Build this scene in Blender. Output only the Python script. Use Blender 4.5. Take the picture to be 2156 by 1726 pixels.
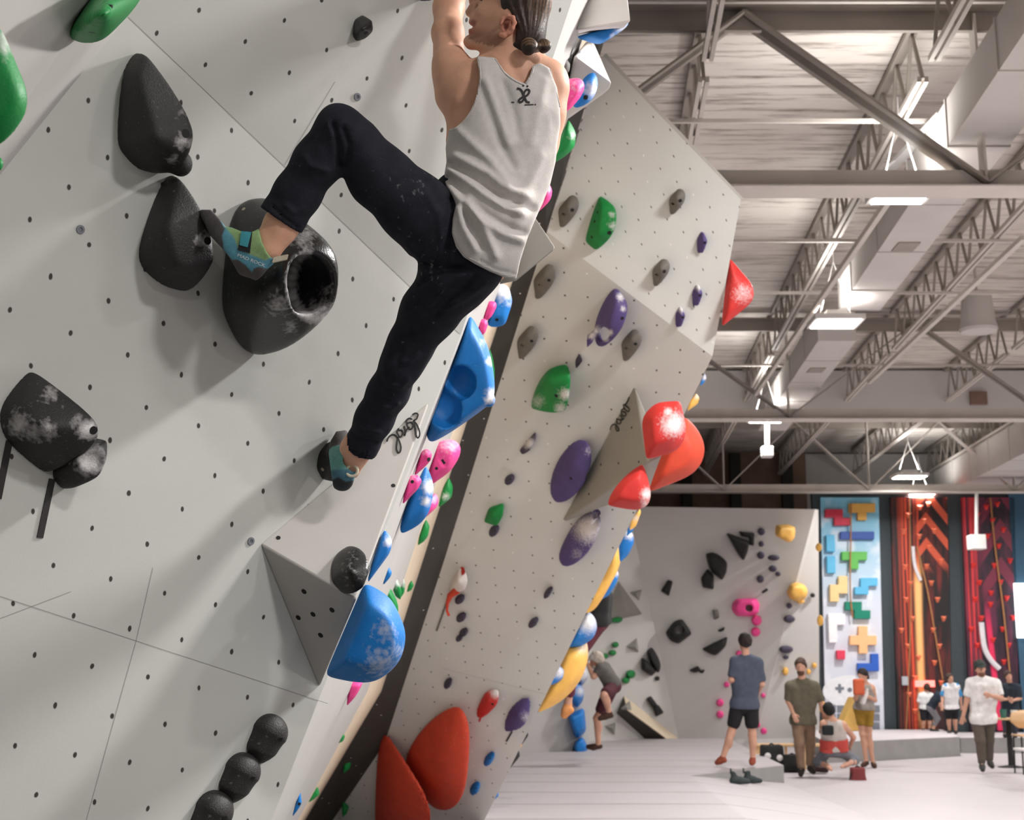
import bpy, bmesh, math, random
import numpy as np
from mathutils import Vector, Matrix, noise as mnoise
from mathutils.bvhtree import BVHTree

random.seed(7)
rng = np.random.default_rng(7)
for o in list(bpy.data.objects):
    bpy.data.objects.remove(o)
scene = bpy.context.scene
COL = scene.collection

# ------------------------------------------------------------------ camera
FPX, CX, CY = 3000.0, 1078.0, 863.0
CAM = np.array([0.0, 0.0, 1.54])
PITCH = math.atan(557.0 / FPX)
FWD = np.array([0.0, math.cos(PITCH), math.sin(PITCH)])
UPV = np.array([0.0, -math.sin(PITCH), math.cos(PITCH)])
RGT = np.array([1.0, 0.0, 0.0])
cam_data = bpy.data.cameras.new('camera')
cam_data.sensor_width = 36.0
cam_data.lens = 36.0 * FPX / 2156.0
cam_data.clip_end = 200.0
cam_data.dof.use_dof = True
cam_data.dof.focus_distance = 3.95
cam_data.dof.aperture_fstop = 7.0
cam = bpy.data.objects.new('camera', cam_data)
COL.objects.link(cam)
cam.location = CAM
cam.rotation_euler = (math.pi / 2 + PITCH, 0, 0)
scene.camera = cam

# ------------------------------------------------------------------ world and exposure
world = bpy.data.worlds.new('world')
scene.world = world
world.use_nodes = True
bgn = world.node_tree.nodes['Background']
bgn.inputs[0].default_value = (1.0, 0.985, 0.97, 1)
bgn.inputs[1].default_value = 0.03
scene.view_settings.view_transform = 'Standard'
scene.view_settings.look = 'None'
scene.view_settings.gamma = 1.0
scene.cycles.diffuse_bounces = 3
scene.view_settings.use_curve_mapping = False
scene.view_settings.exposure = 0.62

# ------------------------------------------------------------------ lamps of the hall (the fixtures themselves come later)
CORR = np.array([0.0573, 1.0, 0.0])          # the hall's long axis on the floor plan
CORR = CORR / np.linalg.norm(CORR)
LAMP_Z = 5.54
def lamp(x, y, z, power, size=0.7, name='hall_lamp'):
    l = bpy.data.lights.new(name, 'AREA')
    l.shape = 'RECTANGLE'
    l.size = size
    l.size_y = size * 0.8
    l.energy = power
    l.color = (1.0, 0.985, 0.965)
    l.spread = math.radians(170)
    o = bpy.data.objects.new(name, l)
    COL.objects.link(o)
    o.location = (x, y, z)
    return o
LAMPS = []
for (x, y, pw) in [(2.6, -6.5, 160), (6.5, -4.5, 190), (3.1, 0.6, 152), (3.3, 5.6, 400), (9.0, 2.0, 240),
                   (9.4, 10.0, 150), (9.8, 16.0, 125), (10.0, 22.0, 115), (13.0, 28.0, 130)]:
    LAMPS.append((x, y, pw))
    lamp(x, y, LAMP_Z - 0.06, pw)

# ------------------------------------------------------------------ view geometry helpers (2156 x 1726 pixels)
def ray(px, py):
    return FWD + RGT * ((px - CX) / FPX) + UPV * ((CY - py) / FPX)
def P(px, py, d):
    return CAM + ray(px, py) * d
def Pz(px, py, z):
    r = ray(px, py)
    return CAM + r * ((z - CAM[2]) / r[2])
def Py(px, py, y):
    r = ray(px, py)
    return CAM + r * (y / r[1])
def project(V):
    V = np.asarray(V) - CAM
    z = V @ FWD
    return np.stack([CX + FPX * (V @ RGT) / z, CY - FPX * (V @ UPV) / z], -1)
def unit(v):
    v = np.asarray(v, float)
    return v / np.linalg.norm(v)
class Plane:
    def __init__(self, p, n):
        self.p = np.asarray(p, float)
        self.n = unit(n)
        if self.n @ (CAM - self.p) < 0:
            self.n = -self.n
    def hit(self, px, py, h=0.0):
        r = ray(px, py)
        t = ((self.p + self.n * h - CAM) @ self.n) / (r @ self.n)
        return CAM + r * t
    def depth(self, px, py):
        return (self.hit(px, py) - CAM) @ FWD
def plane3(a, b, c):
    return Plane(a, np.cross(np.asarray(b) - a, np.asarray(c) - a))
def camdir(x, y, z):
    return RGT * x + UPV * y + FWD * z

# ------------------------------------------------------------------ materials
MATS = {}
def lin(c):
    out = []
    for v in c[:3]:
        v = v / 255.0
        out.append(v / 12.92 if v <= 0.04045 else ((v + 0.055) / 1.055) ** 2.4)
    return tuple(out) + (1.0,)
def N(nt, kind, x=0, y=0, **kw):
    n = nt.nodes.new(kind)
    n.location = (x, y)
    for k, v in kw.items():
        setattr(n, k, v)
    return n
def mat(name, rgb, rough=0.6, var=0.06, scale=9.0, bump=0.0, bscale=60.0, metal=0.0, spec=0.4, chalk=False, sss=0.0):
    if name in MATS:
        return MATS[name]
    m = bpy.data.materials.new(name)
    m.use_nodes = True
    nt = m.node_tree
    b = nt.nodes['Principled BSDF']
    tc = N(nt, 'ShaderNodeTexCoord', -900, 0)
    nz = N(nt, 'ShaderNodeTexNoise', -700, 0)
    nz.inputs['Scale'].default_value = scale
    nz.inputs['Detail'].default_value = 5.0
    nt.links.new(tc.outputs['Object'], nz.inputs['Vector'])
    rp = N(nt, 'ShaderNodeValToRGB', -500, 0)
    c = lin(rgb)
    rp.color_ramp.elements[0].position = 0.3
    rp.color_ramp.elements[1].position = 0.7
    rp.color_ramp.elements[0].color = tuple(v * (1 - var) for v in c[:3]) + (1,)
    rp.color_ramp.elements[1].color = tuple(min(1, v * (1 + var)) for v in c[:3]) + (1,)
    nt.links.new(nz.outputs['Fac'], rp.inputs['Fac'])
    src = rp.outputs['Color']
    if chalk:
        at = N(nt, 'ShaderNodeAttribute', -900, -300, attribute_name='chalk')
        n2 = N(nt, 'ShaderNodeTexNoise', -900, -500)
        n2.inputs['Scale'].default_value = 70.0
        n2.inputs['Detail'].default_value = 6.0
        nt.links.new(tc.outputs['Object'], n2.inputs['Vector'])
        ma = N(nt, 'ShaderNodeMath', -700, -400, operation='MULTIPLY_ADD')
        ma.inputs[1].default_value = 0.9
        nt.links.new(n2.outputs['Fac'], ma.inputs[0])
        nt.links.new(at.outputs['Fac'], ma.inputs[2])
        mr = N(nt, 'ShaderNodeMapRange', -520, -400)
        mr.inputs['From Min'].default_value = 0.62
        mr.inputs['From Max'].default_value = 1.32
        mr.inputs['To Max'].default_value = 0.95
        nt.links.new(ma.outputs[0], mr.inputs['Value'])
        mx = N(nt, 'ShaderNodeMix', -300, 0, data_type='RGBA')
        nt.links.new(mr.outputs[0], mx.inputs[0])
        nt.links.new(src, mx.inputs[6])
        mx.inputs[7].default_value = lin((226, 222, 222))
        src = mx.outputs[2]
    nt.links.new(src, b.inputs['Base Color'])
    b.inputs['Roughness'].default_value = rough
    b.inputs['Metallic'].default_value = metal
    b.inputs['Specular IOR Level'].default_value = spec
    if sss:
        b.inputs['Subsurface Weight'].default_value = sss
        b.inputs['Subsurface Radius'].default_value = (0.02, 0.008, 0.004)
        b.inputs['Subsurface Scale'].default_value = 0.6
    if bump:
        n3 = N(nt, 'ShaderNodeTexNoise', -700, -700)
        n3.inputs['Scale'].default_value = bscale
        n3.inputs['Detail'].default_value = 3.0
        nt.links.new(tc.outputs['Object'], n3.inputs['Vector'])
        bp = N(nt, 'ShaderNodeBump', -300, -500)
        bp.inputs['Strength'].default_value = bump
        bp.inputs['Distance'].default_value = 0.004
        nt.links.new(n3.outputs['Fac'], bp.inputs['Height'])
        nt.links.new(bp.outputs['Normal'], b.inputs['Normal'])
    MATS[name] = m
    return m
def mat_emit(name, rgb, strength):
    m = bpy.data.materials.new(name)
    m.use_nodes = True
    b = m.node_tree.nodes['Principled BSDF']
    b.inputs['Base Color'].default_value = lin(rgb)
    b.inputs['Emission Color'].default_value = lin(rgb)
    b.inputs['Emission Strength'].default_value = strength
    MATS[name] = m
    return m
def mat_attr(name, rough=0.6, bump=0.0, bscale=80.0, var=0.12, vscale=40.0, sss=0.0, spec=0.4):
    """Material whose colour is the mesh's own per-vertex pigment (shoe panels, skin and beard, prints)."""
    m = bpy.data.materials.new(name)
    m.use_nodes = True
    nt = m.node_tree
    b = nt.nodes['Principled BSDF']
    at = N(nt, 'ShaderNodeAttribute', -900, 0, attribute_name='pigment')
    tc = N(nt, 'ShaderNodeTexCoord', -1100, -200)
    nz = N(nt, 'ShaderNodeTexNoise', -900, -200)
    nz.inputs['Scale'].default_value = vscale
    nz.inputs['Detail'].default_value = 4.0
    nt.links.new(tc.outputs['Object'], nz.inputs['Vector'])
    mr = N(nt, 'ShaderNodeMapRange', -700, -200)
    mr.inputs['From Min'].default_value = 0.3
    mr.inputs['From Max'].default_value = 0.7
    mr.inputs['To Min'].default_value = 1 - var
    mr.inputs['To Max'].default_value = 1 + var
    nt.links.new(nz.outputs['Fac'], mr.inputs['Value'])
    vm = N(nt, 'ShaderNodeVectorMath', -500, 0, operation='SCALE')
    nt.links.new(at.outputs['Color'], vm.inputs[0])
    nt.links.new(mr.outputs[0], vm.inputs['Scale'])
    nt.links.new(vm.outputs[0], b.inputs['Base Color'])
    b.inputs['Roughness'].default_value = rough
    b.inputs['Specular IOR Level'].default_value = spec
    if sss:
        b.inputs['Subsurface Weight'].default_value = sss
        b.inputs['Subsurface Radius'].default_value = (0.02, 0.008, 0.004)
        b.inputs['Subsurface Scale'].default_value = 0.5
    if bump:
        bp = N(nt, 'ShaderNodeBump', -300, -400)
        bp.inputs['Strength'].default_value = bump
        bp.inputs['Distance'].default_value = 0.003
        n3 = N(nt, 'ShaderNodeTexNoise', -600, -500)
        n3.inputs['Scale'].default_value = bscale
        nt.links.new(tc.outputs['Object'], n3.inputs['Vector'])
        nt.links.new(n3.outputs['Fac'], bp.inputs['Height'])
        nt.links.new(bp.outputs['Normal'], b.inputs['Normal'])
    MATS[name] = m
    return m
def mat_wall(name, rgb, dot_r, dot_rgb=(58, 54, 50), glint=0.0, var=0.03):
    """Painted climbing panel: faint mottling, scuffs, and the grid of bolt holes in the panel's own lattice coordinates."""
    m = bpy.data.materials.new(name)
    m.use_nodes = True
    nt = m.node_tree
    L = nt.links.new
    b = nt.nodes['Principled BSDF']
    tc = N(nt, 'ShaderNodeTexCoord', -1500, 0)
    nz = N(nt, 'ShaderNodeTexNoise', -1100, 300)
    nz.inputs['Scale'].default_value = 2.2
    nz.inputs['Detail'].default_value = 8.0
    L(tc.outputs['Object'], nz.inputs['Vector'])
    rp = N(nt, 'ShaderNodeValToRGB', -900, 300)
    c = lin(rgb)
    rp.color_ramp.elements[0].position = 0.32
    rp.color_ramp.elements[1].position = 0.68
    rp.color_ramp.elements[0].color = tuple(v * (1 - var) for v in c[:3]) + (1,)
    rp.color_ramp.elements[1].color = tuple(min(1, v * (1 + var)) for v in c[:3]) + (1,)
    L(nz.outputs['Fac'], rp.inputs['Fac'])
    # jitter of the lattice
    nj = N(nt, 'ShaderNodeTexNoise', -1300, -200)
    nj.inputs['Scale'].default_value = 1.7
    L(tc.outputs['UV'], nj.inputs['Vector'])
    sj = N(nt, 'ShaderNodeVectorMath', -1100, -200, operation='MULTIPLY_ADD')
    sj.inputs[1].default_value = (0.10, 0.10, 0)
    L(nj.outputs['Color'], sj.inputs[0])
    L(tc.outputs['UV'], sj.inputs[2])
    off = N(nt, 'ShaderNodeVectorMath', -1000, -200, operation='ADD')
    off.inputs[1].default_value = (0.45, 0.45, 0)
    L(sj.outputs[0], off.inputs[0])
    fr = N(nt, 'ShaderNodeVectorMath', -900, -200, operation='FRACTION')
    L(off.outputs[0], fr.inputs[0])
    sb = N(nt, 'ShaderNodeVectorMath', -750, -200, operation='SUBTRACT')
    sb.inputs[1].default_value = (0.5, 0.5, 0)
    L(fr.outputs[0], sb.inputs[0])
    fl = N(nt, 'ShaderNodeVectorMath', -900, -400, operation='FLOOR')
    L(off.outputs[0], fl.inputs[0])
    wn = N(nt, 'ShaderNodeTexWhiteNoise', -750, -400)
    L(fl.outputs[0], wn.inputs['Vector'])
    mz = N(nt, 'ShaderNodeVectorMath', -650, -200, operation='MULTIPLY')
    mz.inputs[1].default_value = (1, 1, 0)
    L(sb.outputs[0], mz.inputs[0])
    ln = N(nt, 'ShaderNodeVectorMath', -500, -200, operation='LENGTH')
    L(mz.outputs[0], ln.inputs[0])
    ls = N(nt, 'ShaderNodeMapRange', -350, -200)
    ls.inputs['From Min'].default_value = dot_r * 1.2
    ls.inputs['From Max'].default_value = dot_r * 0.8
    L(ln.outputs['Value'], ls.inputs['Value'])
    dc = N(nt, 'ShaderNodeMix', -350, -450, data_type='RGBA')
    gt = N(nt, 'ShaderNodeMath', -500, -450, operation='LESS_THAN')
    gt.inputs[1].default_value = glint
    L(wn.outputs['Value'], gt.inputs[0])
    L(gt.outputs[0], dc.inputs[0])
    dc.inputs[6].default_value = lin(dot_rgb)
    dc.inputs[7].default_value = lin((240, 238, 235))  # near-white bolt holes: metal glint painted into their colour
    mx = N(nt, 'ShaderNodeMix', -150, 100, data_type='RGBA')
    L(ls.outputs[0], mx.inputs[0])
    L(rp.outputs['Color'], mx.inputs[6])
    L(dc.outputs[2], mx.inputs[7])
    L(mx.outputs[2], b.inputs['Base Color'])
    b.inputs['Roughness'].default_value = 0.62
    b.inputs['Specular IOR Level'].default_value = 0.3
    n3 = N(nt, 'ShaderNodeTexNoise', -500, -700)
    n3.inputs['Scale'].default_value = 300.0
    L(tc.outputs['Object'], n3.inputs['Vector'])
    bp = N(nt, 'ShaderNodeBump', -200, -600)
    bp.inputs['Strength'].default_value = 0.08
    bp.inputs['Distance'].default_value = 0.002
    L(n3.outputs['Fac'], bp.inputs['Height'])
    L(bp.outputs['Normal'], b.inputs['Normal'])
    MATS[name] = m
    return m

# ------------------------------------------------------------------ object helpers
def tag(o, label=None, cat=None, group=None, kind=None):
    if label: o['label'] = label
    if cat: o['category'] = cat
    if group: o['group'] = group
    if kind: o['kind'] = kind
    return o
def empty(name, loc, label=None, cat=None, group=None, kind=None):
    o = bpy.data.objects.new(name, None)
    o.empty_display_size = 0.1
    COL.objects.link(o)
    o.location = [float(v) for v in loc]
    return tag(o, label, cat, group, kind)
def wpos(o):
    p = np.array(o.location)
    while o.parent:
        o = o.parent
        p = p + np.array(o.location)
    return p
def mesh(name, V, F, m, parent=None, smooth=True, fm=None, origin=None, uv=None, auto=None):
    V = np.asarray(V, dtype=float).reshape(-1, 3)
    base = wpos(parent) if parent is not None else np.zeros(3)
    org = V.mean(0) if origin is None else np.asarray(origin, float)
    me = bpy.data.meshes.new(name)
    me.from_pydata((V - org).tolist(), [], [list(map(int, f)) for f in F] if not isinstance(F, np.ndarray) else F.tolist())
    for mm in (m if isinstance(m, (list, tuple)) else [m]):
        me.materials.append(mm)
    if fm is not None:
        me.polygons.foreach_set('material_index', np.asarray(fm, dtype=np.int32))
    if smooth:
        me.polygons.foreach_set('use_smooth', np.ones(len(me.polygons), dtype=bool))
    if uv is not None:
        lay = me.uv_layers.new(name='UVMap')
        li = np.zeros(len(me.loops), dtype=np.int32)
        me.loops.foreach_get('vertex_index', li)
        lay.data.foreach_set('uv', np.asarray(uv, float)[li].ravel())
    me.update()
    if auto is not None and smooth:
        me.set_sharp_from_angle(angle=math.radians(auto))
    o = bpy.data.objects.new(name, me)
    COL.objects.link(o)
    o.location = [float(v) for v in (org - base)]
    if parent is not None:
        o.parent = parent
    return o
def point_attr(o, name, vals):
    a = o.data.attributes.new(name, 'FLOAT', 'POINT')
    a.data.foreach_set('value', np.asarray(vals, dtype=np.float32))
def pigment(o, cols):
    a = o.data.attributes.new('pigment', 'FLOAT_COLOR', 'POINT')
    c = np.ones((len(cols), 4), dtype=np.float32)
    c[:, :3] = np.asarray(cols)[:, :3]
    a.data.foreach_set('color', c.ravel())
class MB:
    """collects simple solids into one mesh"""
    def __init__(self):
        self.V, self.F, self.M = [], [], []
    def add(self, V, F, mi=0):
        o = len(self.V)
        self.V += [tuple(map(float, v)) for v in V]
        self.F += [tuple(int(i) + o for i in f) for f in F]
        self.M += [mi] * len(F)
        return self
    def box(self, c, s, ax=None, mi=0):
        c = np.asarray(c, float)
        A = np.eye(3) if ax is None else np.asarray([unit(a) for a in ax])
        V = []
        for dx in (-.5, .5):
            for dy in (-.5, .5):
                for dz in (-.5, .5):
                    V.append(c + A[0] * dx * s[0] + A[1] * dy * s[1] + A[2] * dz * s[2])
        return self.add(V, [(0, 1, 3, 2), (4, 6, 7, 5), (0, 4, 5, 1), (2, 3, 7, 6), (0, 2, 6, 4), (1, 5, 7, 3)], mi)
    def bar(self, a, b, w, h=None, up=(0, 0, 1), mi=0):
        a, b = np.asarray(a, float), np.asarray(b, float)
        h = w if h is None else h
        d = unit(b - a)
        u = np.asarray(up, float)
        if abs(d @ unit(u)) > 0.99: u = np.array([1.0, 0, 0])
        s = unit(np.cross(d, u)); t = np.cross(s, d)
        return self.box((a + b) / 2, (np.linalg.norm(b - a), w, h), (d, s, t), mi)
    def tube(self, pts, r, n=10, mi=0, cap=True):
        pts = [np.asarray(p, float) for p in pts]
        rr = r if isinstance(r, (list, tuple)) else [r] * len(pts)
        V, F = [], []
        prev = None
        for i, p in enumerate(pts):
            d = unit(pts[min(i + 1, len(pts) - 1)] - pts[max(i - 1, 0)])
            if prev is None:
                u = np.array([0, 0, 1.0]) if abs(d[2]) < 0.9 else np.array([1.0, 0, 0])
                s = unit(np.cross(d, u))
            else:
                s = unit(prev - d * (prev @ d))
            prev = s
            t = np.cross(d, s)
            for k in range(n):
                a = 2 * math.pi * k / n
                V.append(p + (s * math.cos(a) + t * math.sin(a)) * rr[i])
        for i in range(len(pts) - 1):
            for k in range(n):
                F.append((i * n + k, i * n + (k + 1) % n, (i + 1) * n + (k + 1) % n, (i + 1) * n + k))
        if cap:
            F.append(tuple(range(n - 1, -1, -1)))
            F.append(tuple(range((len(pts) - 1) * n, len(pts) * n)))
        return self.add(V, F, mi)
    def prism(self, pts, off, mi=0):
        pts = [np.asarray(p, float) for p in pts]
        off = np.asarray(off, float)
        n = len(pts)
        V = pts + [p + off for p in pts]
        F = [tuple(range(n - 1, -1, -1)), tuple(range(n, 2 * n))]
        F += [(i, (i + 1) % n, n + (i + 1) % n, n + i) for i in range(n)]
        return self.add(V, F, mi)
    def lathe(self, prof, c, axis=(0, 0, 1), n=24, mi=0):
        ax = unit(axis)
        u = np.array([1.0, 0, 0]) if abs(ax[0]) < 0.9 else np.array([0, 1.0, 0])
        s = unit(np.cross(ax, u)); t = np.cross(ax, s)
        c = np.asarray(c, float)
        V, F = [], []
        for (r, z) in prof:
            for k in range(n):
                a = 2 * math.pi * k / n
                V.append(c + ax * z + (s * math.cos(a) + t * math.sin(a)) * max(r, 1e-4))
        for i in range(len(prof) - 1):
            for k in range(n):
                F.append((i * n + k, i * n + (k + 1) % n, (i + 1) * n + (k + 1) % n, (i + 1) * n + k))
        F.append(tuple(range(n - 1, -1, -1)))
        F.append(tuple(range((len(prof) - 1) * n, len(prof) * n)))
        return self.add(V, F, mi)
    def build(self, name, m, parent=None, smooth=False, bevel=0.0, auto=35, origin=None):
        o = mesh(name, self.V, self.F, m, parent, smooth, self.M, origin=origin, auto=auto)
        bm = bmesh.new(); bm.from_mesh(o.data)
        bmesh.ops.recalc_face_normals(bm, faces=bm.faces)
        bm.to_mesh(o.data); bm.free()
        if bevel:
            md = o.modifiers.new('bevel', 'BEVEL')
            md.width = bevel; md.segments = 3; md.limit_method = 'ANGLE'; md.angle_limit = math.radians(25)
        return o

# ------------------------------------------------------------------ implicit surfaces
def hull_planes(pts):
    bm = bmesh.new()
    for p in pts:
        bm.verts.new([float(v) for v in p])
    bmesh.ops.convex_hull(bm, input=bm.verts)
    bm.normal_update()
    c = np.mean(np.asarray(pts, float), axis=0)
    out = []
    for f in bm.faces:
        if f.calc_area() < 1e-9: continue
        n = np.array(f.normal); q = np.array(f.calc_center_median())
        if n @ (q - c) < 0: n = -n
        if all(n @ m < 0.9985 for m, _ in out):
            out.append((n, n @ q))
    bm.free()
    return out
class Field:
    def __init__(self, lo, hi, h):
        self.h = float(h)
        self.lo = np.asarray(lo, float) - 3 * h
        hi = np.asarray(hi, float) + 3 * h
        n = np.maximum(np.ceil((hi - self.lo) / h).astype(int) + 1, 4)
        self.ax = [(self.lo[i] + np.arange(n[i]) * h).astype(np.float32) for i in range(3)]
        self.F = np.full(tuple(n), 1.0, dtype=np.float32)
    def sl(self, lo, hi):
        s = []
        for i in range(3):
            a = int(max(0, math.floor((lo[i] - self.lo[i]) / self.h)))
            b = int(min(len(self.ax[i]), math.ceil((hi[i] - self.lo[i]) / self.h) + 1))
            if b <= a: return None
            s.append(slice(a, b))
        return tuple(s)
    def grid(self, s):
        return self.ax[0][s[0]][:, None, None], self.ax[1][s[1]][None, :, None], self.ax[2][s[2]][None, None, :]
    def full(self):
        return tuple(slice(0, n) for n in self.F.shape)
    def comb(self, s, d, k, op):
        A = self.F[s]
        if op == 'add':
            if k > 0:
                hh = np.maximum(k - np.abs(A - d), 0) / k
                A[...] = np.minimum(A, d) - hh * hh * k * 0.25
            else:
                A[...] = np.minimum(A, d)
        else:
            d = -d if op == 'sub' else d
            if k > 0:
                hh = np.maximum(k - np.abs(A - d), 0) / k
                A[...] = np.maximum(A, d) + hh * hh * k * 0.25
            else:
                A[...] = np.maximum(A, d)
    def cap(self, a, b, ra, rb=None, k=0.02, op='add', flat=None):
        a, b = np.asarray(a, float), np.asarray(b, float)
        rb = ra if rb is None else rb
        m = max(ra, rb) + k + 2 * self.h
        s = self.sl(np.minimum(a, b) - m, np.maximum(a, b) + m)
        if s is None: return self
        X, Y, Z = self.grid(s)
        X, Y, Z = X - a[0], Y - a[1], Z - a[2]
        ba = b - a
        if flat is not None:
            w, sc = unit(flat[0]), flat[1] - 1.0
            q = (X * w[0] + Y * w[1] + Z * w[2]) * sc
            X, Y, Z = X + q * w[0], Y + q * w[1], Z + q * w[2]
            ba = ba + w * (ba @ w) * sc
        L = max(ba @ ba, 1e-12)
        t = np.clip((X * ba[0] + Y * ba[1] + Z * ba[2]) / L, 0, 1)
        d = np.sqrt((X - t * ba[0]) ** 2 + (Y - t * ba[1]) ** 2 + (Z - t * ba[2]) ** 2) - (ra + (rb - ra) * t)
        self.comb(s, d, k, op)
        return self
    def path(self, pts, rs, k=0.02, op='add', flat=None):
        for i in range(len(pts) - 1):
            self.cap(pts[i], pts[i + 1], rs[i], rs[i + 1], k, op, flat)
        return self
    def ell(self, c, r, ax=None, k=0.02, op='add'):
        c = np.asarray(c, float); r = np.asarray(r, float)
        A = np.eye(3) if ax is None else np.asarray([unit(v) for v in ax])
        m = r.max() + k + 2 * self.h
        s = self.sl(c - m, c + m)
        if s is None: return self
        X, Y, Z = self.grid(s)
        X, Y, Z = X - c[0], Y - c[1], Z - c[2]
        k0 = 0; k1 = 0
        for i in range(3):
            q = (X * A[i][0] + Y * A[i][1] + Z * A[i][2]) / r[i]
            k0 = k0 + q * q
            k1 = k1 + (q / r[i]) ** 2
        k0 = np.sqrt(k0); k1 = np.sqrt(k1) + 1e-9
        self.comb(s, k0 * (k0 - 1) / k1, k, op)
        return self
    def hull(self, pts, rnd=0.01, k=0.0, op='add', infl=None):
        pl = hull_planes(pts)
        pts = np.asarray(pts, float)
        ext = np.sort(np.ptp(pts, axis=0))
        rnd = min(rnd, 0.035 * ext[1])
        infl = rnd * 1.7 if infl is None else min(infl, rnd * 2.0)
        m = rnd * 3 + k + 3 * self.h
        s = self.sl(pts.min(0) - m, pts.max(0) + m)
        if s is None: return self
        X, Y, Z = self.grid(s)
        ds = [n[0] * X + n[1] * Y + n[2] * Z - q for n, q in pl]
        mxd = ds[0]
        for d in ds[1:]:
            mxd = np.maximum(mxd, d)
        acc = 0
        for d in ds:
            acc = acc + np.exp(np.maximum((d - mxd) / rnd, -30))
        d = mxd + rnd * np.log(acc) - infl
        self.comb(s, d.astype(np.float32), k, op)
        return self
    def half(self, p, n, k=0.0, op='int'):
        """keep what lies behind the plane through p with outward normal n"""
        n = unit(n); s = self.full()
        X, Y, Z = self.grid(s)
        d = (X - p[0]) * n[0] + (Y - p[1]) * n[1] + (Z - p[2]) * n[2]
        self.comb(s, d.astype(np.float32), k, op)
        return self
    def pix(self):
        X, Y, Z = self.grid(self.full())
        X, Y, Z = X - CAM[0], Y - CAM[1], Z - CAM[2]
        dz = X * FWD[0] + Y * FWD[1] + Z * FWD[2]
        u = CX + FPX * (X * RGT[0] + Y * RGT[1] + Z * RGT[2]) / dz
        v = CY - FPX * (X * UPV[0] + Y * UPV[1] + Z * UPV[2]) / dz
        return u, v, dz
    def outline(self, poly, k=0.004, op='int'):
        """trim by the cut edges of a garment, given as a closed line of view rays"""
        u, v, dz = self.pix()
        d = poly_sd(u, v, poly) * dz / FPX
        self.comb(self.full(), d.astype(np.float32), k, op)
        return self
    def ripple(self, curves):
        """cloth folds: each curve (pixel line, amplitude m, half width px)"""
        u, v, dz = self.pix()
        for pts, amp, w in curves:
            d2 = line_d2(u, v, pts)
            self.F -= (amp * np.exp(-d2 / (w * w))).astype(np.float32)
        return self
    def noise(self, amp, scale, seed=0):
        r = np.random.default_rng(seed)
        X, Y, Z = self.grid(self.full())
        acc = 0
        for i in range(9):
            w = r.normal(size=3); w = w / np.linalg.norm(w) * scale * (0.6 + 1.1 * r.random())
            acc = acc + np.sin(X * w[0] + Y * w[1] + Z * w[2] + r.random() * 6.28)
        self.F += (acc * (amp / 3.0)).astype(np.float32)
        return self
    def nets(self):
        F = self.F
        S = F < 0
        nx, ny, nz = F.shape
        c = np.zeros((nx - 1, ny - 1, nz - 1), dtype=np.int8)
        for i in (0, 1):
            for j in (0, 1):
                for k in (0, 1):
                    c += S[i:nx - 1 + i, j:ny - 1 + j, k:nz - 1 + k]
        act = (c > 0) & (c < 8)
        idx = np.full(c.shape, -1, dtype=np.int64)
        cells = np.argwhere(act)
        if len(cells) == 0:
            return np.zeros((0, 3)), np.zeros((0, 4), dtype=int)
        idx[act] = np.arange(len(cells))
        acc = np.zeros((len(cells), 3)); cnt = np.zeros(len(cells))
        corners = [(i, j, k) for i in (0, 1) for j in (0, 1) for k in (0, 1)]
        for a in corners:
            for ax in range(3):
                if a[ax]: continue
                b = list(a); b[ax] = 1
                fa = F[cells[:, 0] + a[0], cells[:, 1] + a[1], cells[:, 2] + a[2]]
                fb = F[cells[:, 0] + b[0], cells[:, 1] + b[1], cells[:, 2] + b[2]]
                mk = (fa < 0) != (fb < 0)
                den = np.where(mk, fa - fb, 1.0)
                t = np.where(mk, fa / den, 0)
                p = cells + np.array(a, float)
                p[:, ax] += t
                acc[mk] += p[mk]; cnt[mk] += 1
        V = self.lo + self.h * acc / cnt[:, None]
        faces = []
        for ax in range(3):
            A = [slice(None)] * 3; B = [slice(None)] * 3
            A[ax] = slice(0, -1); B[ax] = slice(1, None)
            e = S[tuple(A)] != S[tuple(B)]
            o1, o2 = [i for i in range(3) if i != ax]
            ij = np.argwhere(e)
            ok = (ij[:, o1] > 0) & (ij[:, o2] > 0) & (ij[:, o1] < F.shape[o1] - 1) & (ij[:, o2] < F.shape[o2] - 1)
            ij = ij[ok]
            q = []
            for (d1, d2) in ((-1, -1), (0, -1), (0, 0), (-1, 0)):
                cc = ij.copy(); cc[:, o1] += d1; cc[:, o2] += d2
                q.append(idx[cc[:, 0], cc[:, 1], cc[:, 2]])
            q = np.stack(q, 1)
            inside = S[ij[:, 0], ij[:, 1], ij[:, 2]]
            flip = inside if ax != 1 else ~inside
            q[~flip] = q[~flip][:, ::-1]
            faces.append(q)
        Fq = np.concatenate(faces)
        Fq = Fq[(Fq >= 0).all(1)]
        return V, Fq
    def build(self, name, m, parent=None, origin=None):
        V, Fq = self.nets()
        return mesh(name, V, Fq, m, parent, True, origin=origin)
def poly_sd(u, v, poly):
    d = None; inside = None
    n = len(poly)
    for i in range(n):
        ax, ay = poly[i]; bx, by = poly[(i + 1) % n]
        ex, ey = bx - ax, by - ay
        wx, wy = u - ax, v - ay
        t = np.clip((wx * ex + wy * ey) / max(ex * ex + ey * ey, 1e-9), 0, 1)
        q = (wx - ex * t) ** 2 + (wy - ey * t) ** 2
        d = q if d is None else np.minimum(d, q)
        c = ((ay <= v) & (by > v)) | ((by <= v) & (ay > v))
        if abs(ey) > 1e-9:
            hit = c & (u < ax + (v - ay) * ex / ey)
            inside = hit if inside is None else inside ^ hit
    d = np.sqrt(d)
    return np.where(inside, -d, d)
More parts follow.
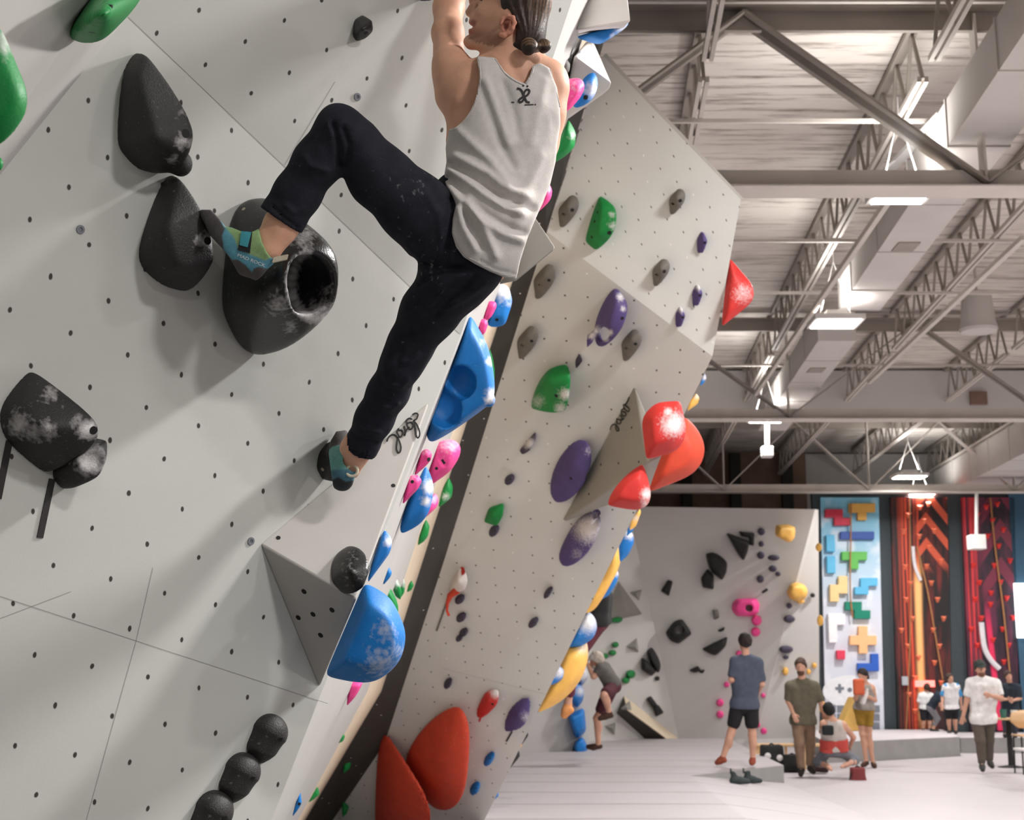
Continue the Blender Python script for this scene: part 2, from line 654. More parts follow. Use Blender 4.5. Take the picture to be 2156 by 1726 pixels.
def line_d2(u, v, pts):
    d = None
    for i in range(len(pts) - 1):
        ax, ay = pts[i]; bx, by = pts[i + 1]
        ex, ey = bx - ax, by - ay
        wx, wy = u - ax, v - ay
        t = np.clip((wx * ex + wy * ey) / max(ex * ex + ey * ey, 1e-9), 0, 1)
        q = (wx - ex * t) ** 2 + (wy - ey * t) ** 2
        d = q if d is None else np.minimum(d, q)
    return d
def bvh_of(o):
    me = o.data
    base = wpos(o)
    V = np.zeros(len(me.vertices) * 3); me.vertices.foreach_get('co', V)
    V = V.reshape(-1, 3) + base
    return BVHTree.FromPolygons([tuple(v) for v in V], [tuple(p.vertices) for p in me.polygons])
def surf(bvh, px, py, lift=0.0):
    r = ray(px, py)
    h = bvh.ray_cast(Vector(CAM), Vector(unit(r)))
    if h[0] is None: return None, None
    p = np.array(h[0]); n = np.array(h[1])
    if n @ (CAM - p) < 0: n = -n
    return p + n * lift, n
def verts_world(o):
    V = np.zeros(len(o.data.vertices) * 3); o.data.vertices.foreach_get('co', V)
    return V.reshape(-1, 3) + wpos(o)
def ribbon(mb, pts, nrm, w, lift=0.001, thick=0.0015):
    """flat painted stroke lying on a surface: points, normals, width"""
    pts = [np.asarray(p, float) for p in pts]
    V, F = [], []
    for i, p in enumerate(pts):
        d = unit(pts[min(i + 1, len(pts) - 1)] - pts[max(i - 1, 0)])
        n = unit(nrm[i]); s = unit(np.cross(d, n))
        ww = w[i] if isinstance(w, (list, tuple)) else w
        for sx, sz in ((-.5, 0), (.5, 0), (.5, 1), (-.5, 1)):
            V.append(p + s * ww * sx + n * (lift * -0.5 + sz * (lift + thick)))
    for i in range(len(pts) - 1):
        for k in range(4):
            F.append((i * 4 + k, i * 4 + (k + 1) % 4, i * 4 + 4 + (k + 1) % 4, i * 4 + 4 + k))
    F.append((3, 2, 1, 0)); e = 4 * (len(pts) - 1); F.append((e, e + 1, e + 2, e + 3))
    mb.add(V, F)
def smooth_line(pts, n=6):
    """Catmull-Rom through the points"""
    pts = [np.asarray(p, float) for p in pts]
    out = []
    for i in range(len(pts) - 1):
        p0, p1, p2, p3 = pts[max(i - 1, 0)], pts[i], pts[i + 1], pts[min(i + 2, len(pts) - 1)]
        for k in range(n):
            t = k / n
            out.append(0.5 * (2 * p1 + (p2 - p0) * t + (2 * p0 - 5 * p1 + 4 * p2 - p3) * t * t + (3 * p1 - p0 - 3 * p2 + p3) * t ** 3))
    out.append(pts[-1])
    return out
# ================================================================== SETTING
WALL_RGB = (205, 203, 198)
M_floor = mat('floor_vinyl', (188, 181, 183), 0.5, 0.03, 1.5)
def seam_floor():
    m = M_floor
    nt = m.node_tree; L = nt.links.new
    b = nt.nodes['Principled BSDF']
    src = b.inputs['Base Color'].links[0].from_socket
    ge = N(nt, 'ShaderNodeNewGeometry', -1500, 600)
    sx = N(nt, 'ShaderNodeSeparateXYZ', -1300, 600)
    L(ge.outputs['Position'], sx.inputs[0])
    nz = N(nt, 'ShaderNodeTexNoise', -1300, 400)
    nz.inputs['Scale'].default_value = 0.8
    L(ge.outputs['Position'], nz.inputs['Vector'])
    ad = N(nt, 'ShaderNodeMath', -1100, 600, operation='MULTIPLY_ADD')
    ad.inputs[1].default_value = 0.25
    L(nz.outputs['Fac'], ad.inputs[0]); L(sx.outputs['Y'], ad.inputs[2])
    dv = N(nt, 'ShaderNodeMath', -950, 600, operation='DIVIDE')
    dv.inputs[1].default_value = 1.5
    L(ad.outputs[0], dv.inputs[0])
    fr = N(nt, 'ShaderNodeMath', -800, 600, operation='FRACT')
    L(dv.outputs[0], fr.inputs[0])
    lt = N(nt, 'ShaderNodeMath', -650, 600, operation='LESS_THAN')
    lt.inputs[1].default_value = 0.075
    L(fr.outputs[0], lt.inputs[0])
    xm = N(nt, 'ShaderNodeMapRange', -800, 800)
    xm.inputs['From Min'].default_value = 4.2
    xm.inputs['From Max'].default_value = 2.2
    L(sx.outputs['X'], xm.inputs['Value'])
    mu = N(nt, 'ShaderNodeMath', -500, 600, operation='MULTIPLY')
    L(lt.outputs[0], mu.inputs[0]); L(xm.outputs[0], mu.inputs[1])
    m2 = N(nt, 'ShaderNodeMath', -400, 500, operation='MULTIPLY')
    m2.inputs[1].default_value = 0.75
    L(mu.outputs[0], m2.inputs[0])
    mx = N(nt, 'ShaderNodeMix', -200, 300, data_type='RGBA')
    L(m2.outputs[0], mx.inputs[0]); L(src, mx.inputs[6])
    mx.inputs[7].default_value = lin((148, 143, 141))
    L(mx.outputs[2], b.inputs['Base Color'])
seam_floor()
mb = MB(); mb.box((4, 15, -0.06), (30, 56, 0.12))
tag(mb.build('floor', M_floor), kind='structure')

mb = MB(); mb.box((-2.0, -1.6, .125), (12.0, 19.4, .25)); tag(mb.build('bounce_cut_mat', mat('mat_grey', (84, 83, 82), .8, .08), bevel=.03), 'dark grey mat below the frame, added to cut floor bounce onto the near wall', 'mat')  # unseen mat added to darken the bounce on the near undersides

# ---- wall planes
PI1 = Plane(P(190, 460, 3.8), camdir(.714, -.065, -.697))
s0, s1 = PI1.hit(268, 35), PI1.hit(970, 705)
sd = unit(s1 - s0)
nb = camdir(.727, -.22, -.651); nb = nb - sd * (nb @ sd)
PI1B = Plane(s0, nb)
e0, e1 = PI1.hit(268, 35), PI1.hit(-350, 804)
PI0 = plane3(e0, e1, P(0, 0, 3.15))
c0, c1 = PI0.hit(199, 0), PI0.hit(-100, 445)
PI0B = plane3(c0, c1, P(-120, -40, 2.35))
PI2 = Plane(P(1250, 700, 9.5), camdir(-.322, -.528, -.785))
f0, f1 = PI2.hit(1152, 488), PI2.hit(1500, 750)
fd = unit(f1 - f0)
nu = camdir(-.12, -.36, -.92); nu = nu - fd * (nu @ fd)
PI2U = Plane(f0, nu)

def lattice(plane, o, p, r):
    O, A, B = plane.hit(*o), plane.hit(*p), plane.hit(*r)
    a, b = A - O, B - O
    G = np.array([[a @ a, a @ b], [a @ b, b @ b]])
    def f(X):
        d = np.asarray(X) - O
        return np.linalg.solve(G, np.array([d @ a, d @ b]))
    return f
class Shell:
    def __init__(self): self.V, self.F, self.U, self.M = [], [], [], []
    def face(self, pts, mi=0, uvf=None):
        o = len(self.V)
        self.V += [np.asarray(p, float) for p in pts]
        self.U += [uvf(p) if uvf else (0.0, 0.0) for p in pts]
        self.F.append(tuple(range(o, o + len(pts)))); self.M.append(mi)
    def pix(self, plane, pix, mi=0, uvf=None):
        self.face([plane.hit(*q) for q in pix], mi, uvf)
    def build(self, name, mats, kind='structure', smooth=False):
        o = mesh(name, self.V, self.F, mats, None, smooth, self.M, uv=self.U)
        return tag(o, kind=kind)
M_w1 = mat_wall('climbing_panel_near', (190, 190, 185), 0.046)
M_w2 = mat_wall('climbing_panel_middle', (212, 212, 208), 0.045, (95, 90, 86), 0.10)
M_plain = mat('panel_paint', (190, 187, 183), 0.6, 0.03, 2.0)
M_seam = mat('panel_joint', (150, 147, 142), 0.8, 0.05)
M_dark = mat_wall('dark_panel', (70, 67, 63), 0.03, (60, 58, 55), 0.45)
M_ply = mat('plywood_edge', (226, 208, 182), 0.6, 0.08, 14)

# ---- near left wall
W1 = Shell()
u1 = lattice(PI1, (188, 516), (267, 452), (229, 633))
W1.pix(PI1, [(268, 35), (970, 705), (572, 1726), (232, 2600), (-350, 2600), (-350, 804)], 0, u1)
u1b = lattice(PI1B, (529, 197), (610, 151), (541, 303))
W1.pix(PI1B, [(268, 35), (970, 705), (1351, -440), (633, -440)], 0, u1b)
u0 = lattice(PI0, (100, 200), (150, 160), (130, 300))
W1.pix(PI0, [(268, 35), (-350, 804), (-350, 817), (-100, 445), (199, 0), (495, -440), (633, -440)], 1)
W1.pix(PI0B, [(199, 0), (-100, 445), (-350, 817), (-350, -440), (495, -440)], 1)
def joint(sh, plane, a, b, w=0.004, mi=2):
    A, B = plane.hit(*a, 0.0008), plane.hit(*b, 0.0008)
    s = unit(np.cross(B - A, plane.n)) * w / 2
    sh.face([A - s, B - s, B + s, A + s], mi)
for a, b in [((0, 1255), (690, 1481)), ((286, 1352), (182, 1726)), ((322, 1195), (286, 1352)), ((0, 1302), (150, 1245))]:
    joint(W1, PI1, a, b, 0.0018)
joint(W1, PI1B, (706, 172), (600, 347), 0.0016)
joint(W1, PI1, (270, 36), (968, 703), 0.0022)

def interp(tab, y):
    ys = [t[1] for t in tab]; xs = [t[0] for t in tab]
    return float(np.interp(y, ys, xs))
L1T = [(1351, -440), (970, 705), (572, 1726), (232, 2600)]
L2T = [(1430, -440), (1041, 705), (803, 1455), (643, 1726), (452, 2050)]
L3T = [(1440, -440), (1300, -10), (1230, 230), (1129, 560), (935, 1180), (817, 1543), (795, 1587), (701, 1726), (500, 2010)]
def L1p(y):
    return (PI1B if y < 705 else PI1).hit(interp(L1T, y), y)
def W2d(x, y):
    return (PI2U if y < 488 else PI2).depth(x, y)
def L2p(y):
    # the outer edge of the narrow face is one straight line in space
    i0, i1 = 1 / (W2d(1237, 200) - .22), 1 / (PI2.depth(800, 1500) - .22)
    return P(interp(L2T, y), y, 1 / (i0 + (i1 - i0) * (y - 200) / 1300.0))
def L3p(y):
    x = interp(L3T, y)
    return (PI2U if y < 488 else PI2).hit(x, y)
W1.build('wall_left', [M_w1, M_plain, M_seam, M_ply])
# the narrow pale face seen almost edge-on, with its plywood border
ys, nsub = np.concatenate([np.linspace(-440, 705, 9)[:-1], np.linspace(705, 1455, 9)[:-1], np.linspace(1455, 2000, 7)]), 14
NV, NF, NM = [], [], []
js = [0, .08, .16, .24, .32, .4, .48, .55, .56, .64, .72, .8, .9, 1.0]
for y in ys:
    a, b = L1p(y), L2p(y)
    NV += [a * (1 - t) + b * t for t in js]
NV += [L1p(2600) * (1 - t) + L2p(2000) * t for t in js]
ys = list(ys) + [2600]
nj = len(js)
for i in range(len(ys) - 1):
    for q in range(nj - 1):
        NF.append((i * nj + q, i * nj + q + 1, (i + 1) * nj + q + 1, (i + 1) * nj + q)); NM.append(1 if js[q] > .549 else 0)
tag(mesh('wall_left', NV, NF, [M_plain, M_ply], None, True, NM), kind='structure')
# plane that the holds of the narrow grazing face sit on
def N_plane(y):
    return plane3(L1p(y - 60), L1p(y + 60), L2p(y))

# ---- middle wall, behind the dark reveal
W2 = Shell()
u2 = lattice(PI2, (1041.5, 1195.5), (1082, 1201), (1043.9, 1232))
u2u = lattice(PI2U, (1223.5, 273.6), (1258.5, 300.8), (1231.8, 327.8))
W2.pix(PI2, [(1152, 488), (1500, 750), (1020, 1726), (880, 2010), (500, 2010), (701, 1726), (795, 1587), (817, 1543), (935, 1180), (1129, 560)], 0, u2)
W2.pix(PI2U, [(1152, 488), (1500, 750), (1560, 420), (1270, 118), (1100, -60), (1300, -10)][:4], 0, u2u)
W2.pix(PI2U, [(1270, 118), (1560, 420), (1566, 418), (1276, 112)], 2)
joint(W2, PI2, (932, 1407), (1150, 1462), 0.006, 2)
rows3 = [-440, -10, 230, 389, 488, 560, 732, 890, 1063, 1180, 1315, 1455, 1492, 1543, 1587, 1726, 2000]
u3 = lattice(PI2, (1041.5, 1195.5), (1082, 1201), (1043.9, 1232))
for y0, y1 in zip(rows3[:-1], rows3[1:]):
    W2.face([L2p(y0), L3p(y0), L3p(y1), L2p(y1)], 1, u3)
for (pa, pb, pl) in [((1560, 420), (1500, 750), PI2U), ((1500, 750), (1020, 1726), PI2), ((1020, 1726), (880, 2010), PI2)]:
    A, B = pl.hit(*pa), pl.hit(*pb)
    W2.face([A, B, B + unit(ray(*pb)) * 2.2 + np.array([-.12, 0, 0]), A + unit(ray(*pa)) * 2.2 + np.array([-.12, 0, 0])], 2)
W2.build('wall_center', [M_w2, M_dark, M_plain])

# ---- far boulder walls
WB = Shell()
M_wb = mat('far_panel_paint', (198, 194, 190), 0.6, 0.03, 1.2)
FAr = Pz(1237, 1607, 0.02); FAl = Pz(1010, 1616, 0.02)
FAt = np.array([0.1, -1.1, 3.2])
WB.face([FAl, FAr, FAr + FAt, FAl + FAt])
WB.face([FAr, FAr + np.array([-.25, 3.0, 0]), FAr + FAt + np.array([-.25, 3.0, 0]), FAr + FAt])
FBr = Pz(1429, 1556, 0.2); FBl = Pz(1010, 1580, 0.2)
FCt = Py(1322, 1066, FBr[1] - 1.1)
FBt = Py(1000, 1050, FBl[1] - 1.0)
WB.face([FBl, FBr, FCt, FBt])
FCr = Pz(1590, 1556, 0.2)
FDt = Py(1716, 1072, FCr[1] - 1.1)
WB.face([FBr, FCr, FDt, FCt])
FDr = Pz(1733, 1553, 0.2) + np.array([0, 0.35, 0])
FDtr = Py(1723, 1073, FDt[1] + 0.15)
WB.face([FCr, FDr, FDtr, FDt])
WB.face([FDr, FDr + np.array([-.3, 2.5, 0]), FDtr + np.array([-.3, 2.5, 0]), FDtr])
WB.face([FCt, FDt, FDtr, FDtr + np.array([-.3, 2.5, 0]), FCt + np.array([0, 2.5, 0])])
for a, b in ((FBl, FBr), (FBr, FCr), (FCr, FDr)):
    WB.face([a, np.array([a[0], a[1], -.02]), np.array([b[0], b[1], -.02]), b])
WB.build('wall_back', [M_wb])
PFA = plane3(FAl, FAr, FAr + FAt); PFB = plane3(FBl, FBr, FCt); PFC = plane3(FBr, FCr, FCt); PFD = plane3(FCr, FDr, FDt)

# ---- room shell
M_white = mat('bulkhead_paint', (214, 210, 206), 0.7, 0.03, 1.0)
M_brown = mat('brown_boards', (132, 106, 92), 0.7, 0.2, 2.0)
YB = 35.5
mb = MB()
xl, xr = Py(1692, 1000, YB)[0], 16.0
mb.box(((xl + xr) / 2, YB + .1, 3.5), (xr - xl, .2, 7.0), mi=0)
tag(mb.build('wall_back', M_white), kind='structure')
mb = MB(); mb.box(((xl - 8) / 2 - .0, YB - .2, 3.5), (xl + 8, .2, 7.0))
tag(mb.build('wall_back', M_brown), kind='structure')
mb = MB(); mb.box((16.1, 14, 3.5), (.2, 44, 7.0)); tag(mb.build('wall_right', M_white), kind='structure')
Z0 = Py(1800, 872, 25.5)[2]
mb = MB(); mb.box((6.5, 25.6, (Z0 + 7.0) / 2), (18, .25, 7.0 - Z0)); tag(mb.build('wall_bulkhead', M_white), kind='structure')

M_deck = bpy.data.materials.new('roof_deck_planks'); M_deck.use_nodes = True
def deck_nodes():
    nt = M_deck.node_tree; L = nt.links.new; b = nt.nodes['Principled BSDF']
    tc = N(nt, 'ShaderNodeTexCoord', -1500, 0)
    mp = N(nt, 'ShaderNodeMapping', -1300, 0); mp.inputs['Scale'].default_value = (0.5, 5.5, 1)
    L(tc.outputs['Object'], mp.inputs[0])
    n1 = N(nt, 'ShaderNodeTexNoise', -1100, 0); n1.inputs['Scale'].default_value = 1.6; n1.inputs['Detail'].default_value = 8; n1.inputs['Roughness'].default_value = 0.7
    L(mp.outputs[0], n1.inputs['Vector'])
    r1 = N(nt, 'ShaderNodeValToRGB', -900, 0)
    r1.color_ramp.elements[0].position = 0.33; r1.color_ramp.elements[0].color = lin((132, 119, 107))
    r1.color_ramp.elements[1].position = 0.5; r1.color_ramp.elements[1].color = lin((236, 228, 220))
    L(n1.outputs['Fac'], r1.inputs[0])
    n2 = N(nt, 'ShaderNodeTexNoise', -1100, -300); n2.inputs['Scale'].default_value = 0.45; n2.inputs['Detail'].default_value = 3
    L(tc.outputs['Object'], n2.inputs['Vector'])
    r2 = N(nt, 'ShaderNodeValToRGB', -900, -300)
    r2.color_ramp.elements[0].position = 0.35; r2.color_ramp.elements[1].position = 0.65
    r2.color_ramp.elements[0].color = lin((150, 140, 130)); r2.color_ramp.elements[1].color = (1, 1, 1, 1)
    L(n2.outputs['Fac'], r2.inputs[0])
    mx = N(nt, 'ShaderNodeMix', -500, 0, data_type='RGBA', blend_type='MULTIPLY'); mx.inputs[0].default_value = 0.35
    L(r1.outputs[0], mx.inputs[6]); L(r2.outputs[0], mx.inputs[7])
    L(mx.outputs[2], b.inputs['Base Color'])
    b.inputs['Roughness'].default_value = 0.8
deck_nodes()
ZD = 7.05
mb = MB(); mb.box((5, 14, ZD + .1), (28, 44, .2))
tag(mb.build('ceiling', M_deck, origin=(0, 0, ZD)), kind='structure')

# ================================================================== CEILING STEELWORK
M_steel = mat('painted_steel', (212, 204, 196), 0.55, 0.06, 3.0)
M_steel2 = mat('painted_steel_dull', (158, 149, 140), 0.6, 0.08, 3.0)
M_duct = mat('painted_duct', (205, 199, 194), 0.5, 0.04, 2.0)
def truss(Y, zb, x0, x1, nodes, name, label, dark=False):
    t = empty('roof_truss', ((x0 + x1) / 2, Y, zb), label, 'truss', 'roof trusses across the hall')
    zt = ZD - 0.12
    c = MB()                                   # bottom chord: double angle with a wide lower flange
    c.box(((x0 + x1) / 2, Y, zb + .006), (x1 - x0, .30, .014))
    c.box(((x0 + x1) / 2, Y - .02, zb + .09), (x1 - x0, .02, .17)); c.box(((x0 + x1) / 2, Y + .03, zb + .09), (x1 - x0, .02, .17))
    c.build('bottom_chord', M_steel, t)
    c = MB(); c.box(((x0 + x1) / 2, Y, zt), (x1 - x0, .22, .02)); c.box(((x0 + x1) / 2, Y, zt - .09), (x1 - x0, .05, .18))
    c.build('top_chord', M_steel2, t)
    for (xa, za, xb, zb2, w) in nodes:
        m = MB()
        a = np.array([xa, Y, zb + .05 if za == 0 else zt - .05]); b = np.array([xb, Y, zb + .05 if zb2 == 0 else zt - .05])
        m.bar(a + [0, -.035, 0], b + [0, -.035, 0], .02, w, up=(0, 1, 0)); m.bar(a + [0, .035, 0], b + [0, .035, 0], .02, w, up=(0, 1, 0))
        m.build('web_member', M_steel2 if w > .1 else M_steel, t)
    return t
Y1 = 10.98
zb1 = Py(1800, 404, Y1)[2]
xn = lambda px, Y, y: Py(px, y, Y)[0]
bT, bB = xn(1562, Y1, 5), xn(2072, Y1, 375)
st = bB - bT
nodes1 = []
for k in range(-1, 4):
    xt = bT + 2 * st * k
    nodes1 += [(xt, 1, xt + st, 0, .19), (xt, 1, xt - st, 0, .19)]
    nodes1.append((xt + st, 0, xt + st - .02, 1, .07))
truss(Y1, zb1, -2.0, 15.5, nodes1, 'a', 'nearest roof truss, its lower flange meeting the upper corner of the middle climbing wall')
Y2 = 21.4
zb2 = Py(1800, 885, Y2)[2]
bB2, bT2 = xn(1660, Y2, 860), xn(1925, Y2, 665)
st2 = bT2 - bB2
nodes2 = []
for k in range(-2, 4):
    xb = bB2 + 2 * st2 * k
    nodes2 += [(xb, 0, xb + st2, 1, .13), (xb, 0, xb - st2, 1, .13), (xb, 0, xb, 1, .06)]
truss(Y2, zb2, -4.0, 15.5, nodes2, 'b', 'second roof truss, crossing in front of the white bulkhead halfway down the hall')
Y3 = 30.2
zb3 = Py(1800, 1037, Y3)[2]
bB3 = xn(1830, Y3, 1030)
nodes3 = []
for k in range(-2, 3):
    xb = bB3 + 3.1 * k
    nodes3 += [(xb, 0, xb + 1.55, 1, .1), (xb, 0, xb - 1.55, 1, .1), (xb, 0, xb, 1, .05)]
truss(Y3, zb3, -4.0, 15.5, nodes3, 'c', 'farthest roof truss, just above the coloured rope climbing panels')

def cor(xp, y, z):
    """point at corridor offset xp (m to the right of the axis through the camera), distance y, height z"""
    return np.array([xp + CORR[0] / CORR[1] * y, y, z])
jl = ['first', 'second', 'third', 'fourth', 'fifth']
for k in range(5):
    xp = 0.96 + 1.83 * k
    for (ya, yb, bay, bl) in [(3.6, 10.8, 0, 'in front of the nearest truss'), (11.2, 21.2, 1, 'between the first two trusses'), (21.6, 25.4, 2, 'just before the bulkhead'), (25.8, 35.0, 3, 'far behind the bulkhead')]:
        j = empty('bar_joist', cor(xp, (ya + yb) / 2, ZD - .6), jl[k] + ' open-web joist from the left, ' + bl, 'joist', 'open-web roof joists')
        zt, zb = ZD - .06, ZD - .62
        m = MB(); m.bar(cor(xp, ya, zt), cor(xp, yb, zt), .09, .05); m.build('top_chord', M_steel2, j)
        m = MB()
        for s in (-.03, .03): m.bar(cor(xp + s, ya, zb), cor(xp + s, yb, zb), .035, .05)
        m.build('bottom_chord', M_steel, j)
        m = MB(); n = max(2, int((yb - ya) / .62)); q = (yb - ya) / n
        for i in range(n):
            m.bar(cor(xp, ya + i * q, zb), cor(xp, ya + (i + .5) * q, zt), .028); m.bar(cor(xp, ya + (i + .5) * q, zt), cor(xp, ya + (i + 1) * q, zb), .028)
        m.build('zigzag_web', M_steel2, j)
brl = [(240, 1700, 1450, 'thin bridging bar above the nearest roof truss'), (495, 1700, 0, 'thin bridging bar level with the first duct vent'),
       (606, 1700, 0, 'thin bridging bar level with the red hold on the wall edge'), (760, 1600, 0, 'thin bridging bar close to the second truss')]
for py, px, _, lb in brl:
    p = Pz(px, py, ZD - .6)
    m = MB(); m.bar((0.2, p[1], ZD - .667), (9.5, p[1], ZD - .667), .035); o = m.build('bridging_bar', M_steel); tag(o, lb, 'bar', 'bridging bars')

# ---- ducts
def duct(ya, yb, label, xp=2.97, zb=None, w=.50, hgt=.40, vents=()):
    zb = 1.54 + 4.3 if zb is None else zb
    d = empty('air_duct', cor(xp, ya, zb), label, 'duct', 'rectangular air ducts')
    m = MB()
    a, b = cor(xp, ya, zb), cor(xp, yb, zb)
    V = []
    for p in (a, b):
        for dx, dz in ((0, 0), (w, 0), (w, hgt), (0, hgt)):
            V.append(p + np.array([dx, 0, dz]))
    m.add(V, [(0, 1, 2, 3), (7, 6, 5, 4), (0, 4, 5, 1), (1, 5, 6, 2), (2, 6, 7, 3), (3, 7, 4, 0)])
    m.build('casing', M_duct, d)
    y = ya + 1.2
    while y < yb - .3:
        m = MB(); m.box(cor(xp + w / 2, y, zb + hgt / 2), (w + .025, .03, hgt + .025)); m.build('seam_flange', M_duct, d); y += 1.5
    for yv in vents:
        v = MB(); v.box(cor(xp + w * .5, yv, zb - .006), (.22, .3, .014)); v.build('vent', M_steel2, d)
        for q in range(5):
            pass
    return d
duct(4.0, 16.6, 'painted square duct with a vent, running through the nearest truss', vents=(14.0,))
duct(18.2, 25.2, 'painted square duct running into the white bulkhead', vents=(20.0,))
duct(26.5, 34.0, 'wide sloping duct behind the bulkhead on the right', xp=8.2, zb=5.68, w=1.3, hgt=.66)
# conduit rails along the hall
m = MB(); m.bar(Pz(2156, 500, 5.9), Pz(1830, 805, 5.9), .06, .05); tag(m.build('strut_rail', M_steel), 'long strut rail slanting right of the ducts', 'rail')
m = MB(); m.bar(Pz(1880, 408, 5.75), Pz(1590, 830, 5.75), .05, .06); m.bar(Pz(1885, 408, 5.95), Pz(1600, 815, 5.95), .03, .03)
tag(m.build('strut_rail', M_steel), 'strut rail carrying the row of hall lights', 'rail')

# ---- lights
M_glow = mat_emit('lamp_lens', (255, 250, 244), 9.0)
M_case = mat('lamp_case', (222, 218, 214), 0.5, 0.03)
M_wire = mat('white_cable', (225, 222, 218), 0.5, 0.03)
def fixture(c, label, group='rectangular high bay lights', w=.5, dy=.42):
    f = empty('ceiling_light', c, label, 'light', group)
    c = np.asarray(c, float)
    m = MB(); m.box(c + [0, 0, .035], (w + .08, dy + .08, .06)); m.box(c + [0, 0, .10], (w * .5, dy * .6, .08)); m.build('housing', M_case, f)
    m = MB(); m.box(c + [0, 0, 0], (w, dy, .012)); m.build('lens', M_glow, f)
    m = MB()
    for s in (-1, 1): m.tube([c + [s * w * .35, 0, .13], c + [0, 0, .75]], .006, 6)
    m.tube([c + [0, 0, .75], [c[0], c[1], ZD - .62]], .006, 6)
    m.build('hanger', M_wire, f)
    return f
FL = [(1900, 412, 'hall light right under the nearest truss flange', .43), (1760, 682, 'hall light between the first two trusses', .5), (1615, 885, 'hall light below the second truss with a white pendant hanging under it', .5),
      (1915, 1005, 'far hall light above the orange rope panel, upper one', .6), (1937, 1043, 'farthest hall light, against the top of the orange rope panel', .55)]
for px, py, lb, w in FL:
    p = Pz(px, py, LAMP_Z)
    fixture(p, lb, w=w)
    lamp(p[0], p[1], LAMP_Z - .03, 125, .5)
    up_ = lamp(p[0], p[1], LAMP_Z + .17, 15, .4, 'lamp_uplight'); up_.rotation_euler = (math.pi, 0, 0)   # these fixtures throw part of their light up on the deck
for (x, y, pw) in LAMPS:
    side = 'right row' if x > 6 else 'left row'
    fixture((x, y, LAMP_Z), 'out of view hall light, ' + side + ', %d metres %s the photographer' % (abs(round(y)), 'behind' if y < 0 else 'ahead of'))
# pendants (sensor boxes on rods)
def pendant(px, y0, y1, yb, wpx, Y, label):
    r = empty('pendant_box', Py(px, yb, Y), label, 'pendant')
    m = MB(); m.tube([Py(px, y0, Y), Py(px, y1, Y)], .035, 10); m.build('rod', M_wire, r)
    s = wpx * Y / FPX
    m = MB(); m.box((Py(px, y1, Y) + Py(px, yb, Y)) / 2, (s, s, abs(yb - y1) * Y / FPX)); m.build('box', M_case, r, bevel=.02)
pendant(1615, 887, 940, 963, 24, Pz(1615, 885, LAMP_Z)[1], 'white pendant box under the light below the second truss')
pendant(2056, 1036, 1126, 1157, 32, Y3, 'white box on a long rod in front of the purple rope panel')
# cable coil lit by the near fixture
q = Pz(1917, 325, 6.35)
cr = empty('cable_coil', q, 'coiled white cable hanging on the joist above the nearest hall light', 'cable')
m = MB(); ring = [q + np.array([math.cos(a) * .075, 0.02 * math.sin(3 * a), math.sin(a) * .085]) for a in np.linspace(0, 6.2, 26)]
m.tube(ring, .016, 8); m.build('coil', M_wire, cr, smooth=True)
m = MB(); m.tube(smooth_line([q + [0.03, 0, .08], q + [-.06, 0, .17], q + [-.03, 0, .32]]), .012, 8); m.tube(smooth_line([q + [-.07, 0, -.02], q + [-.2, 0, -.1], q + [-.28, 0, -.22]]), .012, 8)
m.build('loose_end', M_wire, cr, smooth=True)
m = MB(); m.bar(Pz(1870, 360, 6.3), Pz(1985, 240, 6.3), .10, .04); m.bar(Pz(1955, 290, 6.3), Pz(2000, 350, 6.3), .16, .03)  # white bars: uplight on the joist put in as pale steel
tag(m.build('uplit_bars', M_wire), 'white bars put in for uplit steel behind the diagonal of the nearest truss', 'tray')
m = MB(); p = Py(2060, 838, 25.4); m.box(p, (.30, .08, .24)); tag(m.build('wall_vent', M_brown), 'small dark vent grille on the white bulkhead', 'vent')
q = Pz(2060, 690, 6.2)
cn = empty('fan_heater', q, 'round canister fan hanging right of the ducts', 'fan')
m = MB(); m.lathe([(.02, .5), (.2, .48), (.23, .1), (.26, -.02), (.24, -.06), (.05, -.08)], q, n=24); m.build('drum', M_duct, cn, smooth=True)
m = MB(); m.tube([q + [0, 0, .48], [q[0], q[1], ZD]], .02, 8); m.build('hanger', M_steel, cn)
for px, lb in [(1445, 'dark steel post on the brown wall, left one'), (1548, 'dark steel post on the brown wall, middle one'), (1657, 'dark steel post on the brown wall, right one beside the white wall')]:
    p = Py(px, 1020, YB - .4)
    m = MB(); m.box((p[0], YB - .42, 3.5), (.26, .2, 6.9)); tag(m.build('steel_post', mat('post_black', (38, 36, 34), .6)), lb, 'post', 'dark posts on the brown wall')
# ================================================================== HOLDS AND VOLUMES
M_black = mat('black_hold', (40, 38, 38), 0.55, 0.12, 20, 0.5, 220, chalk=True)
M_blackgloss = mat('black_gloss_hold', (34, 33, 33), 0.28, 0.1, 20, 0.2, 200, chalk=True)
M_grey = mat('grey_hold', (112, 108, 102), 0.65, 0.1, 16, 0.3, 200, chalk=True)
M_purple = mat('purple_hold', (80, 66, 118), 0.6, 0.1, 16, 0.3, 200, chalk=True)
M_plum = mat('plum_hold', (66, 60, 78), 0.6, 0.1, 16, 0.2, 200, chalk=True)
M_green = mat('green_hold', (8, 128, 58), 0.5, 0.1, 12, 0.2, 200, chalk=True)
M_blue = mat('blue_hold', (22, 118, 196), 0.5, 0.1, 12, 0.2, 200, chalk=True)
M_pink = mat('pink_hold', (244, 74, 150), 0.5, 0.08, 12, 0.2, 200, chalk=True)
M_red = mat('red_hold', (196, 46, 42), 0.55, 0.08, 12, 0.25, 200, chalk=True)
M_orange = mat('red_orange_hold', (206, 70, 46), 0.6, 0.08, 12, 0.3, 200, chalk=True)
M_yellow = mat('yellow_hold', (244, 188, 92), 0.55, 0.08, 10, 0.2, 200, chalk=True)
M_white = mat('white_hold', (226, 220, 218), 0.6, 0.05, 12)
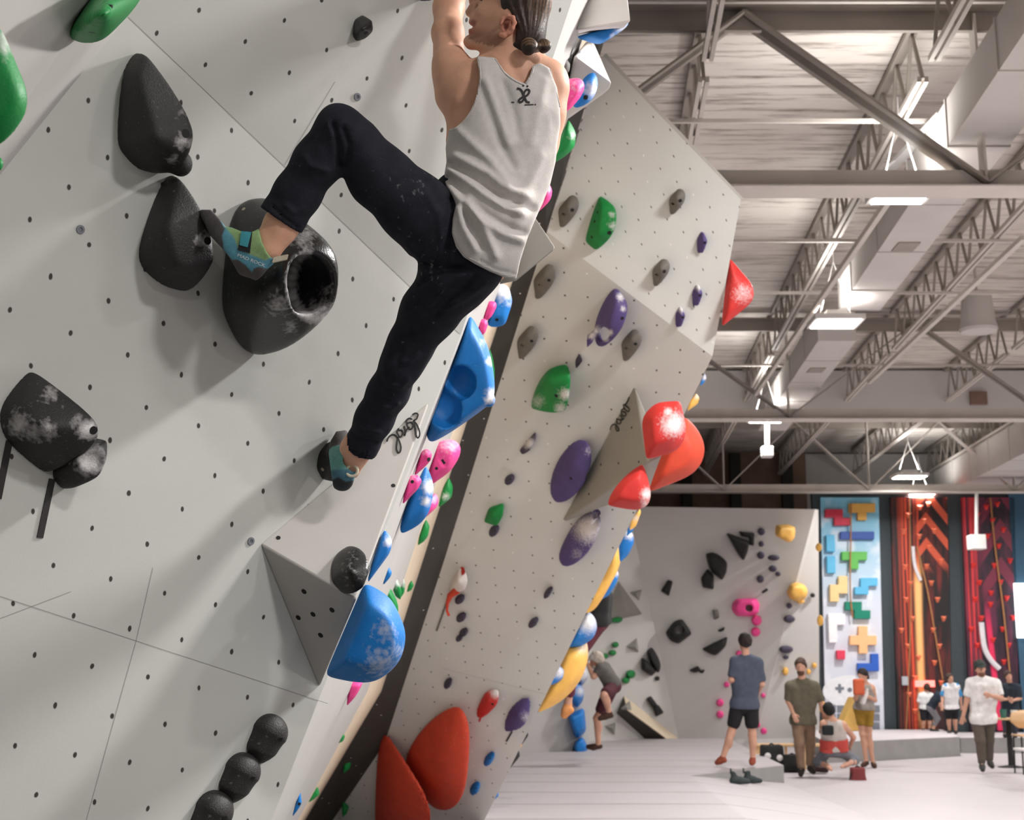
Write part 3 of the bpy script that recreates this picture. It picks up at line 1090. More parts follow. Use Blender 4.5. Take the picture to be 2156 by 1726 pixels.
M_vol = mat('volume_paint', (186, 181, 176), 0.62, 0.05, 3.0, chalk=True)
M_volw = mat('white_volume_paint', (218, 213, 210), 0.62, 0.04, 3.0, chalk=True)
M_greyvol = mat('grey_volume_paint', (150, 147, 140), 0.62, 0.06, 3.0, chalk=True)
M_hole = mat('bolt_hole_black', (20, 19, 19), 0.7)
M_bolt = mat('steel_bolt', (176, 166, 150), 0.35, 0.05, metal=0.8)
M_strip = mat('black_strip', (42, 38, 38), 0.7, 0.05)  # dark colour of the thin flat strips below some holds

def chalk_vals(V, spots):
    uv = project(V)
    c = np.zeros(len(V))
    for (x, y, r, a) in spots:
        d2 = ((uv[:, 0] - x) ** 2 + (uv[:, 1] - y) ** 2) / (r * r)
        c = np.maximum(c, a * np.exp(-d2 * 0.75))
    return c
def disc(root, name, p, n, r, m, depth=0.006, rim=0.0):
    mb = MB()
    if rim:
        mb.lathe([(r * .55, -depth * .2), (r * .55, depth * .35), (r, depth * .4), (r, -depth)], p, n, 14)
    else:
        mb.lathe([(r, -depth), (r, 0.0006), (r * .2, 0.0008)], p, n, 14)
    return mb.build(name, m, root, smooth=False)
def finish(name, F, m, label, cat, group, chalk, bolts, brad, dpx=None, base_chalk=0.0, boltm=None):
    V, Fq = F.nets()
    o = mesh(name, V, Fq, m, None, True)
    tag(o, label, cat, group)
    cv = np.full(len(V), base_chalk)
    if chalk:
        cv = np.maximum(cv, chalk_vals(V, chalk))
    point_attr(o, 'chalk', cv)
    if bolts:
        b = BVHTree.FromPolygons([tuple(v) for v in V], [tuple(int(i) for i in f) for f in Fq])
        for q in bolts:
            p, n = surf(b, q[0], q[1])
            if p is not None:
                disc(o, 'bolt_hole' if boltm is None else 'bolt', p, n, q[2] if len(q) > 2 else brad, boltm or M_hole)
    return o
def hold(name, pl, pts, m, label, cat='climbing hold', group=None, k=0.008, n=40, chalk=(), bolts=(), brad=0.008, extra=None, base=0.0, noise=0.0, infl=None, boltm=None):
    """solid hold standing on a wall: corner points as (pixel x, pixel y, height above the wall)"""
    P3 = []
    for (x, y, h) in pts:
        P3.append(pl.hit(x, y, max(h, 0.0)))
        if h <= 0: P3.append(pl.hit(x, y) - pl.n * 0.004)
    P3 = np.array(P3)
    lo, hi = P3.min(0) - .03, P3.max(0) + .03
    F = Field(lo, hi, (hi - lo).max() / n)
    F.hull(P3, k, infl=infl)
    if extra: extra(F, pl)
    if noise: F.noise(noise, 60, 3)
    F.half(pl.p - pl.n * 0.004, -pl.n)
    return finish(name, F, m, label, cat, group, chalk, bolts, brad, base_chalk=base, boltm=boltm)
def blob(name, d, pts, m, label, cat='climbing hold', group=None, th=0.6, k=0.25, n=36, chalk=(), bolts=(), brad=0.008, extra=None, base=0.0, shrink=.55, back=.6):
    """rounded hold seen from its edge: outline around a centre at camera distance d"""
    pts = np.array(pts, float)
    c = pts.mean(0)
    size = min(np.ptp(pts[:, 0]), np.ptp(pts[:, 1])) * d / FPX
    t = size * th
    P3 = [P(x, y, d) for x, y in pts]
    for (x, y) in pts:
        q = c + (np.array([x, y]) - c) * shrink
        P3.append(P(q[0], q[1], d - t * .5)); P3.append(P(q[0], q[1], d + t * back))
    P3 = np.array(P3)
    lo, hi = P3.min(0) - .02, P3.max(0) + .02
    F = Field(lo, hi, (hi - lo).max() / n)
    F.hull(P3, size * k * .25)
    if extra: extra(F, d)
    return finish(name, F, m, label, cat, group, chalk, bolts, brad, base_chalk=base)
def flat(ps, h=0.0):
    return [(x, y, h) for x, y in ps]

# ---- near wall, black holds
def bump1(F, pl): F.ell(pl.hit(382, 345, .06), (.03, .03, .035), k=.02)
hold('teardrop_hold', PI1, [(288, 108, .0), (270, 130, .0), (247, 285, .0), (249, 306, .0), (292, 358, .0), (330, 364, 0), (372, 362, .04), (305, 118, .05), (352, 172, .10), (387, 226, .13), (405, 272, .15), (404, 296, .15), (385, 335, .12), (285, 150, .07), (330, 290, .15), (300, 300, .10)],
     M_black, 'large black teardrop hold at upper left, higher of the stacked pair', k=.012, n=64, chalk=[(385, 298, 16, .6), (385, 235, 20, .2), (365, 335, 12, .4)], bolts=[(391, 281, .012)], extra=bump1, base=.04)
hold('teardrop_hold', PI1, [(360, 366, .0), (347, 378, .0), (328, 430, .0), (292, 540, .0), (297, 558, .0), (345, 602, .0), (395, 613, .02), (372, 375, .04), (415, 428, .10), (444, 498, .14), (449, 545, .14), (430, 580, .10), (400, 610, .04), (375, 560, .13), (350, 470, .11)],
     M_black, 'large black teardrop hold under the toe of the climber, lower of the stacked pair', k=.012, n=64, chalk=[(440, 505, 14, .7), (420, 505, 12, .5)], bolts=[(437, 507, .011)], base=.04)
def pot(F, pl):
    a = pl.hit(664, 598, .33)
    F.cap(a + pl.n * .05, a - pl.n * .17, .083, .078, k=.02, op='sub')
hold('jug_volume', PI1, [(512, 414, .0), (488, 440, .0), (470, 590, .0), (469, 650, .0), (515, 746, .0), (540, 755, .0), (572, 413, .02), (576, 752, .06), (612, 738, .12), (640, 462, .18), (655, 475, .24), (690, 505, .28), (714, 540, .30), (719, 590, .31), (707, 648, .30), (690, 668, .28), (640, 705, .22), (560, 470, .16), (540, 640, .24), (610, 560, .33), (616, 640, .33)],
     M_blackgloss, 'big black barrel hold with a round open mouth behind the front foot', cat='climbing hold', k=.011, n=84, infl=.012, chalk=[(664 + 50 * math.cos(a), 598 - 72 * math.sin(a), 11, .9 if a > 2.6 else .6) for a in np.linspace(1.9, 5.0, 16)] + [(640, 500, 26, .45), (585, 640, 24, .45), (610, 690, 16, .4), (675, 655, 26, .5), (690, 610, 16, .3)], bolts=[(513, 440, .006)], extra=pot, base=.05, boltm=M_bolt)
hold('wedge_hold', PI1, [(68, 776, .0), (40, 820, .0), (5, 855, .0), (0, 880, .0), (10, 920, .0), (95, 994, .0), (115, 986, .03), (190, 942, .12), (206, 910, .15), (200, 888, .15), (172, 855, .12), (112, 815, .06), (100, 900, .14), (60, 880, .10)],
     M_black, 'black four-sided wedge hold with chalked corner at the left edge', k=.012, n=60, chalk=[(185, 905, 18, .95), (165, 890, 16, .4), (40, 895, 24, .6), (100, 905, 20, .55), (105, 830, 16, .5), (70, 910, 22, .45)], bolts=[(197, 906, .011)], base=.06)
def dish(F, pl): F.ell(pl.hit(200, 975, .15), (.05, .05, .04), k=.01, op='sub')
hold('pinch_hold', PI1, [(192, 922, .0), (114, 985, .0), (112, 1006, .0), (135, 1028, .0), (150, 1026, .04), (206, 1004, .10), (220, 965, .12), (221, 930, .10), (180, 960, .13)],
     M_black, 'small black pinch hold with a chalked dish, tucked under the black wedge', k=.008, n=48, chalk=[(190, 970, 26, .95), (170, 980, 12, .4)], extra=dish, base=.04)
for (a, b, w, lb) in [((20, 928), (-4, 1050), .018, 'black strip on the panel at the very left edge under the wedge hold'), ((110, 1008), (84, 1132), .018, 'black strip hanging below the chalked pinch hold'), ]:
    m = MB(); A, B = PI1.hit(*a, .002), PI1.hit(*b, .002)
    m.box((A + B) / 2, (np.linalg.norm(B - A), w, .003), (B - A, np.cross(PI1.n, B - A), PI1.n)); tag(m.build('thin_strip', M_strip), lb, 'tape', 'thin strips under holds')
def egg(cx, cy, s, label, spec=None):
    A, B, Cc = PI1.hit(cx + 3 * s, cy - 10 * s, .012), PI1.hit(cx - 22 * s, cy + 38 * s, .004), PI1.hit(cx - 14 * s, cy + 22 * s, .01)
    F = Field(np.minimum(A, B) - .1, np.maximum(A, B) + .1, .0038)
    F.path([A, Cc, B], [.058 * s, .042 * s, .014 * s], k=.03)
    F.half(PI1.p - PI1.n * .004, -PI1.n)
    return finish('egg_hold', F, M_black, label, 'climbing hold', 'row of three black egg holds', (), [(cx + 27 * s, cy + 4 * s, .008)], .008, base_chalk=.05)
egg(563, 1553, 1.0, 'black egg-shaped hold, highest of three in a slanting row at lower left')
egg(505, 1635, 1.0, 'black egg-shaped hold, middle of three in a slanting row at lower left')
egg(445, 1718, 1.05, 'black egg-shaped hold cut by the bottom edge, lowest of the slanting three')
hold('teardrop_hold', PI1B, [(764, 33, 0), (748, 42, 0), (745, 78, 0), (752, 87, 0), (770, 80, .03), (785, 64, .05), (782, 46, .05), (762, 62, .06)], M_blackgloss, 'single small black hold high on the wall, left of the raised arm', k=.008, n=40, bolts=[(771, 69, .006)])
hold('foot_chip', PI1, [(690, 935, 0), (672, 955, 0), (668, 985, 0), (680, 1008, 0), (700, 1012, .03), (735, 985, .06), (735, 945, .06), (715, 925, .05), (700, 965, .07)], M_blackgloss, 'black oval foot hold behind the lower climbing shoe', k=.015, n=44, bolts=[(679, 988, .006)], boltm=M_bolt)
hold('half_moon_hold', PI1B, [(870, -30, 0), (880, 0, 0), (905, 2, .02), (925, -28, .03), (900, -20, .04)], M_plum, 'dark hold on the top edge gripped above the elbow', k=.008, n=30)
for x, y, lb, pl in [(169, 483, 'grey bolt head left of the stacked teardrop holds', PI1), (528, 1139, 'grey bolt head left of the pointed grey volume', PI1), (752, 204, 'grey bolt head above the bent knee', PI1B)]:
    m = MB(); m.lathe([(.012, 0), (.012, .003), (.006, .003), (.005, .0005)], pl.hit(x, y), pl.n, 16); tag(m.build('bolt_head', mat('bolt_grey', (110, 112, 118), .5)), lb, 'bolt', 'loose bolt heads in the wall')

# ---- signed 'level' volume on the near wall
def volume(name, V, faces, m, label, bevel=.006, cat='volume', group=None):
    mb = MB(); mb.add(V, faces)
    o = mb.build(name, m, None, bevel=bevel)
    tag(o, label, cat, group)
    point_attr(o, 'chalk', np.zeros(len(V)))
    return o
A_, T_, B_ = PI1.hit(548, 1145, .0), PI1.hit(906, 842, .0), PI1.hit(672, 1448, .0)
R_ = PI1.hit(750, 1262, .27)
VL = volume('pyramid_volume', [A_, T_, R_, B_], [(0, 2, 1), (0, 3, 2), (1, 2, 3), (0, 1, 3)], M_vol, 'big pale pyramid volume signed level under the lower foot, dark underside')
PVU = plane3(A_, T_, R_); PVD = plane3(A_, R_, B_); PVR = plane3(T_, R_, B_)
def strokes(root, pl, lines, w, m, name='lettering', lift=.002):
    mb = MB()
    for ln in lines:
        q = smooth_line([np.array([x, y, 0.0]) for x, y in ln], 6)
        ribbon(mb, [pl.hit(p[0], p[1], lift) for p in q], [pl.n] * len(q), w)
    return mb.build(name, m, root)
M_ink = mat('black_ink', (24, 23, 23), .6)
lv = [[(869, 873), (875, 870), (880, 873), (877, 882), (871, 886), (877, 893), (883, 908), (883, 918), (879, 922), (876, 915), (874, 900), (872, 885)],
      [(858, 891), (866, 889), (870, 895), (866, 903), (860, 902), (857, 894), (856, 886), (861, 881), (868, 883)],
      [(851, 897), (853, 906), (852, 917), (856, 905), (862, 899)],
      [(838, 906), (846, 906), (848, 913), (843, 920), (838, 915), (836, 907), (840, 902)],
      [(815, 929), (818, 921), (824, 916), (832, 916), (839, 925), (844, 940), (843, 950), (839, 953), (835, 946), (836, 930), (838, 920)]]
strokes(VL, PVU, lv, .0046, M_ink)
for q in [(624, 1168), (690, 1192), (720, 1040)]: pass
for q in [(640, 1245), (699, 1284), (659, 1293), (628, 1300), (675, 1337)]:
    disc(VL, 'bolt_hole', PVD.hit(*q), PVD.n, .009, M_hole, .004)
for q in [(586, 1132), (828, 1022)]:
    disc(VL, 'bolt_hole', PVU.hit(*q), PVU.n, .007, M_hole, .004)
hold('sloper_hold', PVU, [(735, 1152, 0), (712, 1165, 0), (700, 1190, 0), (702, 1225, 0), (722, 1246, 0), (740, 1248, .02), (762, 1232, .05), (773, 1200, .06), (768, 1170, .05), (750, 1153, .03), (735, 1200, .08)], M_blackgloss, 'round black sloper on the upper face of the signed pyramid volume', k=.02, n=48, infl=.016,
     chalk=[(740, 1205, 30, .16), (745, 1170, 14, .2)], bolts=[(752, 1168, .008)], base=.0)

# ---- holds of the grazing pale face beside the dark reveal
def nd(x, y):
    a, b = L1p(y), L2p(y)
    xa, xb = interp(L1T, y), interp(L2T, y)
    t = min(max((x - xa) / max(xb - xa, 1), 0), .8)
    da, db = (a - CAM) @ FWD, (b - CAM) @ FWD
    # along the edge-on face depth grows hyperbolically between its two edges
    return 1.0 / ((1 - t) / da + t / db)
def nb(name, pts, m, label, dx=0, **kw):
    q = np.array(pts, float); c = q.mean(0)
    return blob(name, nd(q[:, 0].min() * .6 + c[0] * .4 + dx, c[1]), pts, m, label, **kw)
nb('glove_hold', [(1043, 601), (1056, 598), (1070, 605), (1078, 635), (1072, 655), (1064, 668), (1062, 682), (1045, 688), (1028, 684), (1034, 650), (1038, 620)], M_blue, 'blue chalk-topped hold right below the hem of the tank top', chalk=[(1060, 605, 26, .95), (1072, 640, 8, .5)], bolts=[(1046, 673, .009)])
nb('jug_hold', [(1018, 670), (1023, 642), (1032, 634), (1043, 636), (1045, 645), (1035, 665), (1025, 674)], M_pink, 'upper of two small pink holds between the big blue spike and the blue chalk-topped hold')
nb('jug_hold', [(1004, 683), (1010, 673), (1022, 672), (1027, 682), (1021, 700), (1013, 706)], M_pink, 'lower of two small pink holds touching the tip of the big blue spike')
def spike(F, d):
    F.ell(P(970, 806, d - .055), (.055, .06, .06), k=.01, op='sub')
    F.ell(P(938, 858, d - .05), (.06, .06, .07), k=.01, op='sub')
    F.ell(P(1030, 842, d - .02), (.022, .022, .026), k=.004)
nb('spike_hold', [(991, 667), (1006, 690), (1024, 722), (1034, 760), (1040, 825), (1034, 846), (1000, 868), (985, 884), (940, 915), (908, 929), (902, 920), (925, 850), (950, 780)], M_blue, 'large blue spike-shaped hold with a round dimple', chalk=[(1032, 760, 9, .85), (1036, 830, 12, .9), (1030, 842, 9, 1), (1015, 720, 9, .4)], th=.55, shrink=.8, n=64, k=.12, extra=spike)
nb('edge_hold', [(1030, 735), (1036, 745), (1041, 775), (1041, 800), (1036, 815), (1030, 790)], M_green, 'thin green hold peeking out behind the big blue spike', dx=4)
def curl(F, d):
    F.cap(P(925, 960, d - .06), P(942, 985, d - .06), .012, .012, k=.01, op='sub')
nb('sculpted_jug', [(925, 931), (940, 926), (957, 928), (968, 940), (967, 958), (948, 990), (922, 1008), (908, 1018), (900, 996), (906, 965), (914, 944)], M_pink, 'largest pink jug with a curled groove beside the dark reveal', chalk=[(945, 935, 22, .5)], n=48, extra=curl, bolts=[(919, 986, .007), (933, 972, .012)])
nb('jug_hold', [(873, 1000), (880, 972), (888, 951), (898, 945), (908, 953), (907, 968), (893, 984), (882, 990)], M_pink, 'pink jug immediately left of the largest pink jug', chalk=[(896, 950, 8, .4)], bolts=[(903, 967, .008)])
nb('jug_hold', [(849, 1058), (855, 1015), (866, 1001), (880, 1001), (887, 1012), (880, 1028), (862, 1046)], M_pink, 'pink jug left of the chalked blue wedge', chalk=[(870, 1003, 9, .4)], bolts=[(868, 1014, .006)])
nb('wedge_hold', [(896, 984), (907, 1002), (912, 1025), (910, 1050), (900, 1082), (880, 1105), (846, 1121), (843, 1112), (853, 1075), (866, 1046), (884, 1012)], M_blue, 'blue wedge heavily whitened with chalk and a white tape band', chalk=[(905, 1025, 15, .95), (898, 1055, 10, .9)], n=48, k=.15)
d_ = nd(866, 1050) - .11
m = MB(); m.prism([P(865, 1042, d_), P(876, 1047, d_), (P(897, 1088, d_)), P(886, 1096, d_)], FWD * .03); tag(m.build('white_tape', M_white), 'white tape band across the chalked blue wedge', 'tape')
nb('edge_hold', [(915, 1040), (922, 1050), (920, 1065), (900, 1085), (866, 1110), (858, 1112), (895, 1075)], M_pink, 'pink hold half hidden behind the chalked blue wedge', dx=6, chalk=[(915, 1050, 9, .5)])
nb('edge_hold', [(945, 1006), (953, 1025), (950, 1047), (935, 1060), (924, 1067), (928, 1043), (936, 1020)], M_green, 'green pointed hold at the edge of the dark reveal, beside the pink jugs', chalk=[(938, 1045, 8, .7)])
nb('edge_hold', [(897, 1094), (904, 1108), (901, 1128), (892, 1140), (880, 1147), (884, 1125), (890, 1108)], M_green, 'green pointed hold below the chalked blue wedge')
nb('wedge_hold', [(809, 1117), (819, 1125), (825, 1140), (820, 1163), (800, 1190), (775, 1222), (783, 1190), (797, 1150)], M_blue, 'blue blade with a white chalk flank above the big blue dome', chalk=[(820, 1140, 10, .95)])
nb('edge_hold', [(818, 1193), (825, 1204), (822, 1214), (808, 1230), (806, 1224)], M_blue, 'little blue blade above the green leaf-shaped hold', dx=2)
nb('leaf_hold', [(826, 1203), (838, 1222), (846, 1245), (843, 1262), (833, 1255), (826, 1235)], M_green, 'green hold chalked almost white, left one of the pair above the leaf-shaped hold', chalk=[(832, 1225, 12, .75)])
nb('leaf_hold', [(849, 1213), (853, 1228), (851, 1248), (841, 1262), (842, 1240)], M_green, 'green hold chalked almost white, right one of the pair above the leaf-shaped hold', chalk=[(848, 1225, 10, .7)])
nb('leaf_hold', [(812, 1228), (826, 1245), (837, 1270), (838, 1288), (830, 1306), (820, 1296), (806, 1262), (805, 1250)], M_green, 'green leaf-shaped hold behind the big blue dome', bolts=[(829, 1298, .008)])
nb('edge_hold', [(866, 1222), (871, 1232), (866, 1242), (857, 1246), (860, 1232)], M_green, 'tiny green hold against the pale edge strip near the reveal')
D16 = 4.15
blob('dome_volume', D16, [(771, 1232), (800, 1245), (818, 1258), (830, 1285), (842, 1310), (852, 1332), (850, 1362), (842, 1388), (824, 1410), (800, 1428), (775, 1436), (740, 1433), (693, 1420), (712, 1370), (745, 1298)], M_blue, 'big blue dome-shaped hold at the foot of the signed pyramid volume', th=.75, shrink=.62, k=.35, n=64, chalk=[(812, 1330, 26, .4), (800, 1395, 36, .42), (835, 1370, 20, .35)])
nb('edge_hold', [(735, 1440), (745, 1434), (763, 1437), (755, 1455), (745, 1470), (731, 1484)], M_pink, 'pink pointed hold just under the big blue dome')
nb('edge_hold', [(632, 1664), (635, 1690), (628, 1703), (616, 1718), (620, 1700)], M_blue, 'small blue hold near the bottom edge on the narrow pale face', bolts=[(630, 1692, .007)])
nb('edge_hold', [(669, 1657), (672, 1672), (660, 1683), (650, 1688), (655, 1667)], M_green, 'small green hold on the pale edge strip, lower left of the dark reveal', dx=8)
nb('edge_hold', [(718, 1537), (726, 1550), (722, 1560), (707, 1566), (709, 1552)], M_green, 'small green hold on the pale edge strip, higher one near the red holds', dx=8)
def dl(x, y): return PI2.depth(x, y)
blob('edge_hold', dl(735, 1612) - .25, [(731, 1597), (739, 1605), (736, 1618), (724, 1627), (723, 1608)], M_green, 'small green hold on the dark reveal, left of the red holds')
blob('edge_hold', dl(728, 1702) - .05, [(722, 1686), (734, 1698), (730, 1712), (722, 1720), (720, 1702)], M_green, 'small green hold at the bottom edge beside the red spike')
d_ = nd(728, 1470)
m = MB(); m.prism([P(733, 1442, d_), P(736, 1446, d_), P(718, 1488, d_), P(715, 1486, d_)], FWD * .004); tag(m.build('thin_strip', M_strip), 'thin black strip left of the pink pointed hold', 'tape', 'thin strips under holds')

# ---- volumes at the top right corner of the near wall
def vpix(name, pts, faces, m, label, bevel=.012):
    return volume(name, [P(x, y, d) for x, y, d in pts], faces, m, label, bevel)
vt = vpix('box_volume', [(1232, -60, 6.35), (1316, -60, 6.15), (1328, 37, 5.5), (1325, 49, 5.52), (1211, 64, 5.8), (1218, 84, 6.6), (1310, 66, 6.7), (1300, -60, 6.8)],
     [(0, 1, 2, 3, 4), (4, 3, 6, 5), (1, 7, 6, 3, 2), (0, 4, 5), (7, 5, 6), (0, 5, 7), (0, 7, 1)], M_volw, 'pale box volume at the top edge, right of the head')
blob('wedge_hold', 6.1, [(1217, 78), (1300, 52), (1323, 47), (1318, 56), (1290, 75), (1262, 92), (1243, 89)], M_blue, 'blue wedge hold under the pale box volume at the top', chalk=[(1308, 55, 14, .8), (1290, 75, 8, .5)], th=1.2)
v2 = [(1234, 87, 6.6), (1252, 92, 6.6), (1288, 174, 6.0), (1285, 188, 6.08), (1210, 117, 5.9), (1180, 262, 6.9), (1206, 236, 7.2), (1197, 160, 7.1), (1240, 120, 7.3)]
vpix('wedge_volume', v2, [(0, 4, 2, 1), (4, 3, 2), (4, 5, 3), (3, 5, 6), (4, 7, 5), (0, 7, 4), (0, 1, 8), (1, 2, 3, 6, 8), (0, 8, 7), (5, 7, 8, 6)], M_volw, 'pale wedge volume with a dark underside right of the shoulder')
blob('jug_hold', 5.75, [(1186, 170), (1215, 165), (1226, 170), (1230, 182), (1222, 203), (1196, 232), (1180, 240), (1180, 200)], M_pink, 'pink hold peeking out from behind the right shoulder', chalk=[(1210, 172, 26, .3)], n=40)
blob('jug_hold', 5.95, [(1230, 165), (1240, 156), (1250, 154), (1257, 165), (1257, 185), (1248, 206), (1232, 220), (1212, 226), (1205, 215), (1222, 195)], M_blue, 'blue chalky jug on the dark underside of the wedge volume', chalk=[(1248, 190, 18, .7), (1228, 190, 8, .5)], bolts=[(1233, 205, .010)], n=40)
blob('pebble_hold', 5.9, [(1178, 128), (1190, 122), (1200, 135), (1198, 150), (1185, 160), (1174, 140)], M_grey, 'rounded grey hold right of the hair bun', k=.5)
blob('edge_hold', 6.2, [(1197, 254), (1205, 265), (1212, 282), (1208, 310), (1190, 328), (1163, 343), (1168, 318), (1182, 285)], M_green, 'green faceted hold right of the tank top near the dark reveal', n=44, k=.12, chalk=[(1206, 285, 8, .5)])
blob('jug_hold', 5.5, [(1146, 386), (1156, 388), (1162, 402), (1158, 420), (1140, 440), (1122, 452), (1128, 420), (1136, 396)], M_pink, 'pink hold at the right side of the tank top', chalk=[(1152, 400, 12, .3)])
tri = [(1126, 452, 5.6), (1172, 522, 5.2), (1086, 592, 5.4), (1050, 600, 5.6), (1060, 480, 6.2), (1120, 545, 6.2)]
vpix('pyramid_volume', tri, [(0, 1, 4), (0, 4, 2, 1), (1, 2, 5), (2, 3, 5), (0, 5, 3), (1, 5, 0)][:0] + [(0, 2, 1), (0, 3, 2), (1, 2, 5), (2, 3, 5), (0, 4, 3), (3, 4, 5), (0, 1, 5, 4)], M_greyvol, 'grey pyramid volume poking out behind the hem of the tank top')

# ---- middle wall
G6 = 'grey pocket holds on the middle wall'
def pock(cx, cy, s, label, pl):
    o = [(-16, 33), (-19, -4), (-8, -18)]
    t = [(4, -31, .03), (17, -28, .05), (22, -16, .06), (18, 2, .06), (4, 18, .05), (-10, 34, .015), (0, -8, .085)]
    def ext(F, p): F.cap(p.hit(cx - 14 * s, cy + 2 * s, .0), p.hit(cx - 2 * s, cy + 12 * s, .10), .008, .006, k=.006, op='sub')
    return hold('pocket_hold', pl, flat([(cx + x * s, cy + y * s) for x, y in o]) + [(cx + x * s, cy + y * s, h) for x, y, h in t], M_grey, label, group=G6, k=.014, n=36, infl=.012, bolts=[(cx + 9 * s, cy - 2 * s, .012)], extra=ext)
pock(1425, 424, .80, 'grey pocket hold highest on the middle wall, in the shadow band', PI2U)
pock(1196, 444, 1.0, 'grey pocket hold left of the split green hold', PI2U)
pock(1391, 573, .85, 'grey pocket hold in the middle of the upper facet, above the ridge', PI2U)
pock(1146, 592, 1.1, 'grey pocket hold nearest the dark reveal, right of the tank hem', PI2)
pock(1110, 720, 1.05, 'grey pocket hold on the dark reveal edge, lower left of the purple mug hold', PI2)
pock(1329, 726, 1.0, 'grey pocket hold right of the purple mug hold', PI2)
def gem(cx, cy, s, label, pl, m=M_purple, ch=True, grp='small purple chips on the upper facet'):
    o = [(-9, 22), (-11, -5), (-2, -22)]; t = [(2, -21, .02), (11, -4, .04), (2, 22, .02), (3, -2, .05)]
    return hold('chip_hold', pl, flat([(cx + x * s, cy + y * s) for x, y in o]) + [(cx + x * s, cy + y * s, h) for x, y, h in t], m, label, group=grp, k=.008, n=26, chalk=[(cx + 3 * s, cy - 18 * s, 8 * s, .9)] if ch else (), bolts=[(cx + 6 * s, cy + 1 * s, .009)])
gem(1478, 510, 1.0, 'highest small purple chip on the upper facet', PI2U, ch=False)
gem(1468, 621, 1.0, 'white-tipped purple chip, middle one on the upper facet', PI2U)
gem(1432, 667, .95, 'white-tipped purple chip, lowest on the upper facet near the ridge', PI2U)
def mug(F, pl):
    F.cap(pl.hit(1268, 702, .22), pl.hit(1268, 702, .06), .055, .045, k=.02, op='sub')
    F.cap(pl.hit(1256, 696, .10), pl.hit(1238, 716, .09), .016, .030, k=.015); F.cap(pl.hit(1238, 716, .09), pl.hit(1234, 722, .05), .03, .028, k=.01)
hold('mug_hold', PI2, [(1296, 606, 0), (1282, 618, 0), (1262, 655, 0), (1252, 690, 0), (1256, 722, .02), (1316, 628, .06), (1321, 645, .10), (1314, 680, .14), (1300, 702, .14), (1275, 727, .10), (1262, 728, .06), (1300, 640, .14), (1280, 690, .18)], M_purple, 'purple mug-shaped hold with a white-rimmed pocket and curled handle', k=.014, n=60, extra=mug,
     chalk=[(1306, 625, 8, .8), (1312, 650, 6, .7), (1284, 700, 6, .9), (1276, 714, 6, .7), (1258, 695, 8, 1), (1247, 706, 8, .9)], bolts=[(1310, 670, .012)])
hold('chip_hold', PI2, [(1219, 745, 0), (1211, 760, 0), (1213, 775, 0), (1226, 758, .03), (1220, 768, .03)], M_plum, 'tiny dark chip below the handle of the purple mug hold', k=.006, n=22)
hold('wedge_hold', PI2, [(1117, 860, 0), (1121, 838, 0), (1140, 795, 0), (1156, 779, .04), (1194, 767, .05), (1198, 795, .14), (1196, 840, .17), (1188, 866, .14), (1160, 869, .12), (1135, 862, .06), (1150, 800, .14)], M_green, 'green faceted wedge hold in the middle of the middle wall', k=.01, n=48, chalk=[(1190, 830, 12, .85), (1180, 860, 12, .7), (1132, 845, 14, .5)], bolts=[(1171, 833, .014)])
def split(F, pl): 
    for q in np.linspace(0, 1, 5): F.ell(pl.hit(1248 + 48 * q, 456 + 6 * q * q, .16), (.03, .05, .009), ax=(pl.hit(1296, 460) - pl.hit(1248, 456), pl.n, UPV), k=0, op='sub')
hold('split_hold', PI2U, [(1263, 414, 0), (1248, 450, 0), (1234, 508, 0), (1240, 515, 0), (1256, 527, 0), (1292, 434, .06), (1297, 460, .10), (1296, 478, .11), (1284, 500, .09), (1268, 518, .04), (1268, 440, .08), (1262, 495, .12)], M_green, 'green hold with a dark slot across it on the upper facet', k=.01, n=54, extra=split, chalk=[(1290, 475, 10, .55), (1288, 452, 6, .6)], bolts=[(1283, 490, .014), (1252, 466, .010), (1246, 499, .010), (1258, 447, .008)])
hold('wedge_hold', PI2, [(1020, 1098, 0), (1030, 1070, 0), (1060, 1059, .03), (1057, 1085, .06), (1046, 1106, .05), (1035, 1085, .07)], M_green, 'small green faceted hold in the lower middle of the middle wall', k=.008, n=34)
def notch(F, pl): F.cap(pl.hit(1252, 1000, .2), pl.hit(1240, 1000, .0), .03, .03, k=.02, op='sub')
hold('oval_hold', PI2, [(1225, 920, 0), (1205, 927, 0), (1175, 962, 0), (1156, 1010, 0), (1156, 1042, 0), (1170, 1062, 0), (1185, 1064, .02), (1238, 922, .05), (1250, 945, .09), (1248, 985, .11), (1235, 1020, .11), (1212, 1048, .08), (1205, 980, .15)], M_purple, 'large purple oval hold left of the signed triangle volume', k=.02, n=56, infl=.016, chalk=[(1240, 950, 10, .4)], bolts=[(1202, 1007, .012)], extra=notch)
def eye(F, pl):
    F.ell(pl.hit(1240, 1107, .17), (.085, .085, .09), k=.01, op='sub')
    F.cap(pl.hit(1246, 1098, .15), pl.hit(1256, 1080, .12), .016, .03, k=.01)
hold('oval_hold', PI2, [(1246, 1068, 0), (1212, 1092, 0), (1185, 1135, 0), (1171, 1172, 0), (1178, 1196, 0), (1195, 1199, 0), (1264, 1069, .03), (1273, 1090, .08), (1262, 1130, .11), (1238, 1172, .10), (1210, 1198, .05), (1222, 1130, .15)], M_purple, 'large purple oval hold with a white chalked dish under the signed triangle volume', k=.018, n=60, infl=.014, extra=eye, chalk=[(1240, 1112, 27, 1.0), (1215, 1165, 14, .35)])
hold('crescent_hold', PI2, [(1128, 908, 0), (1108, 930, 0), (1094, 948, 0), (1100, 956, .02), (1118, 945, .04), (1127, 922, .04), (1112, 936, .05)], M_plum, 'small crescent hold whitened with chalk below the green faceted wedge', k=.008, n=30, chalk=[(1113, 932, 11, .95)])
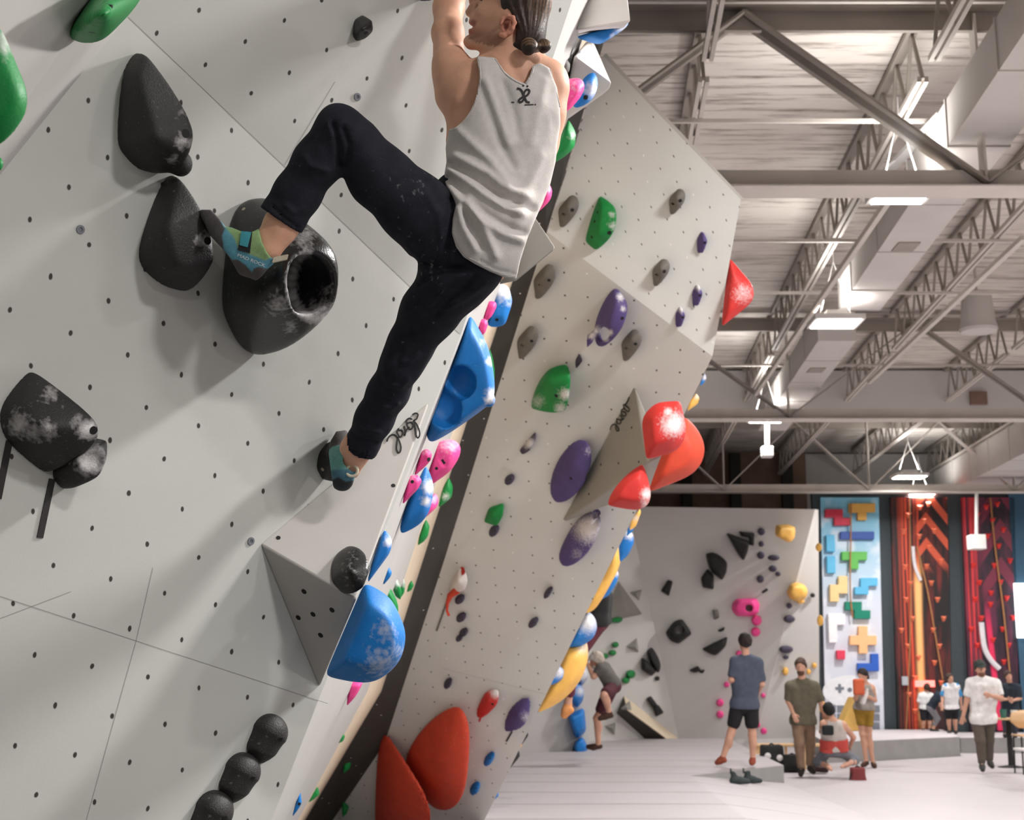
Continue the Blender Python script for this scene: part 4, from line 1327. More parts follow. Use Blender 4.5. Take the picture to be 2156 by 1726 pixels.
def chip(cx, cy, w, h, label, tilt=.35, pl=PI2, m=M_plum):
    pts = []
    for a in np.linspace(0, 2 * math.pi, 9)[:-1]:
        x, y = math.cos(a) * w, math.sin(a) * h
        pts.append((cx + x - y * tilt, cy + y, 0.0 if math.cos(a) < .3 else .03))
    pts.append((cx + w * .1, cy, .05))
    return hold('chip_hold', pl, pts, m, label, group='small dark chips on the middle wall', k=.01, n=24, infl=.008, bolts=[(cx + w * .3, cy, .007)])
chip(1073, 1009, 10, 12, 'dark chip left of the large purple oval hold')
chip(1040, 1117, 10, 13, 'dark chip touching the bottom of the small green faceted hold')
chip(968, 1261, 10, 11, 'dark chip directly under the white bird-shaped hold')
chip(971, 1299, 10, 11, 'dark chip, second below the white bird-shaped hold')
chip(976, 1331, 9, 10, 'dark chip, third below the white bird-shaped hold, upper half of a pair')
chip(967, 1343, 7, 8, 'smaller dark chip stuck to the lower left of the third chip below the bird-shaped hold')
chip(1154, 1247, 7, 13, 'dark pointed chip right of the bird-shaped hold, higher of two', .5)
chip(1123, 1310, 9, 12, 'dark chip right of the bird-shaped hold, lower of two', .5)
chip(943, 1438, 8, 12, 'dark chip above the huge red hold', .3)
chip(1030, 1597, 10, 16, 'blue chip right of the huge red hold, higher of two', .4, m=M_blue)
chip(1000, 1659, 10, 15, 'blue chip right of the huge red hold, lower of two', .3, m=M_blue)
hold('shell_hold', PI2, [(1098, 1470, 0), (1075, 1492, 0), (1062, 1525, 0), (1064, 1541, 0), (1114, 1468, .03), (1114, 1500, .07), (1106, 1522, .08), (1085, 1538, .05), (1090, 1505, .10)], M_purple, 'purple shell hold by the right edge of the middle wall near the floor', k=.012, n=36, chalk=[(1108, 1510, 12, .5)])
hold('pointed_hold', PI2, [(1022, 1458, 0), (1005, 1492, 0), (1004, 1508, 0), (1012, 1511, .01), (1044, 1450, .03), (1050, 1460, .06), (1046, 1482, .08), (1026, 1503, .05), (1025, 1480, .09)], M_red, 'small red hold with a white chalked tip above the blue chips', k=.012, n=36, chalk=[(1045, 1456, 12, 1.0)], bolts=[(1037, 1482, .012)])
for (a, b, lb, col) in [((1014, 1506), (1009, 1519), 'red tape tail under the small white-tipped red hold', M_red), ((1078, 1540), (1066, 1561), 'thin dark strip under the purple shell hold', M_strip), ((945, 1255), (919, 1328), 'thin grey tape line slanting down from the bird-shaped hold', M_grey)]:
    m = MB(); A, B = PI2.hit(*a, .004), PI2.hit(*b, .004)
    m.box((A + B) / 2, (np.linalg.norm(B - A), .014, .004), (B - A, np.cross(PI2.n, B - A), PI2.n)); tag(m.build('thin_strip', col), lb, 'tape', 'thin strips under holds')
bird = hold('bird_shaped_hold', PI2, [(958, 1212, 0), (948, 1240, 0), (968, 1198, .04), (978, 1205, .06), (982, 1222, .09), (978, 1238, .09), (962, 1245, .05), (966, 1225, .11)], M_white, 'white bird-shaped hold with a red cap and a red tail', k=.016, n=36, infl=.012)
b_ = PI2.hit(971, 1203, .075)
F = Field(b_ - .09, b_ + .09, .005); F.hull([PI2.hit(x, y, h) for x, y, h in [(962, 1211, .0), (970, 1196, .03), (976, 1198, .07), (977, 1208, .09), (966, 1214, .06)]], .008); F.build('red_cap', M_red, bird)
m = MB(); m.tube([PI2.hit(*q) for q in [(962, 1243, .06), (948, 1253, .05), (942, 1270, .04), (941, 1285, .05), (945, 1296, .08)]], [.03, .025, .014, .010, .012], 10); m.build('red_tail', M_orange, bird, smooth=True)
def lump(F, pl): F.path([pl.hit(992, 1496, .22), pl.hit(984, 1540, .30), pl.hit(978, 1640, .36)], [.04, .05, .02], k=.05, op='sub')
hold('huge_red_hold', PI2, [(957, 1471, .0), (917, 1494, .0), (867, 1547, .0), (840, 1602, .0), (886, 1685, .0), (914, 1717, .02), (975, 1466, .08), (985, 1494, .16), (1000, 1502, .16), (1002, 1542, .24), (996, 1611, .28), (996, 1658, .30), (985, 1693, .28), (953, 1724, .2), (925, 1725, .1), (935, 1568, .28), (941, 1664, .34)], M_orange, 'huge red bulbous hold at the bottom of the middle wall', k=.03, n=72, infl=.024, base=.06, extra=lump)
hold('red_spike_hold', PI2, [(805, 1524, .0), (793, 1570, .0), (790, 1650, .0), (789, 1742, .0), (830, 1566, .10), (854, 1608, .22), (894, 1660, .36), (909, 1700, .42), (909, 1742, .42), (832, 1700, .32)], M_orange, 'red spike hold cut by the bottom edge, left of the huge red hold', k=.018, n=64, infl=.014, base=.08)
# signed triangle at the right edge
E1 = PI2.hit(1336, 809, .02); E2 = PI2.hit(1180, 1102, .0); E3 = PI2.hit(1363, 975, .46); E4 = PI2.hit(1396, 957, .40); E5 = PI2.hit(1366, 1032, .32); E6 = PI2.hit(1330, 1010, 0)
VT = volume('triangle_volume', [E1, E2, E3, E4, E5, E6], [(0, 1, 2), (0, 2, 3), (2, 4, 3), (1, 4, 2), (1, 5, 4), (0, 5, 1), (0, 3, 5), (3, 4, 5)], M_greyvol, 'grey triangle volume signed level at the right edge of the middle wall', .012)
PVT = plane3(E1, E2, E3)
lt = [[(1324, 836), (1321, 845), (1316, 851), (1312, 853), (1316, 862), (1322, 866), (1325, 862), (1320, 856), (1314, 852)],
      [(1310, 866), (1316, 868), (1318, 873), (1313, 876), (1309, 872), (1308, 864), (1313, 860)],
      [(1305, 874), (1309, 878), (1309, 884), (1314, 880)],
      [(1300, 883), (1306, 884), (1307, 890), (1302, 892), (1298, 888), (1299, 880)],
      [(1285, 905), (1287, 897), (1293, 893), (1299, 898), (1303, 905), (1299, 907), (1296, 900), (1298, 893)]]
strokes(VT, PVT, lt, .008, M_ink, lift=.005)
for q in [(1345, 972), (1302, 975), (1265, 978), (1240, 1040), (1330, 900)]:
    disc(VT, 'bolt_hole', PVT.hit(*q), PVT.n, .009, M_hole, .005)
dR = 9.0
def redn(F, d):
    F.cap(P(1411, 838, d - .1), P(1411, 860, d - .1), .025, .03, k=.02, op='sub')
blob('fist_hold', 8.7, [(1384, 850), (1398, 853), (1414, 848), (1430, 847), (1436, 868), (1443, 900), (1438, 928), (1420, 948), (1364, 963), (1358, 920), (1354, 885), (1362, 868)], M_red, 'red fist-shaped hold with a chalked hollow on top of the signed triangle volume', n=52, th=.7, chalk=[(1418, 893, 22, .95), (1408, 868, 10, .7)], extra=redn)
blob('round_edge_hold', 9.1, [(1440, 880), (1455, 890), (1474, 916), (1482, 942), (1476, 972), (1455, 998), (1420, 1014), (1367, 1033), (1374, 1010), (1396, 952), (1420, 905)], M_orange, 'red-orange rounded hold sticking out past the wall edge, behind the fist-shaped hold', n=52, th=.6, k=.3)
blob('cone_hold', 8.8, [(1352, 979), (1358, 998), (1368, 1028), (1369, 1045), (1362, 1062), (1342, 1072), (1310, 1069), (1282, 1062), (1288, 1040), (1318, 1002), (1340, 985)], M_red, 'red rounded cone hold on the lower part of the signed triangle volume', n=52, th=.7, k=.3, chalk=[(1362, 1040, 12, .85), (1358, 1060, 10, .6)])
d_ = PI2U.depth(1540, 620) - .0
blob('red_fin_hold', d_, [(1537, 549), (1560, 574), (1583, 601), (1586, 625), (1577, 640), (1548, 660), (1521, 684), (1523, 650), (1530, 600)], M_red, 'red fin hold sticking out past the right edge of the upper facet', n=44, k=.15, chalk=[(1565, 618, 20, .5)])
# holds on the hidden side face, showing past the wall edge
def eh(name, pts, m, label, d, **kw):
    return blob(name, d, pts, m, label, **kw)
eh('edge_hold', [(1484, 786), (1487, 796), (1482, 806), (1474, 812), (1478, 796)], M_blue, 'tiny blue and white hold past the wall edge, highest of the edge row', 10.1, chalk=[(1484, 794, 7, .9)])
eh('edge_hold', [(1466, 829), (1472, 838), (1468, 850), (1448, 864), (1452, 846)], M_yellow, 'small yellow hold past the wall edge above the fist-shaped red hold', 10.3, chalk=[(1467, 835, 6, .6)])
def erow(pts, m, label, d, name='edge_hold', **kw): return eh(name, pts, m, label, d, **kw)
erow([(1347, 1072), (1349, 1078), (1338, 1108), (1326, 1116), (1330, 1095)], M_yellow, 'narrow yellow hold just under the red cone hold on the wall edge', 11.6, chalk=[(1338, 1090, 8, .6)])
erow([(1335, 1106), (1332, 1118), (1320, 1128), (1322, 1112)], M_blue, 'small blue hold under the narrow yellow one on the wall edge', 11.8)
erow([(1322, 1117), (1332, 1124), (1334, 1142), (1322, 1168), (1306, 1182), (1303, 1150), (1312, 1125)], M_blue, 'blue drop hold with a white top on the wall edge', 12.2, chalk=[(1325, 1124, 11, .9)])
erow([(1302, 1152), (1306, 1175), (1302, 1195), (1286, 1218), (1266, 1262), (1250, 1283), (1236, 1288), (1258, 1240), (1280, 1195)], M_yellow, 'long yellow hold running along the wall edge', 12.6, name='long_edge_hold', n=48)
erow([(1296, 1198), (1302, 1208), (1298, 1226), (1282, 1252), (1266, 1260), (1274, 1235), (1288, 1214)], M_blue, 'blue hold with a white rim beside the long yellow edge hold', 12.9, chalk=[(1300, 1205, 8, .9)])
erow([(1240, 1290), (1252, 1302), (1256, 1322), (1248, 1342), (1225, 1358), (1198, 1361), (1206, 1340), (1222, 1308)], M_blue, 'blue hold with a big white chalked cap above the huge yellow edge hold', 13.2, n=44, chalk=[(1240, 1308, 22, 1.0)])
erow([(1232, 1350), (1237, 1375), (1232, 1405), (1215, 1440), (1180, 1475), (1132, 1497), (1140, 1478), (1158, 1440), (1188, 1385), (1200, 1362)], M_yellow, 'huge yellow crescent hold hanging off the wall edge', 13.3, name='crescent_edge_hold', n=60, th=.8, chalk=[(1228, 1362, 16, .6)])
erow([(1178, 1402), (1187, 1412), (1184, 1428), (1170, 1438), (1156, 1442), (1162, 1425)], M_blue, 'blue and white hold set on the huge yellow crescent', 13.05, chalk=[(1177, 1415, 12, .9)])
erow([(1131, 1494), (1134, 1498), (1128, 1502), (1126, 1498)], M_black, 'black nub at the lower tip of the huge yellow crescent', 13.4)
for pts, m, lb in [([(1110, 1540), (1112, 1548), (1098, 1568), (1092, 1572), (1100, 1552)], M_black, 'black edge hold, upper one above the floor seam'), ([(1097, 1563), (1100, 1568), (1090, 1580), (1088, 1576)], M_yellow, 'tiny yellow edge hold between the black ones'),
                   ([(1092, 1580), (1094, 1592), (1078, 1612), (1065, 1626), (1080, 1596)], M_black, 'black edge hold, lower one above the floor seam'), ([(1048, 1668), (1050, 1674), (1038, 1686), (1036, 1680)], M_blue, 'tiny blue edge hold close to the floor')]:
    erow(pts, m, lb, 14.2, n=24)

# ---- out of focus green holds at the upper left
hold('wedge_hold', PI0B, [(152, 80, 0), (208, -10, 0), (255, -60, 0), (300, -25, .08), (282, 8, .10), (212, 81, .06), (215, 30, .13)], M_green, 'blurred green faceted hold at the top left corner', k=.01, n=44, bolts=[(230, 10, .008), (194, 68, .008)])
blob('big_green_hold', 2.5, [(-60, 60), (0, 62), (12, 100), (40, 165), (55, 195), (53, 235), (35, 268), (4, 300), (-60, 330)], M_green, 'big blurred green hold at the left edge', n=44, k=.15, chalk=[(5, 90, 26, .6)])
blob('pebble_hold', 2.9, [(-20, 330), (2, 332), (7, 345), (2, 358), (-20, 362)], M_green, 'small blurred green hold under the big green one at the left edge', n=24)
# ================================================================== THE CLIMBER IN FRONT
M_skin = mat_attr('skin', 0.55, 0.15, 260, 0.07, 22, sss=0.12, spec=0.35)
M_shoe = mat_attr('shoe_fabric', 0.75, 0.3, 300, 0.12, 60)
M_pants = mat('navy_cotton', (38, 39, 47), 0.85, 0.22, 26, 0.5, 420, chalk=True, spec=0.15)
M_tank = mat('oatmeal_jersey', (206, 200, 196), 0.9, 0.05, 60, 0.35, 500, spec=0.15)
M_hair = mat_attr('hair', 0.5, 0.3, 120, 0.35, 55)
def C3(rgb): return np.array(lin(rgb)[:3])
def paint(o, base, regions, near=None):
    """pigment regions: (polygon in the photograph's frame, colour, soft edge)"""
    V = verts_world(o); uv = project(V)
    c = np.tile(C3(base), (len(V), 1))
    for poly, col, soft in regions:
        d = poly_sd(uv[:, 0], uv[:, 1], poly)
        w = np.clip(0.5 - d / max(soft, .01), 0, 1)[:, None]
        c = c * (1 - w) + C3(col) * w
    if near is not None:
        far = np.linalg.norm(V - near[0], axis=1) > near[1]
        c[far] = C3(base)
    pigment(o, c)
cl = empty('person', P(985, 560, 4.0), 'climber in pale tank top and navy trousers reaching up the near wall', 'person')

# ---- body: one continuous skin
J = lambda x, y, d: P(x, y, d)
lo = np.min([J(540, 1040, 4.0), J(880, -190, 4.8), J(1215, 300, 3.7), J(540, 500, 3.6)], 0)
hi = np.max([J(1225, 300, 4.7), J(980, -190, 4.8), J(700, 400, 4.4), J(760, 1000, 4.5)], 0)
F = Field(lo, hi, .0066)
for col in ([(1030, 185, 4.06, .080), (1012, 300, 4.06, .084), (1020, 400, 4.04, .078), (1020, 480, 4.0, .085)], [(1108, 205, 4.07, .080), (1102, 300, 4.07, .084), (1080, 400, 4.05, .078), (1010, 540, 3.99, .09)]):
    F.path([J(x, y, d) for x, y, d, r in col], [r for *_, r in col], k=.06)
F.path([J(1072, 150, 4.06), J(1070, 200, 4.06)], [.07, .09], k=.05)
# legs (inside the trousers) down to the bare ankles
F.path([J(945, 510, 3.98), J(720, 275, 3.80), J(625, 410, 3.84), J(592, 475, 3.85), J(565, 525, 3.84)], [.085, .048, .045, .043, .036], k=.03)
F.path([J(960, 560, 3.99), J(850, 755, 4.09), J(790, 880, 4.2), J(750, 945, 4.26), J(735, 985, 4.28)], [.085, .048, .042, .042, .036], k=.03)
F.ell(J(556, 500, 3.83), (.020, .02, .022), k=.02)
# left shoulder, lat and arm
F.path([J(958, 150, 4.08), J(962, 200, 4.07), J(987, 255, 4.06), J(1000, 310, 4.06)], [.060, .056, .050, .05], k=.03)
F.ell(J(990, 190, 4.03), (.06, .05, .085), ax=(camdir(.95, -.3, 0), camdir(0, 0, 1), camdir(.3, .95, 0)), k=.035)
F.path([J(1060, 132, 4.07), J(1010, 166, 4.06), J(972, 172, 4.08)], [.044, .038, .046], k=.02)
F.ell(J(955, 158, 4.10), (.056, .055, .062), k=.03)
F.path([J(948, 128, 4.11), J(943, 70, 4.20), J(944, 22, 4.31)], [.050, .044, .043], k=.025)
F.ell(J(944, 16, 4.29), (.044, .044, .04), k=.02)
F.path([J(946, 10, 4.32), J(958, -45, 4.42), J(962, -100, 4.53)], [.046, .046, .028], k=.02)
# right shoulder and arm
F.path([J(1080, 140, 4.07), J(1120, 150, 4.07), J(1152, 172, 4.08)], [.046, .044, .05], k=.04)
F.ell(J(1152, 182, 4.07), (.055, .05, .07), k=.03)
F.path([J(1152, 190, 4.07), J(1150, 240, 4.06), J(1140, 290, 4.06)], [.056, .050, .045], k=.03)
F.path([J(1154, 165, 4.1), J(1118, 138, 4.22), J(1060, 70, 4.37)], [.050, .046, .042], k=.025)
F.path([J(1060, 70, 4.37), J(1020, 0, 4.45), J(985, -95, 4.56)], [.044, .044, .028], k=.02)
# hands above the frame: palm, four fingers, thumb, curled over the hold
def hand(F, w, fwd, side, palmn, s=1.0):
    w = np.asarray(w, float); fwd, side, palmn = unit(fwd), unit(side), unit(palmn)
    F.ell(w + fwd * .05 * s, (.048 * s, .040 * s, .016 * s), ax=(fwd, side, palmn), k=.012)
    for i, (o, L) in enumerate([(-.032, .066), (-.011, .076), (.011, .072), (.031, .056)]):
        a = w + fwd * .085 * s + side * o * s
        b = a + fwd * L * .5 * s + palmn * .010 * s
        c = b + fwd * L * .28 * s + palmn * L * .38 * s
        F.path([a, b, c], [.0095 * s, .009 * s, .0075 * s], k=.004)
    a = w + fwd * .025 * s - side * .034 * s
    F.path([a, a + fwd * .03 * s - side * .024 * s + palmn * .012 * s, a + fwd * .058 * s - side * .028 * s + palmn * .026 * s], [.013 * s, .011 * s, .0085 * s], k=.008)
hand(F, J(962, -104, 4.54), camdir(0, .9, .45), camdir(-1, 0, 0), camdir(0, -.4, .9))
hand(F, J(985, -99, 4.57), camdir(-.1, .9, .45), camdir(1, 0, 0), camdir(0, -.4, .9))
# neck and head
F.path([J(1072, 135, 4.07), J(1070, 100, 4.06), J(1075, 50, 4.05)], [.068, .060, .062], k=.035)
hf, hu = unit(camdir(-.93, .10, .30)), None
hu = camdir(.10, .98, .05); hu = unit(hu - hf * (hu @ hf)); hl = np.cross(hf, hu)
if hl @ FWD > 0: hl = -hl
HD = J(1082, 2, 4.06)
def hd(f, u, l): return HD + hf * f + hu * u + hl * l
def hp(px, py, l=0.0):
    """point of the head's mid-plane seen at a pixel, moved sideways by l"""
    r = ray(px, py); t = ((HD + hl * l - CAM) @ hl) / (r @ hl)
    return CAM + r * t
F.ell(HD, (.100, .108, .076), ax=(hf, hu, hl), k=.03)
F.ell(hp(1036, 45), (.062, .072, .056), ax=(hf, hu, hl), k=.03)
for s in (-1, 1):
    F.path([hp(1060, 76, s * .050), hp(1022, 94, s * .036), hp(992, 91, s * .012)], [.022, .019, .017], k=.012)
    F.ell(hp(1022, 30, s * .042), (.028, .022, .018), ax=(hf, hu, hl), k=.02)          # cheekbone
    F.ell(hp(1009, 16, s * .030), (.016, .012, .014), ax=(hf, hu, hl), k=.012, op='sub')  # eye socket
    F.cap(hp(1004, 2, s * .012), hp(1016, 2, s * .042), .012, .010, k=.012)               # brow
    F.ell(hp(995, 33, s * .012), (.012, .009, .008), ax=(hf, hu, hl), k=.006)             # nostril wing
F.ell(hp(990, 89), (.018, .018, .022), ax=(hf, hu, hl), k=.016)
F.path([hp(1003, 2), hp(995, 16), hp(987, 26)], [.009, .010, .0115], k=.010)
F.ell(hp(997, 48), (.013, .010, .022), ax=(hf, hu, hl), k=.008)
F.ell(hp(994, 67), (.011, .009, .018), ax=(hf, hu, hl), k=.006)
F.cap(hp(990, 57, -.02), hp(990, 57, .02), .0045, k=.004, op='sub')
F.cap(hp(1000, 57, -.024), hp(1000, 57, .024), .005, k=.004, op='sub')
F.ell(hp(1068, 56, -.072), (.019, .026, .012), ax=(hf, hu, hl), k=.008)
# shoulder blade, spine and armpit modelling
F.ripple([([(1006, 150), (985, 185), (965, 235)], -.004, 10), ([(975, 165), (960, 205)], .004, 14), ([(1072, 130), (1088, 160), (1100, 178)], -.004, 8), ([(1085, 120), (1112, 150)], .003, 8), ([(1046, 122), (1030, 112), (1012, 118)], .003, 4), ([(955, 92), (975, 100), (990, 118)], -.005, 7)])
body = F.build('body', M_skin, cl)
paint(body, (214, 163, 136), [([(984, 80), (998, 62), (1024, 70), (1056, 62), (1064, 84), (1052, 106), (1022, 116), (996, 110), (980, 98)], (156, 112, 90), 18),
                              ([(984, 52), (994, 40), (1004, 44), (1000, 56)], (150, 92, 82), 5), ([(986, 64), (996, 62), (1000, 70), (990, 74)], (176, 104, 92), 4),
                              ([(1052, 40), (1085, 36), (1090, 74), (1058, 76)], (212, 138, 116), 6), ([(931, 76), (939, 76), (939, 83), (931, 83)], (150, 96, 76), 4)], near=(HD, .165))
ec = hp(1068, 56, .070)
E = Field(ec - .05, ec + .05, .0021)
rim = [(-11, -4), (-9, -14), (2, -20), (13, -17), (18, -6), (15, 6), (6, 14), (-3, 20), (-10, 19)]
E.ell(ec - hl * .004, (.021, .026, .010), ax=(hf, hu, hl), k=.004)
E.path([ec + hl * (.010 if i < 6 else .006) - hu * (y / 742) - hf * (x / 742) for i, (x, y) in enumerate(rim)], [.0045, .005, .0055, .0055, .0055, .005, .0055, .0068, .006], k=.004)
E.path([ec + hl * .007 - hu * (y / 742) - hf * (x / 742) for x, y in ((8, -10), (9, 0), (3, 8))], [.003, .0035, .003], k=.004)
E.ell(ec + hl * .010 + hf * .004 - hu * .002, (.008, .011, .011), ax=(hf, hu, hl), k=.004, op='sub')
ear = E.build('ear', M_skin, body); paint(ear, (216, 150, 128), [([(1060, 48), (1072, 48), (1072, 62), (1060, 62)], (150, 84, 70), 5)])
eye = Field(hp(1013, 16, .03) - .02, hp(1013, 16, .03) + .02, .0018)
eye.ell(hp(1013, 16, .030), (.012, .012, .012)); eo = eye.build('eye', M_skin, body)
paint(eo, (228, 222, 216), [([(1000, 8), (1010, 8), (1010, 24), (1000, 24)], (60, 44, 34), 3)])
m = MB(); ribbon(m, [hp(1002 + 6 * t, 1 - 3 * math.sin(t * 1.6), .030 + .012 * t / 3) + hl * .012 for t in (0, 1, 2, 3)], [hl] * 4, .008, .002, .003)
m.build('eyebrow', mat('brow_hair', (72, 52, 42), .7), body)

# ---- hair with bun
F = Field(J(1030, 130, 3.9), J(1180, -110, 4.22), .0042)
F.ell(HD - hf * .006 + hu * .004, (.106, .116, .085), ax=(hf, hu, hl), k=.02)
F.ell(hp(1108, 70), (.055, .07, .068), ax=(hf, hu, hl), k=.03)
F.ell(hp(1092, 98), (.04, .035, .056), ax=(hf, hu, hl), k=.03)
F.outline([(1030, -140), (1046, -60), (1053, 0), (1056, 24), (1071, 38), (1083, 43), (1087, 62), (1085, 88), (1068, 100), (1064, 108), (1080, 112), (1092, 117), (1130, 120), (1175, 90), (1175, -140)], k=.006)
st = []
for i in range(11):
    x0 = 1052 + i * 9.5
    st.append((smooth2 := [(x0, -60), (x0 + 6 + i, 0), (1092 + i * 4.6, 60), (1104 + i * 1.6, 92)], .0022 if i % 2 else -.0022, 3.0))
F.ripple(st)
hair = F.build('hair', M_hair, cl)
V = verts_world(hair); uv = project(V)
w = np.clip((uv[:, 0] - 1085) / 60, 0, 1) * np.clip((70 - uv[:, 1]) / 60, 0, 1)
sn = 0.5 + 0.5 * np.sin(uv[:, 0] * .9 + uv[:, 1] * .12)
c = C3((52, 38, 32))[None] * (1 - w[:, None] * sn[:, None] * .8) + C3((136, 106, 84))[None] * (w * sn * .8)[:, None]
pigment(hair, c)
F = Field(J(1080, 130, 3.88), J(1176, 66, 4.2), .0036)
b1, b2 = hp(1114, 98, .066), hp(1146, 97, .03)
for c_, r_ in ((b1, .022), (b2, .018)):
    ring = [c_ + hf * math.cos(a) * r_ * .55 + hu * math.sin(a) * r_ * .6 + hl * math.sin(a * 2) * .004 for a in np.linspace(0, 6.28, 12)]
    F.path(ring, [r_ * .52] * 12, k=.003)
    F.ell(c_, (r_ * .9, r_ * .9, r_ * .8), ax=(hf, hu, hl), k=.006)
F.cap(b1, b2, .009, k=.006)
bun = F.build('hair_bun', M_hair, hair)
V = verts_world(bun); uv = project(V)
sn = (0.5 + 0.5 * np.sin(np.hypot(uv[:, 0] - 1116, uv[:, 1] - 104) * 1.1))[:, None] * (uv[:, 1] < 96)[:, None]
pigment(bun, C3((50, 36, 30)) * (1 - sn * .6) + C3((150, 116, 84)) * sn * .6)

# ---- trousers
lo = np.min([J(535, 960, 4.0), J(540, 500, 3.6)], 0); hi = np.max([J(1080, 225, 4.1), J(1080, 400, 4.2), J(760, 950, 4.4)], 0)
F = Field(lo, hi, .0054)
F.path([J(950, 515, 3.98), J(872, 438, 3.92), J(800, 372, 3.87), J(742, 302, 3.81), J(711, 272, 3.79)], [.104, .095, .084, .067, .056], k=.03)
F.path([J(711, 270, 3.79), J(668, 342, 3.82), J(628, 405, 3.84), J(594, 458, 3.85)], [.055, .063, .061, .060], k=.025)
F.ell(J(722, 268, 3.79), (.05, .05, .05), k=.03)
F.path([J(985, 552, 3.98), J(955, 590, 3.99), J(905, 655, 4.04), J(862, 733, 4.08), J(845, 766, 4.09)], [.088, .092, .079, .062, .056], k=.03)
F.path([J(845, 766, 4.09), J(818, 825, 4.15), J(788, 880, 4.20), J(762, 935, 4.25)], [.056, .058, .054, .050], k=.025)
F.path([J(985, 440, 4.02), J(1005, 500, 4.0), J(985, 550, 3.99)], [.08, .09, .09], k=.05)
F.ell(J(1000, 565, 3.94), (.062, .055, .062), k=.05)
F.path([J(955, 400, 4.02), J(1010, 440, 4.02)], [.05, .06], k=.04)
for (a, b) in (((640, 385, 3.84), (594, 458, 3.85)), ((790, 878, 4.20), (762, 935, 4.25))):
    A, B = J(*a), J(*b); d = unit(B - A)
    F.cap(B - d * .012, B + d * .02, .064 if b[0] < 700 else .054, k=.006)
F.ripple([([(700, 262), (712, 300), (716, 345)], -0.0120, 7), ([(722, 270), (735, 305), (728, 345)], -0.0090, 6), ([(690, 258), (700, 285)], 0.0075, 6),
          ([(985, 572), (940, 600), (905, 640)], 0.0090, 6), ([(1000, 580), (960, 620), (915, 665)], -0.0090, 6), ([(975, 560), (920, 575), (885, 600)], -0.0090, 6), ([(1020, 600), (975, 632), (930, 650)], 0.0075, 6),
          ([(945, 420), (950, 470), (940, 520)], -0.0090, 8), ([(960, 430), (962, 480), (950, 540)], 0.0075, 7), ([(900, 410), (925, 450), (930, 500)], 0.0060, 8),
          ([(870, 545), (920, 560), (985, 568)], -0.0105, 7), ([(860, 520), (880, 545)], 0.0090, 8), ([(640, 330), (655, 350), (690, 360)], 0.0060, 6), ([(600, 430), (620, 450), (640, 440)], 0.0060, 5), ([(575, 435), (600, 460), (625, 478)], -0.0060, 4),
          ([(870, 700), (850, 720), (838, 760)], -0.0060, 6), ([(880, 745), (862, 760), (846, 762)], 0.0075, 6), ([(860, 800), (845, 815), (825, 812)], 0.0075, 5), ([(838, 850), (825, 862), (805, 858)], 0.0075, 5), ([(760, 890), (775, 905), (800, 912)], 0.0075, 5), ([(742, 912), (765, 925), (790, 930)], -0.0060, 4)])
cutL = (J(590, 462, 3.85), J(594, 458, 3.85) - J(640, 385, 3.84)); cutR = (J(757, 946, 4.25), J(762, 935, 4.25) - J(790, 878, 4.2))
s = F.full(); X, Y, Z = F.grid(s)
for (p, n), side in ((cutL, 'L'), (cutR, 'R')):
    n = unit(n); u, v, dz = F.pix()
    d = ((X - p[0]) * n[0] + (Y - p[1]) * n[1] + (Z - p[2]) * n[2]).astype(np.float32)
    near = (u < 700) & (v > 380) if side == 'L' else (v > 800)
    F.F = np.where(near, np.maximum(F.F, d), F.F)
    q = p - n * .004
    if side == 'L': F.cap(q + n * .02, q - n * .02, .050, op='sub', k=.004)
    else: F.cap(q + n * .02, q - n * .015, .043, op='sub', k=.004)
F.noise(.0012, 60, 5)
pants = F.build('trousers', M_pants, cl)
V = verts_world(pants)
point_attr(pants, 'chalk', np.maximum(chalk_vals(V, [(880, 400, 44, .10), (800, 385, 30, .07), (905, 565, 30, .14), (870, 500, 18, .12), (920, 520, 34, .08), (835, 640, 14, .06)]), .0))

# ---- tank top
F = Field(np.min([J(920, 600, 3.8), J(930, 110, 3.85)], 0), np.max([J(1200, 110, 4.25), J(1195, 600, 4.2)], 0), .0052)
for col in ([(1028, 140, 4.055, .062), (1024, 195, 4.05, .092), (1024, 280, 4.05, .106), (1026, 350, 4.04, .105), (1036, 420, 4.02, .105), (1048, 480, 4.0, .108), (1064, 560, 3.97, .10)],
            [(1136, 160, 4.06, .055), (1104, 205, 4.06, .096), (1100, 280, 4.06, .105), (1094, 350, 4.05, .105), (1072, 420, 4.03, .105), (1060, 490, 3.99, .108), (1062, 560, 3.97, .10)]):
    F.path([J(x, y, d) for x, y, d, r in col], [r for *_, r in col], k=.06)
F.path([J(1012, 142, 4.05), J(1075, 140, 4.06), J(1150, 160, 4.07)], [.056, .060, .058], k=.03)
F.path([J(990, 430, 4.0), J(996, 500, 3.955), J(1010, 545, 3.95)], [.095, .100, .09], k=.05)
F.path([J(1150, 170, 4.06), J(1150, 250, 4.05), J(1140, 300, 4.05)], [.052, .056, .05], k=.03)
F.ell(J(1000, 180, 4.02), (.065, .055, .09), k=.03)
